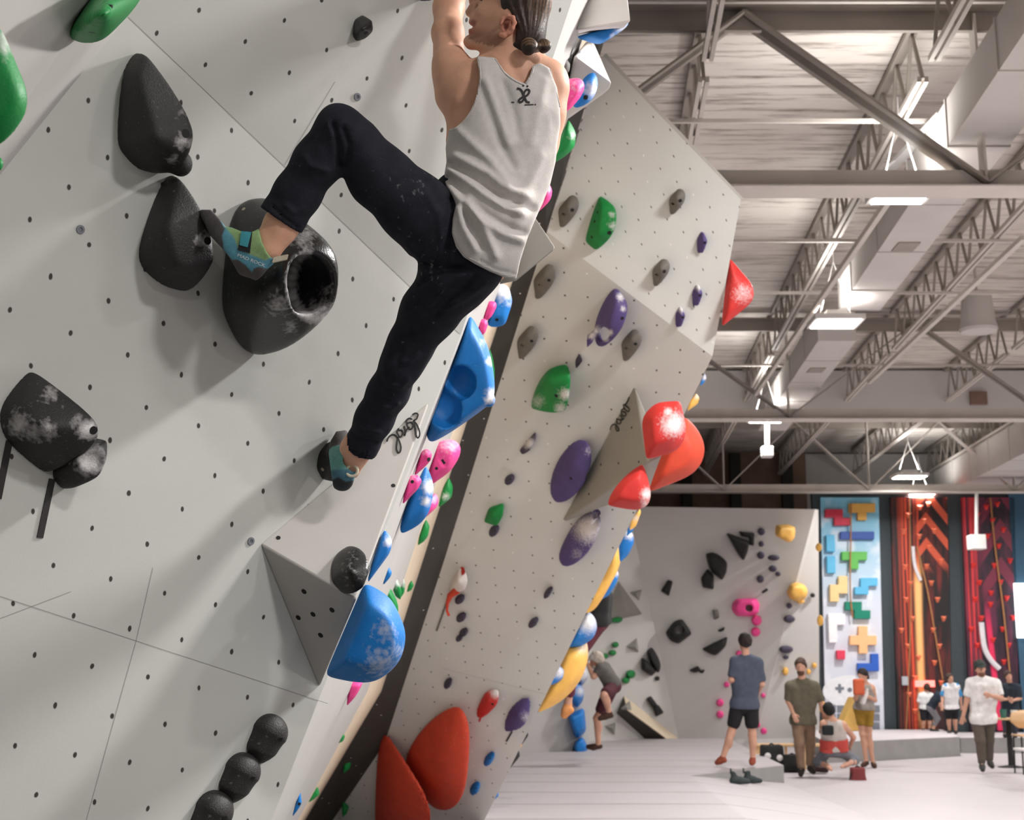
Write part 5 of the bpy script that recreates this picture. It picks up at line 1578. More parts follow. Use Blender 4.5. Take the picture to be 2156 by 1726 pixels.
F.ripple([([(957, 328), (993, 346), (1029, 365), (1059, 392), (1113, 413)], 0.0150, 9), ([(950, 345), (985, 372), (1030, 400), (1070, 425), (1120, 440)], -0.0120, 9),
          ([(945, 356), (981, 377), (1023, 410), (1059, 434), (1100, 448)], 0.0165, 9), ([(945, 378), (980, 415), (1020, 450), (1060, 475), (1100, 490)], -0.0120, 9),
          ([(948, 395), (975, 425), (1012, 460), (1056, 490), (1098, 505)], 0.0150, 10), ([(985, 420), (1003, 450), (1025, 492), (1045, 540)], 0.0120, 9), ([(965, 440), (975, 480), (1000, 525)], 0.0105, 8), ([(975, 430), (990, 475), (1015, 520)], -0.0105, 7),
          ([(960, 272), (990, 300), (1030, 335), (1070, 385)], 0.0105, 10), ([(1012, 180), (1030, 235), (1052, 300), (1080, 350)], -0.0060, 9), ([(1022, 170), (1046, 235), (1070, 300)], 0.0060, 10),
          ([(1060, 175), (1080, 225), (1092, 290)], -0.0045, 9), ([(1150, 170), (1135, 230), (1120, 300)], 0.0045, 10), ([(1140, 330), (1110, 400), (1090, 470)], 0.0060, 12), ([(1010, 548), (1045, 568), (1085, 577)], -.0035, 2.5)])
F.noise(.0010, 45, 8)
TANK = [(1004, 118), (1041, 121), (1050, 136), (1062, 152), (1084, 167), (1106, 177), (1116, 160), (1123, 137), (1138, 133), (1157, 143), (1163, 160), (1173, 185), (1179, 230), (1180, 262), (1174, 300), (1170, 340),
        (1158, 390), (1142, 428), (1128, 460), (1111, 500), (1095, 550), (1087, 588), (1062, 584), (1030, 571), (1000, 556), (976, 541), (960, 520), (951, 490), (953, 460), (960, 432), (952, 412), (940, 392), (934, 376), (940, 340), (938, 310), (946, 272), (960, 268), (978, 252), (994, 228), (1006, 196), (1011, 160)]
F.outline(TANK, k=.005)
tank = F.build('tank_top', M_tank, cl)
tb = bvh_of(tank)
def on_surface(mb, b, line, w, lift=.0012, n=6):
    P_, N_ = [], []
    for q in smooth_line([np.array([x, y, 0.0]) for x, y in line], n):
        p, nn = surf(b, q[0], q[1])
        if p is not None: P_.append(p); N_.append(nn)
    if len(P_) > 1: ribbon(mb, P_, N_, w, lift)
m = MB()
Z8 = lambda a: [(880 + x / 6.166, y / 6.166) for x, y in a]
on_surface(m, tb, Z8([(1287, 1150), (1325, 1158), (1355, 1195), (1372, 1240), (1400, 1248), (1432, 1222), (1446, 1185), (1430, 1165), (1400, 1172), (1378, 1210), (1366, 1255), (1340, 1275), (1316, 1296), (1312, 1318), (1332, 1328), (1360, 1310), (1385, 1275), (1398, 1300), (1415, 1324), (1450, 1330)]), .0056)
for q in ((1368, 1114), (1420, 1122)):
    p, nn = surf(tb, 880 + q[0] / 6.166, q[1] / 6.166)
    if p is not None: m.lathe([(.0028, -.001), (.0028, .0022), (.001, .0024)], p, nn, 10)
on_surface(m, tb, Z8([(1215, 1325), (1250, 1330)]), .0022); on_surface(m, tb, Z8([(1385, 1362), (1440, 1360), (1500, 1358)]), .0022); on_surface(m, tb, Z8([(1518, 1356), (1532, 1360)]), .003)
m.build('printed_logo', mat('logo_print', (52, 48, 50), .8), tank)
m = MB()
for ln in ([(1042, 124), (1051, 138), (1063, 154), (1085, 170), (1105, 179)], [(1108, 177), (1118, 160), (1124, 140)], [(947, 274), (962, 270), (980, 253), (996, 229), (1007, 197), (1012, 160), (1007, 122)], [(1158, 146), (1165, 162), (1174, 188), (1178, 225)]):
    on_surface(m, tb, ln, .0055, .0016)
m.build('binding', M_tank, tank)
m = MB(); on_surface(m, tb, [(958, 500), (978, 536), (1002, 551), (1032, 566), (1062, 579), (1084, 583)], .004, .001); m.build('hem_stitching', mat('hem_thread', (186, 180, 176), .9), tank)

# ---- climbing shoes
Z7 = lambda a: [(400 + x / 6.341, 400 + y / 6.341) for x, y in a]
F = Field(np.min([J(410, 610, 3.8), J(415, 430, 3.7)], 0), np.max([J(620, 430, 3.98), J(620, 610, 3.95)], 0), .0036)
F.path([J(550, 555, 3.85), J(512, 535, 3.85), J(478, 498, 3.87), J(450, 468, 3.90), J(432, 452, 3.92)], [.048, .050, .042, .030, .022], k=.025)
F.path([J(570, 520, 3.84), J(535, 515, 3.84)], [.052, .05], k=.02)
F.outline(Z7([(112, 292), (150, 262), (280, 262), (400, 390), (470, 490), (560, 500), (690, 555), (830, 560), (920, 515), (960, 690), (1010, 800), (1070, 890), (1110, 920), (1115, 985), (1030, 1060), (960, 1150), (860, 1232), (770, 1225), (660, 1135), (545, 930), (440, 790), (270, 610), (170, 400)]), k=.004)
F.cap(J(590, 490, 3.85), J(566, 528, 3.845), .044, .036, k=.003, op='sub')
sL = F.build('climbing_shoe', M_shoe, cl)
paint(sL, (88, 148, 168), [(Z7([(460, 480), (640, 520), (700, 540), (930, 500), (970, 700), (1090, 900), (1000, 940), (800, 860), (640, 770), (590, 640)]), (134, 164, 112), 3),
                           (Z7([(100, 280), (180, 240), (290, 250), (400, 380), (465, 520), (430, 600), (450, 790), (250, 640)]), (74, 70, 72), 2.5),
                           (Z7([(430, 770), (560, 930), (640, 930), (740, 1000), (830, 1100), (850, 1050), (920, 1020), (1050, 1055), (960, 1190), (850, 1280), (740, 1260), (620, 1130), (500, 950)]), (80, 75, 74), 2.5)])
sb = bvh_of(sL)
def patch(root, b, poly, m, name, lift=.002, n=7):
    """thin sewn-on patch following the surface under a four-cornered outline"""
    a, b2, c, d = [np.array(q, float) for q in poly]
    V, Fc = [], []
    for L in (lift, -.002):
        for i in range(n):
            for j in range(n):
                s_, t_ = i / (n - 1), j / (n - 1)
                q = (a * (1 - s_) + b2 * s_) * (1 - t_) + (d * (1 - s_) + c * s_) * t_
                p, nn = surf(b, q[0], q[1])
                if p is None: p = V[-1] if V else P(q[0], q[1], 4.0); nn = np.zeros(3)
                V.append(p + nn * L)
    o2 = n * n
    for i in range(n - 1):
        for j in range(n - 1):
            f = (i * n + j, i * n + j + 1, (i + 1) * n + j + 1, (i + 1) * n + j)
            Fc.append(f); Fc.append(tuple(x + o2 for x in reversed(f)))
    for i in range(n - 1):
        for e in ((i, i + 1), ((n - 1) * n + i + 1, (n - 1) * n + i), ((i + 1) * n, i * n), (i * n + n - 1, (i + 1) * n + n - 1)):
            Fc.append((e[0], e[1], e[1] + o2, e[0] + o2))
    return mesh(name, V, Fc, m, root, False)
st_ = patch(sL, sb, Z7([(700, 562), (832, 572), (800, 842), (640, 802)]), mat('strap_black', (30, 30, 34), .8), 'strap', .003)
patch(st_, sb, Z7([(695, 566), (822, 576), (772, 764), (670, 738)]), mat('strap_teal', (62, 146, 160), .7), 'strap_patch', .0045)
m = MB(); A, B = J(574, 548, 3.80), J(606, 541, 3.83)
m.box((A + B) / 2, (np.linalg.norm(B - A), .017, .010), (B - A, camdir(.2, .95, .2), camdir(0, 0, 1))); m.build('heel_loop', mat('heel_loop_grey', (164, 156, 138), .8, .1, 60), sL, bevel=.003)
def text_on(root, b, s, p0, p1, hpx, m, name='lettering'):
    cu = bpy.data.curves.new('txt', 'FONT'); cu.body = s; cu.size = 1.0
    t = bpy.data.objects.new('txt', cu); COL.objects.link(t)
    bpy.context.view_layer.update()
    dg = bpy.context.evaluated_depsgraph_get()
    me = bpy.data.meshes.new_from_object(t.evaluated_get(dg))
    V = np.array([v.co[:2] for v in me.vertices]); Fc = [tuple(p.vertices) for p in me.polygons]
    bpy.data.objects.remove(t); bpy.data.curves.remove(cu); bpy.data.meshes.remove(me)
    w = V[:, 0].max(); h = V[:, 1].max()
    p0, p1 = np.array(p0, float), np.array(p1, float); ux = (p1 - p0); uy = np.array([ux[1], -ux[0]]) / np.linalg.norm(ux) * hpx
    out = []
    for x, y in V:
        q = p0 + ux * x / w + uy * y / h
        p, nn = surf(b, q[0], q[1])
        if p is None: p, nn = P(q[0], q[1], 3.83), np.zeros(3)
        out.append(p + nn * .0012)
    return mesh(name, out, Fc, m, root, False)
text_on(sL, sb, 'MAD ROCK', (499, 539), (557, 562), 6.5, mat('white_print', (225, 226, 224), .7))
F = Field(np.min([J(680, 1050, 4.15), J(685, 895, 4.15)], 0), np.max([J(775, 895, 4.5), J(775, 1050, 4.5)], 0), .0036)
F.path([J(721, 1008, 4.28), J(722, 975, 4.29), J(712, 935, 4.36), J(706, 915, 4.40)], [.037, .044, .042, .034], k=.025)
F.path([J(738, 968, 4.27), J(725, 985, 4.27)], [.046, .044], k=.02)
F.outline([(692, 955), (696, 928), (708, 908), (730, 905), (742, 935), (762, 958), (760, 985), (748, 1000), (742, 1022), (731, 1036), (714, 1038), (702, 1028), (698, 1000)], k=.004)
F.cap(J(755, 938, 4.26), J(738, 972, 4.26), .042, .036, k=.003, op='sub')
sR = F.build('climbing_shoe', M_shoe, cl)
paint(sR, (98, 152, 144), [([(690, 990), (770, 985), (770, 1045), (690, 1045)], (72, 112, 126), 4), ([(700, 940), (690, 950), (690, 900), (750, 900), (745, 932), (720, 936)], (70, 67, 66), 3), ([(696, 1012), (712, 1004), (728, 1014), (748, 1010), (750, 1045), (690, 1045)], (44, 44, 48), 3)])
m = MB(); c_ = J(741, 991, 4.235)
m.tube([c_ + camdir(math.cos(a) * .017, math.sin(a) * .016, .004 * math.sin(a)) for a in np.linspace(0, 6.28, 18)], .0042, 8)
m.build('heel_loop', mat('heel_loop_pale', (206, 198, 176), .8, .1, 60), sR, smooth=True)
# ================================================================== FAR BOULDER HOLDS
def far(name, pl, pts, m, label, h=.12, k=.02, n=22, group=None, **kw):
    pts = np.array(pts, float); c = pts.mean(0)
    q = [(x, y, 0.0) for x, y in pts] + [(c[0] + (x - c[0]) * .62, c[1] + (y - c[1]) * .62, h) for x, y in pts]
    return hold(name, pl, q, m, label, group=group, k=k, n=n, **kw)
def ring8(cx, cy, w, h): return [(cx + w * math.cos(a), cy + h * math.sin(a)) for a in np.linspace(0, 2 * math.pi, 9)[:-1]]
def farb(name, pl, cx, cy, w, h, m, label, ht=.1, **kw): return far(name, pl, ring8(cx, cy, w, h), m, label, ht, .03, **kw)
M_kblack = mat('flat_black_hold', (30, 29, 29), .7, .1, chalk=True)
far('arrow_hold', PFC, [(1530, 1122), (1576, 1139), (1574, 1160), (1565, 1179), (1558, 1172)], M_kblack, 'black arrow-shaped volume high on the far wall', .3)
far('corner_hold', PFC, [(1556, 1119), (1588, 1123), (1588, 1133), (1560, 1128)], M_kblack, 'black bar hold touching the top of the arrow-shaped volume', .15)
far('corner_hold', PFC, [(1578, 1125), (1588, 1124), (1587, 1148), (1578, 1147)], M_kblack, 'short upright black bar right of the arrow-shaped volume', .15)
for cx, cy, r, lb in [(1603, 1119, 8, 'highest grey knob in the column right of the arrow volume'), (1603, 1145, 6, 'second grey knob down in the column right of the arrow volume'), (1602, 1169, 8, 'third grey knob down in the column right of the arrow volume'), (1601, 1219, 8, 'lowest grey knob in the column right of the arrow volume')]:
    farb('knob_hold', PFC, cx, cy, r, r, M_plum, lb, .12, group='grey knobs on the far wall')
farb('bar_hold', PFC, 1629, 1174, 13, 6, M_plum, 'long dark plum hold below the yellow faceted hold', .12)
farb('knob_hold', PFC, 1627, 1197, 9, 7, M_plum, 'dark plum knob under the long plum hold'); farb('knob_hold', PFC, 1638, 1208, 6, 5, M_plum, 'tiny dark plum knob at lower right of the plum pair')
far('chip_hold', PFC, [(1603, 1246), (1615, 1238), (1618, 1242), (1606, 1249)], M_kblack, 'small slanted black chip above the pink jug', .05)
far('hook_hold', PFC, [(1487, 1166), (1500, 1163), (1516, 1170), (1530, 1184), (1529, 1204), (1520, 1220), (1500, 1205), (1490, 1185)], M_kblack, 'upper block of the large black hook-shaped pair on the far wall', .35)
far('hook_hold', PFC, [(1490, 1198), (1502, 1210), (1496, 1222), (1502, 1240), (1480, 1236), (1476, 1218)], M_kblack, 'lower tail of the large black hook-shaped pair on the far wall', .25)
far('block_hold', PFC, [(1407, 1221), (1416, 1224), (1408, 1254), (1392, 1244)], M_kblack, 'small black trapezoid hold left of the hook-shaped pair', .15)
far('block_hold', PFC, [(1500, 1284), (1512, 1284), (1514, 1300), (1504, 1304)], M_grey, 'dark grey block hold left of the pink jug', .12)
far('block_hold', PFC, [(1511, 1327), (1526, 1320), (1524, 1327), (1516, 1330)], M_kblack, 'thin black edge below the dark grey block', .08)
def hole_(x, y, r, h=.3):
    def f(F, pl): F.cap(pl.hit(x, y, h + .2), pl.hit(x, y, -.02), r, r, k=.02, op='sub')
    return f
far('ring_hold', PFC, [(1420, 1308), (1436, 1304), (1446, 1316), (1455, 1333), (1440, 1345), (1428, 1354), (1412, 1348), (1402, 1332)], M_kblack, 'black ring-shaped volume in the middle of the far wall', .28, n=30, extra=hole_(1431, 1325, .09))
far('wedge_hold', PFC, [(1479, 1366), (1531, 1341), (1527, 1360), (1507, 1379), (1496, 1377)], M_kblack, 'black wedge volume left of the head of the man in slate blue', .25)
far('block_hold', PFC, [(1451, 1411), (1470, 1402), (1476, 1412), (1462, 1416)], M_kblack, 'small black wedge below the black wedge volume', .12)
far('chip_hold', PFC, [(1474, 1411), (1484, 1410), (1480, 1417), (1473, 1416)], M_kblack, 'tiny black chip beside the small black wedge', .06)
far('jug_hold', PFC, [(1543, 1268), (1550, 1262), (1592, 1261), (1599, 1272), (1596, 1290), (1582, 1297), (1552, 1296), (1541, 1284)], M_pink, 'large pink jug with a round hole on the far wall', .3, n=34, extra=hole_(1577, 1280, .075))
for cx, cy, r, lb in [(1593, 1306, 11, 'pink ball hold right under the large pink jug'), (1591, 1330, 10, 'pink ball hold above the head of the man in slate blue'), (1556, 1376, 7, 'pink ball hold beside the cheek of the man in slate blue'), (1530, 1441, 6, 'pink hold at the left elbow of the man in slate blue'),
                      (1516, 1479, 8, 'pink ball hold left of the black shorts, higher one'), (1516, 1504, 8, 'pink ball hold left of the black shorts, lower one'), (1607, 1464, 5, 'pink hold at the right side of the slate blue shirt'), (1595, 1526, 6, 'pink hold right of the black shorts'), (1608, 1539, 7, 'lowest pink hold, right of the bare legs')]:
    farb('ball_hold', PFC, cx, cy, r, r, M_pink, lb, .14, group='pink ball holds on the far wall')
far('facet_hold', PFD, [(1634, 1108), (1658, 1104), (1673, 1110), (1672, 1132), (1662, 1141), (1650, 1130), (1634, 1126)], M_yellow, 'yellow faceted volume at the top right of the far wall', .35)
farb('dome_hold', PFD, 1679, 1246, 21, 20, M_yellow, 'round yellow dome volume on the right facet of the far wall', .4)
farb('ball_hold', PFD, 1686, 1266, 8, 5, M_yellow, 'small yellow hold under the yellow dome', .1)
for cx, cy, w, h, m, lb in [(1711, 1253, 5, 5, M_kblack, 'black chip right of the yellow dome'), (1662, 1275, 6, 6, M_plum, 'plum chip lower left of the yellow dome'), (1662, 1303, 12, 8, M_plum, 'plum hold below the yellow dome, casting a shadow'), (1655, 1367, 15, 8, M_plum, 'long plum hold above the head of the man in olive'), (1655, 1384, 6, 4, M_plum, 'small plum nub under the long plum hold'),
                            (1654, 1413, 6, 9, M_yellow, 'yellow drop hold left of the bearded head'), (1703, 1414, 5, 6, M_yellow, 'yellow hold right of the bearded head, lower one'), (1715, 1401, 5, 6, M_yellow, 'yellow hold right of the bearded head, higher one')]:
    farb('knob_hold', PFD, cx, cy, w, h, m, lb, .1)
for cx, cy, h, lb in [(1724, 1152, 9, 'yellow hold poking past the right edge of the far wall, upper one'), (1727, 1306, 12, 'yellow hold poking past the right edge of the far wall, middle one'), (1731, 1487, 14, 'yellow hold poking past the right edge of the far wall, lowest one')]:
    blob('edge_hold', 27.5, ring8(cx, cy, 7, h), M_yellow, lb, n=18)
def pyr(pl, base, apex, m, label, name='pyramid_volume'):
    V = [pl.hit(x, y, -.005) for x, y in base] + [pl.hit(*apex)]
    n = len(base)
    return volume(name, V, [(i, (i + 1) % n, n) for i in range(n)] + [tuple(range(n - 1, -1, -1))], m, label, .01)
pyr(PFB, [(1262, 1312), (1302, 1222), (1353, 1293)], (1318, 1286, .35), M_greyvol, 'large grey pyramid volume on the far left wall, behind the edge holds')
pyr(PFB, [(1325, 1247), (1352, 1240), (1346, 1266)], (1340, 1250, .12), M_greyvol, 'little grey pyramid at the right corner of the large grey one')
pyr(PFB, [(1317, 1361), (1341, 1342), (1345, 1374)], (1338, 1362, .18), M_greyvol, 'small grey pyramid above the green holds')
pyr(PFB, [(1272, 1528), (1296, 1520), (1294, 1548)], (1290, 1532, .15), M_greyvol, 'small grey pyramid behind the standing leg of the cap-wearing climber')
pyr(PFB, [(1234, 1372), (1243, 1364), (1250, 1374)], (1244, 1370, .1), M_greyvol, 'tiny grey pyramid at the cap of the climber')
for cx, cy, w, h, lb in [(1298, 1304, 13, 7, 'green block under the large grey pyramid'), (1296, 1357, 7, 6, 'highest of three little green holds right of the cap'), (1290, 1374, 8, 6, 'middle of three little green holds right of the cap'), (1274, 1381, 7, 6, 'lowest of three little green holds right of the cap'), (1328, 1419, 10, 9, 'green hold right of the grey shirt, upper one'), (1318, 1432, 8, 7, 'green hold right of the grey shirt, lower one'), (1241, 1348, 4, 8, 'green sliver beside the white chalked edge hold')]:
    farb('block_hold', PFB, cx, cy, w, h, M_green, lb, .12)
far('ring_hold', PFB, [(1352, 1384), (1372, 1402), (1381, 1412), (1372, 1422), (1352, 1408)], M_kblack, 'lower half of the split black ring hold on the far left wall', .2)
far('ring_hold', PFB, [(1364, 1370), (1372, 1364), (1384, 1382), (1390, 1400), (1386, 1415), (1374, 1400)], M_kblack, 'upper half of the split black ring hold on the far left wall', .2)
farb('chip_hold', PFB, 1384, 1428, 5, 5, M_kblack, 'black chip below the split black ring', .06)
far('bone_hold', PFB, [(1362, 1470), (1370, 1466), (1384, 1485), (1378, 1492)], M_kblack, 'upper part of the black bone-shaped hold above the mat', .12)
far('bone_hold', PFB, [(1376, 1486), (1386, 1484), (1397, 1500), (1382, 1508)], M_kblack, 'lower part of the black bone-shaped hold above the mat', .12)
sp = [(1300, 1499), (1330, 1470), (1424, 1557), (1360, 1557)]
V = [PFB.hit(1313, 1466, 0), PFB.hit(1428, 1556, 0), PFB.hit(1298, 1501, 0), PFB.hit(1362, 1559, 0), PFB.hit(1320, 1495, .35), PFB.hit(1406, 1558, .35)]
sl = volume('ramp_volume', V, [(0, 4, 5, 1), (2, 3, 5, 4), (0, 2, 4), (1, 5, 3), (0, 1, 3, 2)], mat('ramp_dark', (66, 62, 58), .7), 'dark slanting ramp volume with a plywood top leaning on the far left wall', .004)
m = MB(); m.prism([PFB.hit(1313, 1466, .0), PFB.hit(1320, 1495, .355), PFB.hit(1406, 1558, .355), PFB.hit(1428, 1556, .0)], PFB.n * .015 + np.array([0, 0, .012])); m.build('plywood_top', M_ply, sl)
pyr(Plane(PFB.p + PFB.n * .3, PFB.n), [(1306, 1492), (1326, 1474), (1331, 1500)], (1318, 1488, .12), M_greyvol, 'grey wedge sitting on top of the dark ramp')
for pts, lb, ch in [([(1200, 1440), (1216, 1432), (1228, 1452), (1226, 1474), (1214, 1488), (1198, 1468)], 'blue chalky block on the near side of the far left wall, upper one', [(1222, 1455, 10, .8)]), ([(1198, 1506), (1228, 1492), (1232, 1538), (1214, 1553), (1204, 1530)], 'blue block beside the orange shoe on the far left wall, middle one', ()),
                    ([(1212, 1562), (1226, 1552), (1237, 1574), (1222, 1599), (1209, 1580)], 'blue block touching the floor-level foot of the cap-wearing climber', ()), ([(1218, 1410), (1234, 1405), (1238, 1425), (1224, 1442), (1215, 1430)], 'pale blue chalked block by the hand of the cap-wearing climber', [(1228, 1418, 20, .9)])]:
    far('block_hold', PFA, pts, M_blue, lb, .3, chalk=ch)

# ================================================================== ROPE WALL
YR = 32.0
M_rdark = mat('rope_wall_dark', (60, 68, 72), .7, .06)
M_rblue = mat('rope_wall_blue', (58, 92, 116), .7, .06)
mb = MB()
x0, x1 = Py(1722, 1300, YR)[0], Py(2140, 1300, YR)[0]
mb.box(((x0 + x1) / 2, YR + .2, 2.85), (x1 - x0, .2, 5.7)); tag(mb.build('wall_rope', M_rdark), kind='structure')
mb = MB(); mb.box((x1 + 1.2, YR + .1, 2.85), (2.4, .2, 5.7)); tag(mb.build('wall_rope', M_rblue), kind='structure')
m = MB(); p = Py(2150, 1285, YR - .1); m.box(p + np.array([.35, 0, 0]), (.95, .06, 1.2)); tag(m.build('window_1', mat_emit('daylight_pane', (240, 248, 250), 1.6)), kind='structure')
def panel(pix, m, label):
    V = [Py(x, y, YR) for x, y in pix]; off = np.array([0, .1, 0])
    o = mesh('rope_climb', V + [v + off for v in V], [(0, 1, 2, 3), (7, 6, 5, 4), (0, 4, 5, 1), (1, 5, 6, 2), (2, 6, 7, 3), (3, 7, 4, 0)], m, None, False, uv=[(0, 1), (1, 1), (1, 0), (0, 0)] * 2)
    return tag(o, label, 'climbing wall')
def nodes_panel(name, build):
    m = bpy.data.materials.new(name); m.use_nodes = True
    nt = m.node_tree; b = nt.nodes['Principled BSDF']; b.inputs['Roughness'].default_value = .55
    uv = N(nt, 'ShaderNodeTexCoord', -1600, 0); sx = N(nt, 'ShaderNodeSeparateXYZ', -1400, 0); nt.links.new(uv.outputs['UV'], sx.inputs[0])
    def M(op, a, bb=None, c=None):
        n = N(nt, 'ShaderNodeMath', operation=op)
        for i, v in enumerate((a, bb, c)):
            if v is None: continue
            if isinstance(v, (int, float)): n.inputs[i].default_value = v
            else: nt.links.new(v, n.inputs[i])
        return n.outputs[0]
    def mixc(f, c0, c1):
        n = N(nt, 'ShaderNodeMix', data_type='RGBA')
        nt.links.new(f, n.inputs[0])
        for i, c in ((6, c0), (7, c1)):
            if isinstance(c, tuple): n.inputs[i].default_value = lin(c)
            else: nt.links.new(c, n.inputs[i])
        return n.outputs[2]
    def smooth(x, a, bb):
        n = N(nt, 'ShaderNodeMapRange', interpolation_type='SMOOTHSTEP'); n.inputs['From Min'].default_value = a; n.inputs['From Max'].default_value = bb
        nt.links.new(x, n.inputs['Value']); return n.outputs[0]
    def noisy(sc):
        mp = N(nt, 'ShaderNodeMapping'); mp.inputs['Scale'].default_value = sc; nt.links.new(uv.outputs['UV'], mp.inputs[0])
        n = N(nt, 'ShaderNodeTexNoise'); n.inputs['Scale'].default_value = 1.0; n.inputs['Detail'].default_value = 4; nt.links.new(mp.outputs[0], n.inputs['Vector']); return n.outputs['Fac']
    out = build(sx.outputs['X'], sx.outputs['Y'], M, mixc, smooth, noisy)
    nt.links.new(out, b.inputs['Base Color'])
    return m
def b_sky(u, v, M, mixc, smooth, noisy):
    c = mixc(smooth(v, .45, .98), (214, 216, 228), (126, 196, 226))
    pl = M('MULTIPLY', smooth(noisy((2.2, 7, 1)), .5, .62), .6)
    return mixc(pl, c, (238, 240, 246))
def b_fire(u, v, M, mixc, smooth, noisy):  # print of chevrons and orange streaks, no emission
    base = mixc(smooth(noisy((5, 2.5, 1)), .45, .65), (28, 20, 22), (112, 38, 34))
    ch = M('FRACT', M('MULTIPLY', M('ADD', v, M('ABSOLUTE', M('MULTIPLY', M('SUBTRACT', u, .62), .32))), 9.0))
    chm = M('MULTIPLY', M('MULTIPLY', M('LESS_THAN', ch, .42), smooth(v, .66, .74)), smooth(u, .40, .5))
    c = mixc(chm, base, (208, 88, 60))
    st = M('MULTIPLY', smooth(noisy((26, .8, 1)), .42, .62), smooth(M('ABSOLUTE', M('SUBTRACT', u, .33)), .34, .05))
    c = mixc(st, c, (230, 84, 52))
    core = M('MULTIPLY', smooth(M('ABSOLUTE', M('SUBTRACT', u, .46)), .10, .02), smooth(M('ABSOLUTE', M('SUBTRACT', v, .36)), .42, .25))
    return mixc(core, c, (255, 190, 120))
def b_violet(u, v, M, mixc, smooth, noisy):
    base = mixc(smooth(noisy((4, 3, 1)), .45, .65), (34, 22, 36), (92, 34, 62))
    ch = M('FRACT', M('MULTIPLY', M('ADD', v, M('ABSOLUTE', M('MULTIPLY', M('SUBTRACT', u, .72), .34))), 6.0))
    chm = M('MULTIPLY', M('MULTIPLY', M('LESS_THAN', ch, .45), smooth(v, .5, .62)), smooth(u, .3, .42))
    c = mixc(chm, base, (118, 40, 62))
    st = M('MULTIPLY', M('MULTIPLY', smooth(noisy((20, .8, 1)), .40, .6), smooth(M('ABSOLUTE', M('SUBTRACT', u, .12)), .24, .05)), smooth(v, .15, .4))
    c = mixc(st, c, (232, 60, 66))
    d = M('MULTIPLY', smooth(M('ABSOLUTE', M('SUBTRACT', u, M('SUBTRACT', .62, M('MULTIPLY', v, .35)))), .08, .03), smooth(v, .58, .40))
    return mixc(d, c, (226, 44, 92))
panel([(1728, 1047), (1850, 1047), (1862, 1540), (1739, 1540)], nodes_panel('sky_panel', b_sky), 'tall pale blue rope panel with coloured block volumes')
panel([(1875, 1047), (1994, 1047), (2004, 1538), (1891, 1538)], nodes_panel('fire_panel', b_fire), 'tall orange and black rope panel with printed streaks and chevrons')
panel([(2025, 1047), (2136, 1047), (2146, 1538), (2043, 1538)], nodes_panel('violet_panel', b_violet), 'tall dark purple and red rope panel at the right edge')
def block(cells, m, label):
    """block-shaped volume: union outline in pixels, 12 cm thick, screwed to the pale panel"""
    mb = MB(); mb.prism([Py(x, y, YR + .003) for x, y in cells], (0, -.13, 0))
    return tag(mb.build('block_volume', m, bevel=.012), label, 'block volume', 'block volumes on the pale rope panel')
def bm(n, c): return mat('block_' + n, c, .55, .04)
block([(1735, 1073), (1772, 1073), (1772, 1091), (1788, 1091), (1788, 1107), (1754, 1107), (1754, 1090), (1735, 1090)], bm('red', (196, 48, 72)), 'red stepped block at the top of the pale panel')
block([(1785, 1061), (1840, 1061), (1840, 1079), (1822, 1079), (1822, 1096), (1803, 1096), (1803, 1080), (1785, 1080)], bm('gold', (222, 170, 84)), 'gold tee-shaped block at the top of the pale panel')
block([(1767, 1120), (1838, 1120), (1838, 1136), (1767, 1136)], bm('navy', (52, 84, 158)), 'long navy bar block on the pale panel')
block([(1737, 1127), (1755, 1127), (1756, 1162), (1738, 1162)], bm('sky', (96, 182, 222)), 'sky blue upright bar, upper of two on the pale panel')
block([(1738, 1171), (1756, 1171), (1757, 1207), (1739, 1207)], bm('sky', (96, 182, 222)), 'sky blue upright bar, lower of two on the pale panel')
block([(1770, 1162), (1823, 1162), (1823, 1180), (1805, 1180), (1805, 1199), (1788, 1199), (1788, 1180), (1770, 1180)], bm('green', (96, 178, 84)), 'green tee-shaped block on the pale panel')
block([(1763, 1213), (1782, 1213), (1782, 1250), (1764, 1250), (1764, 1267), (1745, 1267), (1745, 1231), (1763, 1231)], bm('cream', (240, 208, 150)), 'cream stepped block on the left of the pale panel')
block([(1809, 1217), (1845, 1217), (1845, 1234), (1826, 1234), (1826, 1252), (1797, 1252), (1797, 1236), (1809, 1236)], bm('sky', (96, 182, 222)), 'sky blue stepped block on the right of the pale panel')
block([(1777, 1267), (1812, 1267), (1812, 1285), (1830, 1285), (1830, 1303), (1796, 1303), (1796, 1285), (1777, 1285)], bm('teal', (20, 128, 104)), 'teal stepped block on the pale panel')
block([(1741, 1292), (1777, 1292), (1777, 1316), (1760, 1316), (1760, 1353), (1743, 1353)], bm('white', (240, 238, 240)), 'white corner-shaped block on the left of the pale panel')
block([(1805, 1318), (1824, 1318), (1824, 1338), (1843, 1338), (1843, 1358), (1824, 1358), (1824, 1376), (1806, 1376), (1806, 1358), (1787, 1358), (1787, 1338), (1805, 1338)], bm('peach', (246, 190, 138)), 'peach plus-shaped block on the pale panel')
block([(1759, 1369), (1777, 1369), (1777, 1388), (1760, 1388)], bm('rose', (222, 62, 92)), 'small red square block on the pale panel')
block([(1831, 1376), (1847, 1376), (1848, 1413), (1803, 1413), (1803, 1396), (1831, 1396)], bm('royal', (48, 96, 190)), 'royal blue corner-shaped block low on the pale panel')
m_g1, m_g2 = mat('print_grey', (120, 124, 134), .7), mat('print_pale', (232, 232, 236), .7)
root = empty('keypad_print', Py(1800, 1460, YR - .01), 'grey printed keypad and round button graphics at the foot of the pale panel', 'graphic')
m = MB(); m.prism([Py(1790 + 58 * math.cos(a), 1455 + 34 * math.sin(a), YR - .004) for a in np.linspace(0, 6.28, 25)[:-1]], (0, -.008, 0)); m.build('oval_field', m_g2, root)
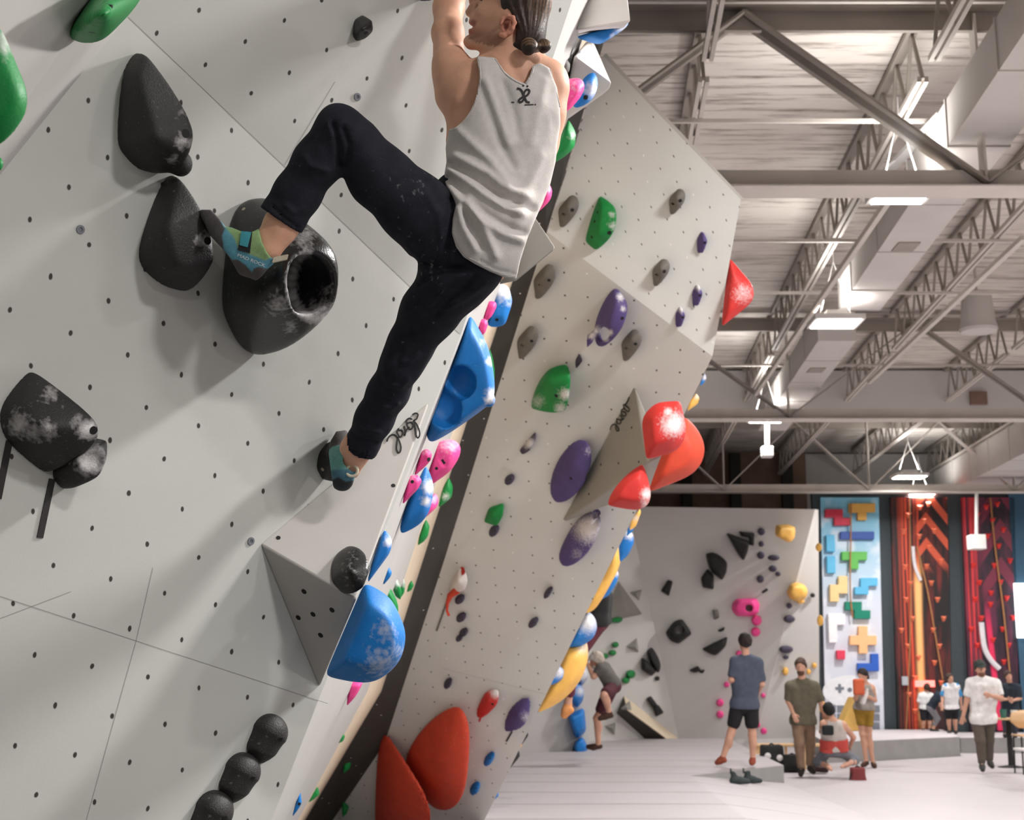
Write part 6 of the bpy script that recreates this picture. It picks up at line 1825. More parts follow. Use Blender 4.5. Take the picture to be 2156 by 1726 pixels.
m = MB(); m.box(Py(1768, 1449, YR - .018), (.19, .01, .06)); m.box(Py(1768, 1449, YR - .0185), (.06, .01, .19)); m.build('cross_mark', m_g1, root)
for bx in (1789, 1806, 1823):
    m = MB(); m.lathe([(.05, 0), (.05, .01), (.01, .011)], Py(bx, 1452, YR - .012), (0, -1, 0), 16); m.build('round_button', m_g1, root)
for r_ in range(3):
    for c_ in range(6):
        m = MB(); m.box(Py(1752 + c_ * 18.5, 1492 + r_ * 18, YR - .008), (.16, .012, .15)); m.build('key_square', mat('print_blue', (70, 170, 214), .7) if (r_ == 0 and c_ == 2) else m_g1, root)
def tri(cx, cy, m, label, grp, s=6.5):
    q = [(cx - s, cy - s * .8), (cx + s, cy - s * .8), (cx + s * .3, cy + s), (cx - s * .4, cy + s)]
    mb = MB(); V = [Py(x, y, YR + .004) for x, y in q] + [Py(cx, cy - 1, YR - .10)]
    mb.add(V, [(0, 1, 4), (1, 2, 4), (2, 3, 4), (3, 0, 4), (3, 2, 1, 0)])
    return tag(mb.build('triangle_hold', m), label, 'climbing hold', grp)
M_t1 = mat('orange_triangle', (255, 138, 104), .5); M_t2 = mat('red_triangle', (238, 70, 66), .5)
for x, y in [(1937, 1068), (1955, 1061), (1913, 1084), (1946, 1096), (1903, 1118), (1936, 1129), (1967, 1117), (1957, 1152), (1982, 1181), (1906, 1193), (1951, 1192), (1917, 1228), (1961, 1227), (1908, 1262), (1974, 1262), (1921, 1302), (1987, 1302), (1898, 1327), (1965, 1326), (1911, 1360), (1978, 1360), (1934, 1384), (1968, 1395), (1926, 1427), (1982, 1437), (1914, 1462), (1927, 1497)]:
    tri(x, y, M_t1, 'small orange triangular hold on the orange and black rope panel', 'triangular holds on the orange rope panel')
for x, y in [(2077, 1067), (2100, 1061), (2058, 1084), (2090, 1095), (2113, 1115), (2080, 1128), (2103, 1149), (2127, 1180), (2050, 1190), (2094, 1190), (2063, 1226), (2107, 1225), (2054, 1261), (2087, 1248), (2120, 1259), (2086, 1272), (2067, 1301), (2133, 1300), (2045, 1324), (2111, 1324), (2091, 1347), (2058, 1358), (2124, 1358), (2114, 1393)]:
    tri(x, y, M_t2, 'small red triangular hold on the purple and red rope panel', 'triangular holds on the purple rope panel')
M_rope = mat('climbing_rope', (168, 120, 80), .8, .1); M_strap = mat('strap_white', (226, 222, 226), .7)
def rope(pts, r, m, label, Y=YR - .035): 
    mb = MB(); mb.tube(smooth_line([Py(x, y, Y) for x, y in pts]), r, 6); return tag(mb.build('rope', m, smooth=True), label, 'rope', 'ropes on the rope wall')
rope([(1792, 1060), (1791, 1140), (1790, 1240), (1795, 1300)], .018, M_rope, 'thin rope hanging over the block volumes of the pale panel', YR - .145)
rope([(1915, 1048), (1918, 1250), (1914, 1400), (1908, 1536)], .016, M_rope, 'thick tan rope down the left side of the orange panel')
rope([(1930, 1150), (1952, 1240), (1968, 1330), (1985, 1430)], .018, M_rope, 'thin rope slanting across the orange panel')
rope([(2085, 1048), (2095, 1150), (2112, 1280), (2126, 1415)], .02, M_rope, 'tan rope slanting down the purple panel')
rope([(2066, 1310), (2072, 1360), (2085, 1388), (2104, 1408)], .06, M_strap, 'white webbing strap curving across the purple panel')
rope([(1922, 1150), (1926, 1190), (1938, 1222)], .04, M_strap, 'white webbing strap on the upper part of the orange panel')
m = MB(); p = Py(1947, 1439, YR - .035); m.box(p, (.42, .08, .14)); tag(m.build('lit_sign', mat_emit('sign_red', (255, 120, 110), 1.5)), 'small glowing red sign at the foot of the orange panel', 'sign')
m = MB(); m.box(Py(1905, 1433, YR - .06), (.13, .06, .19)); tag(m.build('notice', mat('notice_paper', (178, 182, 188), .7)), 'pale notice at the left edge of the orange panel', 'notice')

# ================================================================== MATS
M_mattop = mat('mat_vinyl', (206, 199, 202), .55, .03, 2); M_matside = mat('mat_side', (150, 148, 146), .7, .08, 3)
def mat_block(name, top, label, mt, msd, cat='mat'):
    top = [np.array(p, float) for p in top]; n = len(top)
    V = top + [np.array([p[0], p[1], 0.001]) for p in top]
    F_ = [tuple(range(n))] + [(i, n + i, n + (i + 1) % n, (i + 1) % n) for i in range(n)]
    o = mesh(name, V, F_, [mt, msd], None, False, [0] + [1] * n)
    return tag(o, label, cat)
A_, B_, C_ = Pz(1450, 1633, .25), Pz(1650, 1611, .25), Pz(1535, 1556, .25)
low = lambda p: np.array([p[0], p[1], .001])
V = [A_, B_, C_, np.array([C_[0] - .2, 30.0, .25]), np.array([-4.0, 30.0, .25]), np.array([-4.0, 15.0, .25]), np.array([A_[0] - .3, 8.6, .25]), low(B_), np.array([A_[0] + 1.6, 8.6, .001]), low(C_), np.array([-.3, 15.0, .25]), np.array([-.3, 8.6, .25])]
tag(mesh('landing_mat', V, [(0, 1, 2, 3, 4, 5, 10), (0, 10, 11, 6), (0, 6, 8, 7), (0, 7, 1), (1, 7, 9, 2)], [M_floor, M_matside], None, False, [0, 0, 0, 1, 1]), 'wide pale landing mat running from under the middle wall to the far boulder wall', 'mat')
mat_block('foam_mat', [Pz(1735, 1562, .36), Pz(1840, 1559, .36), Pz(2020, 1551, .36), np.array([9.4, 31.9, .36]), np.array([6.4, 31.9, .36])], 'thick grey foam mat at the foot of the rope panels', M_mattop, M_matside)
mat_block('foam_mat', [Pz(2022, 1553, .30), Pz(2055, 1553, .30), Pz(2156, 1553, .30), np.array([14.5, 31.9, .30]), np.array([9.45, 31.9, .30])], 'lower grey foam mat behind the man in the white shirt', M_mattop, M_matside)

# ================================================================== PEOPLE FARTHER BACK
M_fskin = mat('far_skin', (206, 156, 132), .55, .05, 12, sss=.05)
def person(label, d, Jt, face, shirt=None, legs=None, hair=(48, 36, 32), hairlen=0, sleeve=.55, legto=.5, shoes=(40, 38, 38), cap=None, beard=None, loose=1.0, skin=None, hemz=0.0, scale=1.0, raglan=None, bare=False):
    """figure posed from its joints (pixel x, pixel y, depth offset); d is its distance"""
    Q = {k: P(v[0], v[1], d + (v[2] if len(v) > 2 else 0)) for k, v in Jt.items()}
    s = scale
    msh, mhp = (Q['sL'] + Q['sR']) / 2, (Q['hL'] + Q['hR']) / 2
    neck = Q.get('neck', msh)
    face = unit(face); up = unit(Q['head'] - neck) if 'up' not in Jt else unit(Q['up'] - Q['head'])
    lat = unit(np.cross(face, up)); face = np.cross(up, lat)
    base = np.array([mhp[0], mhp[1], min(q[2] for q in Q.values())])
    root = empty('person', base, label, 'person')
    allp = np.array(list(Q.values())); lo, hi = allp.min(0) - .2 * s, allp.max(0) + .2 * s
    sk = M_fskin if skin is None else skin
    tor = [(Q['sL'] * .72 + msh * .28, Q['hL'] * .8 + mhp * .2), (Q['sR'] * .72 + msh * .28, Q['hR'] * .8 + mhp * .2)]
    def torso(F, r0, r1, k=.06):
        for a, b in tor:
            md = a * .5 + b * .5
            F.path([a - (a - b) * .08, md, b], [r0 * s, (r0 * .95) * s, r1 * s], k=k * s)
    F = Field(lo, hi, .0095 * max(s, .8))
    torso(F, .088, .092)
    F.cap(Q['sL'], Q['sR'], .052 * s, k=.04 * s)
    F.path([msh - (neck - mhp) * .12, mhp], [.09 * s, .10 * s], k=.06 * s)
    F.path([msh * .75 + neck * .25, Q['head'] - up * .07 * s], [.062 * s, .052 * s], k=.03 * s)
    for q in 'LR': F.cap(neck - up * .015 * s, Q['s' + q] * .85 + neck * .15, .048 * s, .048 * s, k=.03 * s)
    h = Q['head']
    F.ell(h + up * .02 * s, (.096 * s, .074 * s, .108 * s), ax=(face, lat, up), k=.02 * s)
    F.ell(h + face * .03 * s - up * .055 * s, (.062 * s, .052 * s, .066 * s), ax=(face, lat, up), k=.025 * s)
    F.cap(h + face * .094 * s + up * .01 * s, h + face * .108 * s - up * .03 * s, .011 * s, .014 * s, k=.012 * s)
    F.ell(h + face * .08 * s - up * .062 * s, (.018 * s, .028 * s, .010 * s), ax=(face, lat, up), k=.012 * s)
    for q in (-1, 1):
        F.ell(h + lat * .074 * s * q - up * .01 * s, (.022 * s, .012 * s, .03 * s), ax=(face, lat, up), k=.008 * s)
        F.ell(h + face * .09 * s + lat * .032 * s * q + up * .012 * s, (.014 * s, .016 * s, .010 * s), ax=(face, lat, up), k=.008 * s, op='sub')
    for q in 'LR':
        F.path([Q['s' + q], Q['e' + q], Q['w' + q]], [.052 * s, .041 * s, .029 * s], k=.02 * s)
        F.ell(Q['s' + q] * .55 + Q['e' + q] * .45, (.047 * s,) * 3, k=.03 * s)
        w, e = Q['w' + q], Q['e' + q]
        fw = unit(w - e); sd_ = np.cross(fw, face); sd_ = unit(sd_) if np.linalg.norm(sd_) > .1 else lat
        pn = np.cross(fw, sd_)
        F.ell(w + fw * .05 * s, (.05 * s, .038 * s, .018 * s), ax=(fw, sd_, pn), k=.012 * s)
        for i, (o_, L) in enumerate([(-.029, .062), (-.010, .074), (.010, .070), (.028, .054)]):
            a = w + fw * .085 * s + sd_ * o_ * s; b = a + fw * L * .55 * s + pn * .012 * s
            F.path([a, b, b + fw * L * .25 * s + pn * L * .4 * s], [.0105 * s, .0098 * s, .009 * s], k=.004)
        a = w + fw * .03 * s - sd_ * .03 * s
        F.path([a, a + fw * .034 * s - sd_ * .026 * s + pn * .01 * s, a + fw * .06 * s - sd_ * .03 * s + pn * .02 * s], [.013 * s, .011 * s, .0095 * s], k=.008)
        F.path([Q['h' + q], Q['k' + q], Q['a' + q]], [.088 * s, .055 * s, .037 * s], k=.03 * s)
        c = Q['k' + q] * .68 + Q['a' + q] * .32; bk = unit(np.cross(lat, Q['a' + q] - Q['k' + q]))
        bk = bk if bk @ face < 0 else -bk
        F.ell(c + bk * .018 * s, (.05 * s, .05 * s, .095 * s), ax=(lat, bk, unit(Q['k' + q] - Q['a' + q])), k=.03 * s)
        F.path([Q['a' + q], Q['t' + q] * .5 + Q['a' + q] * .5, Q['t' + q]], [.036 * s, .036 * s, .024 * s], k=.02 * s)
    F.build('body', sk, root)
    def mk(name, rgb, rough=.85): return mat('cloth_%d_%d_%d' % rgb, rgb, rough, .12, 14, .3, 160)
    if shirt:
        F = Field(lo, hi, .011 * max(s, .8)); g = .011 * loose * s
        torso(F, .088 + g / s, .094 + g / s, .05)
        F.cap(Q['sL'], Q['sR'], .050 * s + g, k=.05 * s)
        F.path([msh - (neck - mhp) * .10, mhp, mhp + (mhp - neck) * (.05 + hemz)], [.092 * s + g, .104 * s + g, .108 * s + g], k=.06 * s)
        for q in 'LR':
            if sleeve: F.cap(neck - up * .02 * s, Q['s' + q] * .85 + neck * .15, .050 * s + g, .050 * s + g, k=.03 * s)
        if sleeve:
            for q in 'LR':
                e = Q['s' + q] + (Q['e' + q] - Q['s' + q]) * sleeve
                F.cap(Q['s' + q], e, .050 * s + g, .052 * s + g, k=.03 * s)
                n_ = unit(Q['e' + q] - Q['s' + q])
                F.cap(e + n_ * .06 * s, e + n_ * .03 * s, .05 * s, op='sub', k=.004)
        ht = mhp - (neck - mhp) * (.02 + hemz)
        for a, b in tor: F.cap(b, b + (ht - mhp) - unit(neck - mhp) * .02, (.106 * s + g), k=.05 * s)
        F.cap(Q['hL'], Q['hR'], .104 * s + g, k=.04 * s)
        F.half(ht, -(neck - mhp), k=.01)
        F.cap(neck + up * .075 * s, neck + up * .12 * s, .066 * s, op='sub', k=.01)
        if not sleeve:
            for q, w_ in (('L', -1), ('R', 1)):
                F.ell(Q['s' + q] + (Q['s' + q] - msh) * .12, (.075 * s, .1 * s, .1 * s), op='sub', k=.01)
        F.noise(.004 * s, 22, 4)
        so = F.build('shirt', mk('shirt', shirt), root)
        if raglan:
            V, Fq = None, None
            for q in 'LR':
                G = Field(np.minimum(Q['s' + q], Q['e' + q]) - .12, np.maximum(Q['s' + q], Q['e' + q]) + .12, .011)
                e = Q['s' + q] + (Q['e' + q] - Q['s' + q]) * sleeve
                G.cap(Q['s' + q] * .85 + neck * .15, e, .066 * s + g, .060 * s + g); G.build('sleeve', mk('sleeve', raglan), so)
    if legs:
        F = Field(lo, hi, .011 * max(s, .8)); g = .014 * loose * s
        F.cap(Q['hL'], Q['hR'], .092 * s + g, k=.04 * s)
        F.cap(mhp, mhp + (neck - mhp) * .10, .09 * s + g, k=.05 * s)
        for q in 'LR':
            hk, ka = Q['k' + q] - Q['h' + q], Q['a' + q] - Q['k' + q]
            if legto <= 1:
                e = Q['h' + q] + hk * legto
                F.cap(Q['h' + q], e, .088 * s + g, .074 * s + g, k=.03 * s)
                n_ = unit(hk); F.cap(e + n_ * .07 * s, e + n_ * .045 * s, .062 * s, op='sub', k=.004)
            else:
                e = Q['k' + q] + ka * min(legto - 1, .97)
                F.path([Q['h' + q], Q['k' + q], e], [.086 * s + g, .060 * s + g, .042 * s + g], k=.03 * s)
                n_ = unit(ka); F.cap(e + n_ * .05 * s, e + n_ * .02 * s, .036 * s, op='sub', k=.004)
        F.noise(.003 * s, 24, 6)
        F.build('shorts' if legto <= 1 else 'trousers', mk('legs', legs), root)
    if hair:
        F = Field(h - .22 * s, h + .22 * s, .009)
        F.ell(h + up * .032 * s - face * .012 * s, (.112 * s, .094 * s, .114 * s), ax=(face, lat, up), k=.01)
        if hairlen: F.ell(h - face * .05 * s - up * .06 * s, (.06 * s, .075 * s, .07 * s + hairlen), ax=(face, lat, up), k=.04)
        F.half(h + face * .058 * s + up * .045 * s, face - up * .75, k=.01)
        F.half(h - up * (.045 + hairlen) * s, -up + face * .35, k=.01)
        F.noise(.004 * s, 70, 2)
        F.build('hair', mat('hair_%d_%d_%d' % hair, hair, .7, .2, 40, .4, 120), root)
    if beard:
        F = Field(h - .2 * s, h + .2 * s, .008)
        F.ell(h + face * .036 * s - up * .07 * s, (.066 * s, .058 * s, .06 * s), ax=(face, lat, up)); F.half(h - up * .052 * s, up - face * .15, k=.01); F.build('beard', mat('beard_%d_%d_%d' % beard, beard, .8, .2, 40), root)
    if cap:
        F = Field(h - .26 * s, h + .26 * s, .008)
        F.ell(h + up * .05 * s, (.108 * s, .088 * s, .088 * s), ax=(face, lat, up)); F.half(h + up * .045 * s, -up)
        F.ell(h + up * .052 * s + face * .12 * s, (.075 * s, .07 * s, .010 * s), ax=(face, lat, up), k=.01)
        F.build('cap', mk('cap', cap), root)
    if shoes:
        for q in 'LR':
            a, t = Q['a' + q], Q['t' + q]
            F = Field(np.minimum(a, t) - .12, np.maximum(a, t) + .12, .008)
            fw = unit(t - a); hb = a - unit(np.array([fw[0], fw[1], 0]) + 1e-6) * .03 * s + np.array([0, 0, t[2] - a[2]]) * .55
            F.path([a, a * .5 + t * .5 - np.array([0, 0, .012]), t], [.043 * s, .043 * s, .033 * s], k=.03); F.cap(hb, t, .034 * s, .032 * s, k=.02)
            F.build('shoe', mk('shoe', shoes), root)
    return root, Q
AWAY, LEFT, TOWARD = np.array([0, 1.0, 0]), np.array([-1.0, 0, 0]), np.array([0, -1.0, 0])
person('man in slate blue t-shirt and black shorts standing with his back turned', 20.2, dict(head=(1568, 1352), neck=(1570, 1380), sL=(1547, 1393), sR=(1596, 1396), eL=(1540, 1430, -.05), wL=(1545, 1446, .2), eR=(1604, 1440), wR=(1594, 1462, .2), hL=(1555, 1482), hR=(1581, 1484), kL=(1539, 1544), kR=(1584, 1546), aL=(1522, 1594), aR=(1585, 1596), tL=(1510, 1605, .05), tR=(1583, 1606, -.1)),
       unit([-.55, 1, .05]), (76, 82, 98), (28, 28, 30), (42, 32, 28), shoes=(150, 74, 54), sleeve=.75, legto=.62, loose=1.7, hemz=.04)
person('bearded man in olive polo shirt and brown trousers walking toward us', 21.85, dict(head=(1686, 1404), neck=(1688, 1430), sL=(1662, 1443), sR=(1717, 1444), eL=(1659, 1475), wL=(1670, 1502, -.15), eR=(1727, 1475), wR=(1734, 1502), hL=(1679, 1517), hR=(1703, 1517), kL=(1683, 1566, -.1), kR=(1706, 1564, .1), aL=(1687, 1617, -.1), aR=(1705, 1612, .15), tL=(1686, 1630, -.25), tR=(1713, 1625, 0)),
       unit([-.35, -1, 0]), (100, 94, 78), (138, 112, 92), (74, 54, 44), beard=(96, 68, 54), shoes=(46, 40, 36), sleeve=.85, legto=1.9, loose=1.2, hemz=.06)
person('woman in grey top and mustard shorts looking down at what she holds', 23.95, dict(head=(1817, 1423), neck=(1822, 1438), sL=(1806, 1446), sR=(1836, 1448), eL=(1801, 1470, -.1), wL=(1806, 1455, -.25), eR=(1842, 1474), wR=(1818, 1462, -.25), hL=(1809, 1491), hR=(1829, 1492), kL=(1816, 1545), kR=(1829, 1546), aL=(1824, 1603), aR=(1838, 1605), tL=(1816, 1611, -.1), tR=(1842, 1613, -.15)),
       unit([-.8, -.7, -.25]), (150, 142, 136), (158, 122, 44), (38, 28, 26), hairlen=.02, shoes=(70, 46, 36), sleeve=0, legto=.55, scale=.92)
m = MB(); m.box(P(1808, 1446, 23.2), (.17, .14, .26)); tag(m.build('pouch', mat('pouch_orange', (206, 96, 62), .8), bevel=.03), 'orange pouch held at the chest of the woman in mustard shorts', 'pouch')
m = MB(); m.lathe([(.03, 0), (.045, .02), (.045, .2), (.02, .24), (.02, .27)], P(1815, 1482, 23.2), (.4, 0, 1), 14); tag(m.build('bottle', M_white, smooth=True), 'white bottle held against the waist of the woman in mustard shorts', 'bottle')
m = MB(); m.prism([P(1800, 1466, 24.4), P(1806, 1500, 24.4), P(1840, 1538, 24.4), P(1770, 1540, 24.4), P(1776, 1520, 24.4)], (0, .5, 0)); tag(m.build('folded_seat', mat('seat_yellow', (240, 196, 112), .7), bevel=.02), 'yellow slanted folding seat behind the woman in mustard shorts', 'seat')
kr, kq = person('person kneeling on the floor with back turned, red layer wrapped round the waist', 21.6, dict(head=(1746, 1496), neck=(1752, 1515), sL=(1734, 1523), sR=(1776, 1526), eL=(1730, 1540, .2), wL=(1742, 1512, .25), eR=(1797, 1552, .1), wR=(1790, 1572, .25), hL=(1744, 1578), hR=(1768, 1580), kL=(1722, 1604, .3), kR=(1800, 1600, .3), aL=(1742, 1612, -.1), aR=(1786, 1608, -.15), tL=(1750, 1620, -.3), tR=(1772, 1614, -.35)),
       AWAY, (188, 178, 172), (118, 122, 130), (22, 20, 22), shoes=None, sleeve=0, legto=1.5, loose=1.1, hemz=.0, scale=.95)
a_, b_ = (kq['sL'] + kq['sR']) / 2 * .42 + (kq['hL'] + kq['hR']) / 2 * .58, (kq['hL'] + kq['hR']) / 2
F = Field(np.minimum(a_, b_) - .32, np.maximum(a_, b_) + .32, .011)
for sx in (-.085, .085): F.cap(a_ + [sx, 0, 0], b_ + [sx, 0, -.02], .125, .135, k=.05)
F.half(a_, a_ - b_, k=.01); F.half(b_ - (a_ - b_) * .1, b_ - a_, k=.01); F.noise(.004, 24, 9)
F.build('waist_wrap', mat('wrap_red', (190, 74, 66), .85, .12, 14, .3, 160), kr)
m = MB(); m.box(P(1743, 1537, 21.3), (.17, .09, .15)); tag(m.build('chalk_bag', mat('bag_black', (30, 32, 34), .8), bevel=.03), 'black chalk bag on the back of the kneeling person', 'bag')
wr, wq = person('man in white t-shirt and dark cap walking toward us on the right', 22.75, dict(head=(2064, 1407), neck=(2067, 1426), sL=(2042, 1436), sR=(2098, 1438), eL=(2036, 1472), wL=(2028, 1507), eR=(2108, 1470, -.05), wR=(2086, 1464, -.25), hL=(2057, 1512), hR=(2083, 1512), kL=(2064, 1558, -.1), kR=(2082, 1556, .1), aL=(2067, 1606, -.1), aR=(2083, 1600, .15), tL=(2069, 1620, -.28), tR=(2089, 1613, 0)),
       unit([-.1, -1, -.15]), (232, 228, 226), (92, 82, 74), (60, 44, 36), cap=(50, 58, 54), beard=(120, 84, 66), shoes=(54, 52, 50), sleeve=.7, legto=1.93, loose=1.5, hemz=.10)
person('child in white shirt with blue sleeves and black shorts by the rope panels', 29.4, dict(head=(2000, 1428), neck=(2001, 1438), sL=(1989, 1446), sR=(2016, 1445), eL=(1984, 1465), wL=(1984, 1484, -.1), eR=(2022, 1466), wR=(2024, 1484), hL=(1995, 1490), hR=(2011, 1490), kL=(1998, 1515), kR=(2011, 1515), aL=(1999, 1538), aR=(2012, 1538), tL=(1998, 1542, -.15), tR=(2013, 1542, -.15)),
       unit([.35, -1, 0]), (228, 226, 226), (26, 26, 30), (66, 50, 44), hairlen=.03, sleeve=.8, legto=.75, scale=.78, raglan=(70, 150, 206), shoes=(60, 56, 56))
person('child in white t-shirt and dark shorts seen from behind at the orange panel', 31.0, dict(head=(1951, 1448), neck=(1950, 1457), sL=(1938, 1464), sR=(1962, 1464), eL=(1934, 1478), wL=(1937, 1492, .1), eR=(1966, 1478), wR=(1964, 1492, .1), hL=(1943, 1491), hR=(1957, 1491), kL=(1944, 1514), kR=(1957, 1514), aL=(1944, 1534), aR=(1957, 1534), tL=(1942, 1538, .1), tR=(1959, 1538, .1)),
       AWAY, (230, 230, 230), (34, 36, 42), (66, 48, 38), sleeve=.8, legto=.9, scale=.74, shoes=(70, 66, 66))
person('child in navy shirt bending forward and reaching down beside the raglan-sleeved child', 30.3, dict(head=(1987, 1463), up=(1996, 1459), neck=(1977, 1462), sL=(1974, 1460), sR=(1980, 1466, -.2), eL=(1972, 1478, .1), wL=(1982, 1490, .1), eR=(1980, 1482, -.25), wR=(1988, 1492, -.25), hL=(1958, 1488, .1), hR=(1960, 1490, -.12), kL=(1972, 1510, .1), kR=(1974, 1512, -.12), aL=(1962, 1534, .1), aR=(1964, 1535, -.12), tL=(1972, 1538, .1), tR=(1975, 1539, -.12)),
       unit([.8, 0, -.6]), (34, 44, 58), (134, 132, 136), (74, 52, 38), sleeve=.6, legto=1.6, scale=.76, shoes=(50, 48, 48))
person('person in dark navy t-shirt standing with folded arms behind the cafe table', 28.6, dict(head=(2123, 1424), neck=(2126, 1438), sL=(2111, 1446), sR=(2144, 1446), eL=(2107, 1472), wL=(2122, 1472, -.22), eR=(2148, 1470), wR=(2134, 1474, -.22), hL=(2117, 1496), hR=(2137, 1496), kL=(2117, 1522), kR=(2137, 1522), aL=(2117, 1545), aR=(2137, 1545), tL=(2115, 1549, -.15), tR=(2139, 1549, -.15)),
       TOWARD, (40, 48, 58), (60, 62, 70), (58, 42, 36), hairlen=.02, sleeve=.75, legto=1.9, scale=.86)
person('climber in grey t-shirt, maroon shorts and pale cap clinging to the far left wall edge', 21.0, dict(head=(1257, 1391), up=(1250, 1372), neck=(1265, 1404), sL=(1264, 1408, -.18), sR=(1272, 1404, .18), eL=(1250, 1424, -.2), wL=(1240, 1404, -.1), eR=(1250, 1402, .2), wR=(1238, 1398, .1), hL=(1292, 1444, -.1), hR=(1290, 1442, .12), kL=(1272, 1464, -.35), kR=(1257, 1512, .12), aL=(1283, 1500, -.3), aR=(1260, 1570, .1), tL=(1264, 1512, -.35), tR=(1239, 1572, .1)),
       unit([-1, .1, .05]), (92, 88, 84), (84, 42, 50), (190, 176, 164), cap=(206, 200, 192), beard=(222, 214, 206), sleeve=.5, legto=.72, loose=1.3, shoes=(66, 44, 36))
person('climber mostly hidden behind the wall edge, one orange shoe showing under the huge yellow crescent', 14.6, dict(head=(1270, 1232), neck=(1270, 1246), sL=(1262, 1254, -.15), sR=(1274, 1254, .2), eL=(1246, 1240, -.1), wL=(1232, 1220), eR=(1268, 1225, .2), wR=(1262, 1200, .2), hL=(1254, 1308, -.1), hR=(1262, 1306, .15), kL=(1206, 1395, -.1), kR=(1222, 1370, .2), aL=(1196, 1482, .0), aR=(1190, 1400, .3), tL=(1188, 1505, .0), tR=(1180, 1415, .3)),
       unit([-1, .2, .1]), (30, 28, 30), (96, 40, 52), (40, 30, 28), sleeve=.9, legto=1.72, shoes=(222, 150, 92))

# ================================================================== FURNITURE AND BAGS
M_wood = mat('birch_wood', (216, 176, 132), .5, .08, 8); M_bagk = mat('bag_fabric_black', (38, 37, 36), .85, .15, 20)
def gp(px, py, z=0.0): return Pz(px, py, z)
b0 = gp(1632, 1612, 0.0); bd = 23.6
bench = empty('bench', P(1640, 1600, bd), 'low birch bench with bags under it, behind the olive polo man', 'bench')
tl, tr_ = P(1590, 1569, bd), P(1735, 1566, bd)
zt = tl[2]
m = MB(); m.box(((tl[0] + tr_[0]) / 2, tl[1] + .18, zt), (tr_[0] - tl[0], .4, .04)); m.build('seat', M_wood, bench, bevel=.008)
m = MB(); m.box((tl[0] + .16, tl[1] + .18, zt / 2 + .06), (.32, .36, zt - .12)); m.build('end_panel', M_wood, bench, bevel=.006)
for px in (1655, 1694, 1728):
    p = P(px, 1588, bd); m = MB(); m.box((p[0], tl[1] + .03, (zt - .02) / 2), (.04, .04, zt - .02)); m.build('leg', M_wood, bench)
def pack(px, py, d, w, h, dp, m_, label, spots=False):
    c = P(px, py, d); r = empty('backpack', c - [0, 0, h / 2], label, 'bag')
    F = Field(c - np.array([w, dp, h]) * .7, c + np.array([w, dp, h]) * .7, .014)
    F.hull([c + np.array([sx * w / 2 * (1 - .2 * (sz > 0)), sy * dp / 2, sz * h / 2]) for sx in (-1, 1) for sy in (-1, 1) for sz in (-1, 1)] + [c + [0, -dp * .65, -h * .15]], .05); F.noise(.006, 20, 1)
    F.build('body', m_, r)
    q = MB(); q.tube(smooth_line([c + [-.06, 0, h * .46], c + [0, 0, h * .62], c + [.06, 0, h * .46]]), .012, 6); q.build('handle', M_bagk, r, smooth=True)
    if spots:
        for sx in (-.09, .10):
            q = MB(); q.lathe([(.05, 0), (.05, .02), (.01, .03)], c + [sx, -dp * .56, .0 - .03 * (sx > 0)], (0, -1, 0), 16); q.build('round_badge', M_white, r)
    return r, c
pack(1625, 1590, 23.0, .36, .30, .24, M_bagk, 'black backpack with two white round badges at the bench', True)
pack(1668, 1606, 22.9, .34, .24, .26, M_bagk, 'plain black bag on the floor under the bench, left of the walking man')
pack(1722, 1612, 22.6, .26, .16, .24, mat('bag_maroon_dark', (62, 42, 42), .85), 'small dark maroon bag on the floor behind the walking man')
r, c = pack(1806, 1637, 21.2, .21, .27, .18, mat('bag_maroon', (124, 54, 56), .8, .1, 20), 'maroon backpack standing alone on the floor, strap trailing left')
q = MB(); q.tube(smooth_line([c + [-.1, -.05, .08], c + [-.14, -.06, -.04], c + [-.12, -.06, -.11], c + [-.22, -.04, -.122], c + [-.31, -.04, -.128]]), .008, 6); q.build('strap', M_bagk, r, smooth=True)
RAMP = plane3(A_, low(B_), np.array([A_[0] + 1.6, 8.6, .001]))
def floor_shoe(px, py, label, lean):
    p = RAMP.hit(px, py, .002); F = Field(p - [.2, .2, .02], p + [.2, .2, .26], .007)
    F.path([p + [-.10, 0, .045], p + [0, 0, .045], p + [.10, 0, .035]], [.042, .05, .03], k=.03); F.path([p + [-.07, 0, .06], p + [-.085 + lean, 0, .14]], [.045, .04], k=.03)
    F.cap(p + [-.07, 0, .12], p + [-.085 + lean, 0, .2], .028, .026, op='sub', k=.01); F.cap(p + [-.12, 0, .14], p + [-.12, 0, .19], .012, k=.01); F.half(p + [0, 0, .003], (0, 0, -1))
    return tag(F.build('climbing_shoe', mat('dark_shoe', (48, 56, 56), .7, .15, 20)), label, 'shoe', 'pair of shoes left on the floor')
floor_shoe(1559, 1651, 'dark climbing shoe lying on the floor, left of the pair', 0.0)
floor_shoe(1585, 1649, 'dark climbing shoe lying on the floor, right of the pair', .02)
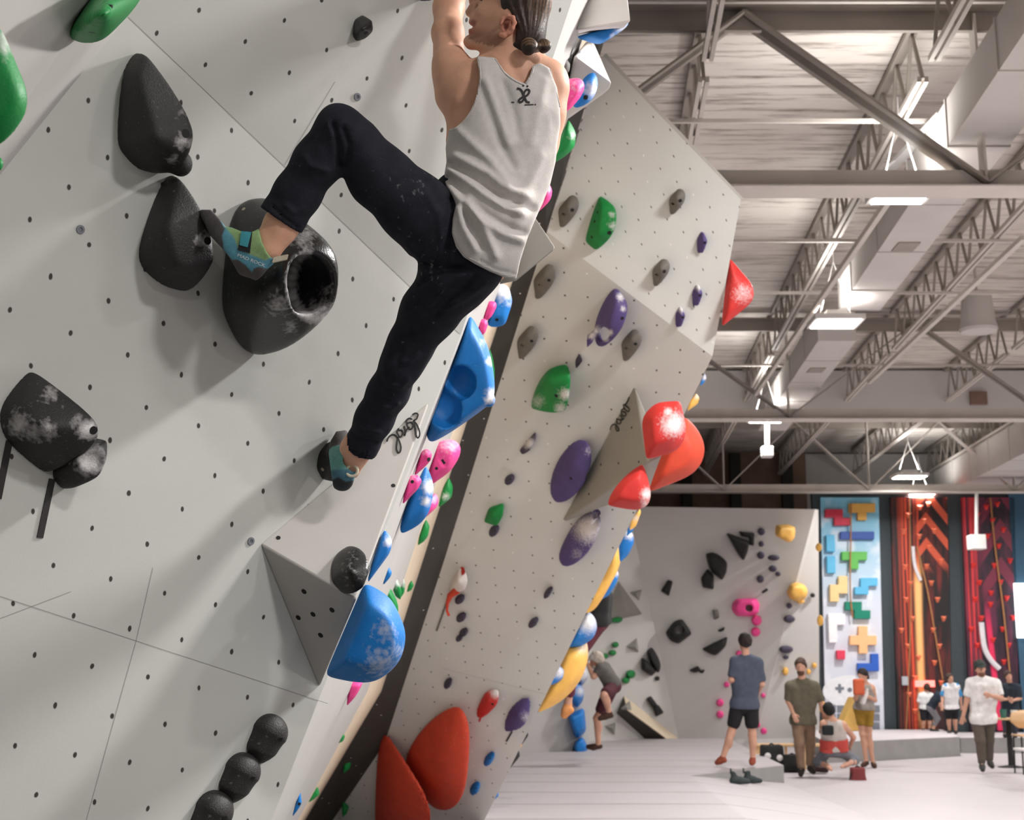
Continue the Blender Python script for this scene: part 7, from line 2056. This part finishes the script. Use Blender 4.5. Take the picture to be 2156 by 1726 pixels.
def table():
    p = P(2123, 1513, 24.2); r = empty('cafe_table', (p[0], p[1], 0), 'small round wooden cafe table on a black pedestal at the right edge', 'table')
    m = MB(); m.lathe([(.01, -.015), (.30, -.015), (.31, 0), (.30, .015), (.01, .015)], p, n=32); m.build('tabletop', M_wood, r)
    m = MB(); m.lathe([(.22, 0), (.22, .012), (.05, .04), (.045, .06), (.045, p[2] - .02)], (p[0], p[1], 0), n=20); m.build('pedestal', M_bagk, r, smooth=True, auto=40)
    return p
tp = table()
for dx, c_, lb, h in [(-.11, (60, 110, 100), 'green tumbler on the cafe table', .14), (.08, (232, 230, 228), 'white cup on the cafe table', .13)]:
    m = MB(); m.lathe([(.045, 0), (.062, h), (.056, h), (.04, .01)], tp + [dx, -.08, .016], n=18); tag(m.build('cup', mat('cup_%d' % c_[0], c_, .4), smooth=True, auto=40), lb, 'cup', 'cups on the cafe table')
cp = P(2150, 1548, 22.6)
ch = empty('cafe_chair', (cp[0], cp[1], 0), 'bent birch cafe chair cut by the right edge', 'chair')
m = MB(); m.box(cp + [.12, 0, 0], (.42, .42, .025)); m.build('seat', M_wood, ch, bevel=.01)
F = Field(cp + [-.15, -.1, .05], cp + [.4, .4, .45], .012); F.hull([cp + np.array(q) for q in [(-.1, .16, .22), (.02, .2, .12), (.24, .2, .12), (.34, .16, .24), (.34, .18, .34), (.12, .22, .38), (-.08, .18, .34), (-.1, .18, .22)]] + [cp + np.array([.12, .24, .2])], .02); F.build('backrest', M_wood, ch)
for sx in (-.06, .3):
    for sy in (-.18, .18):
        m = MB(); m.tube([cp + [sx, sy, -.01], [cp[0] + sx * 1.1, cp[1] + sy * 1.1, 0]], .014, 8); m.build('leg', M_bagk, ch)
sp_ = P(2154, 1578, 19.6)
st_ = empty('side_bench', (sp_[0] + .2, sp_[1], 0), 'wooden bench end with a white top at the bottom of the right edge', 'bench')
m = MB(); m.box(sp_ + [.25, 0, 0], (.6, .5, .03)); m.build('seat', M_white, st_, bevel=.005)
for sx in (0.0, .5):
    m = MB(); m.box((sp_[0] + sx, sp_[1] - .2, (sp_[2] - .015) / 2), (.05, .05, sp_[2] - .015)); m.build('leg', M_wood, st_)
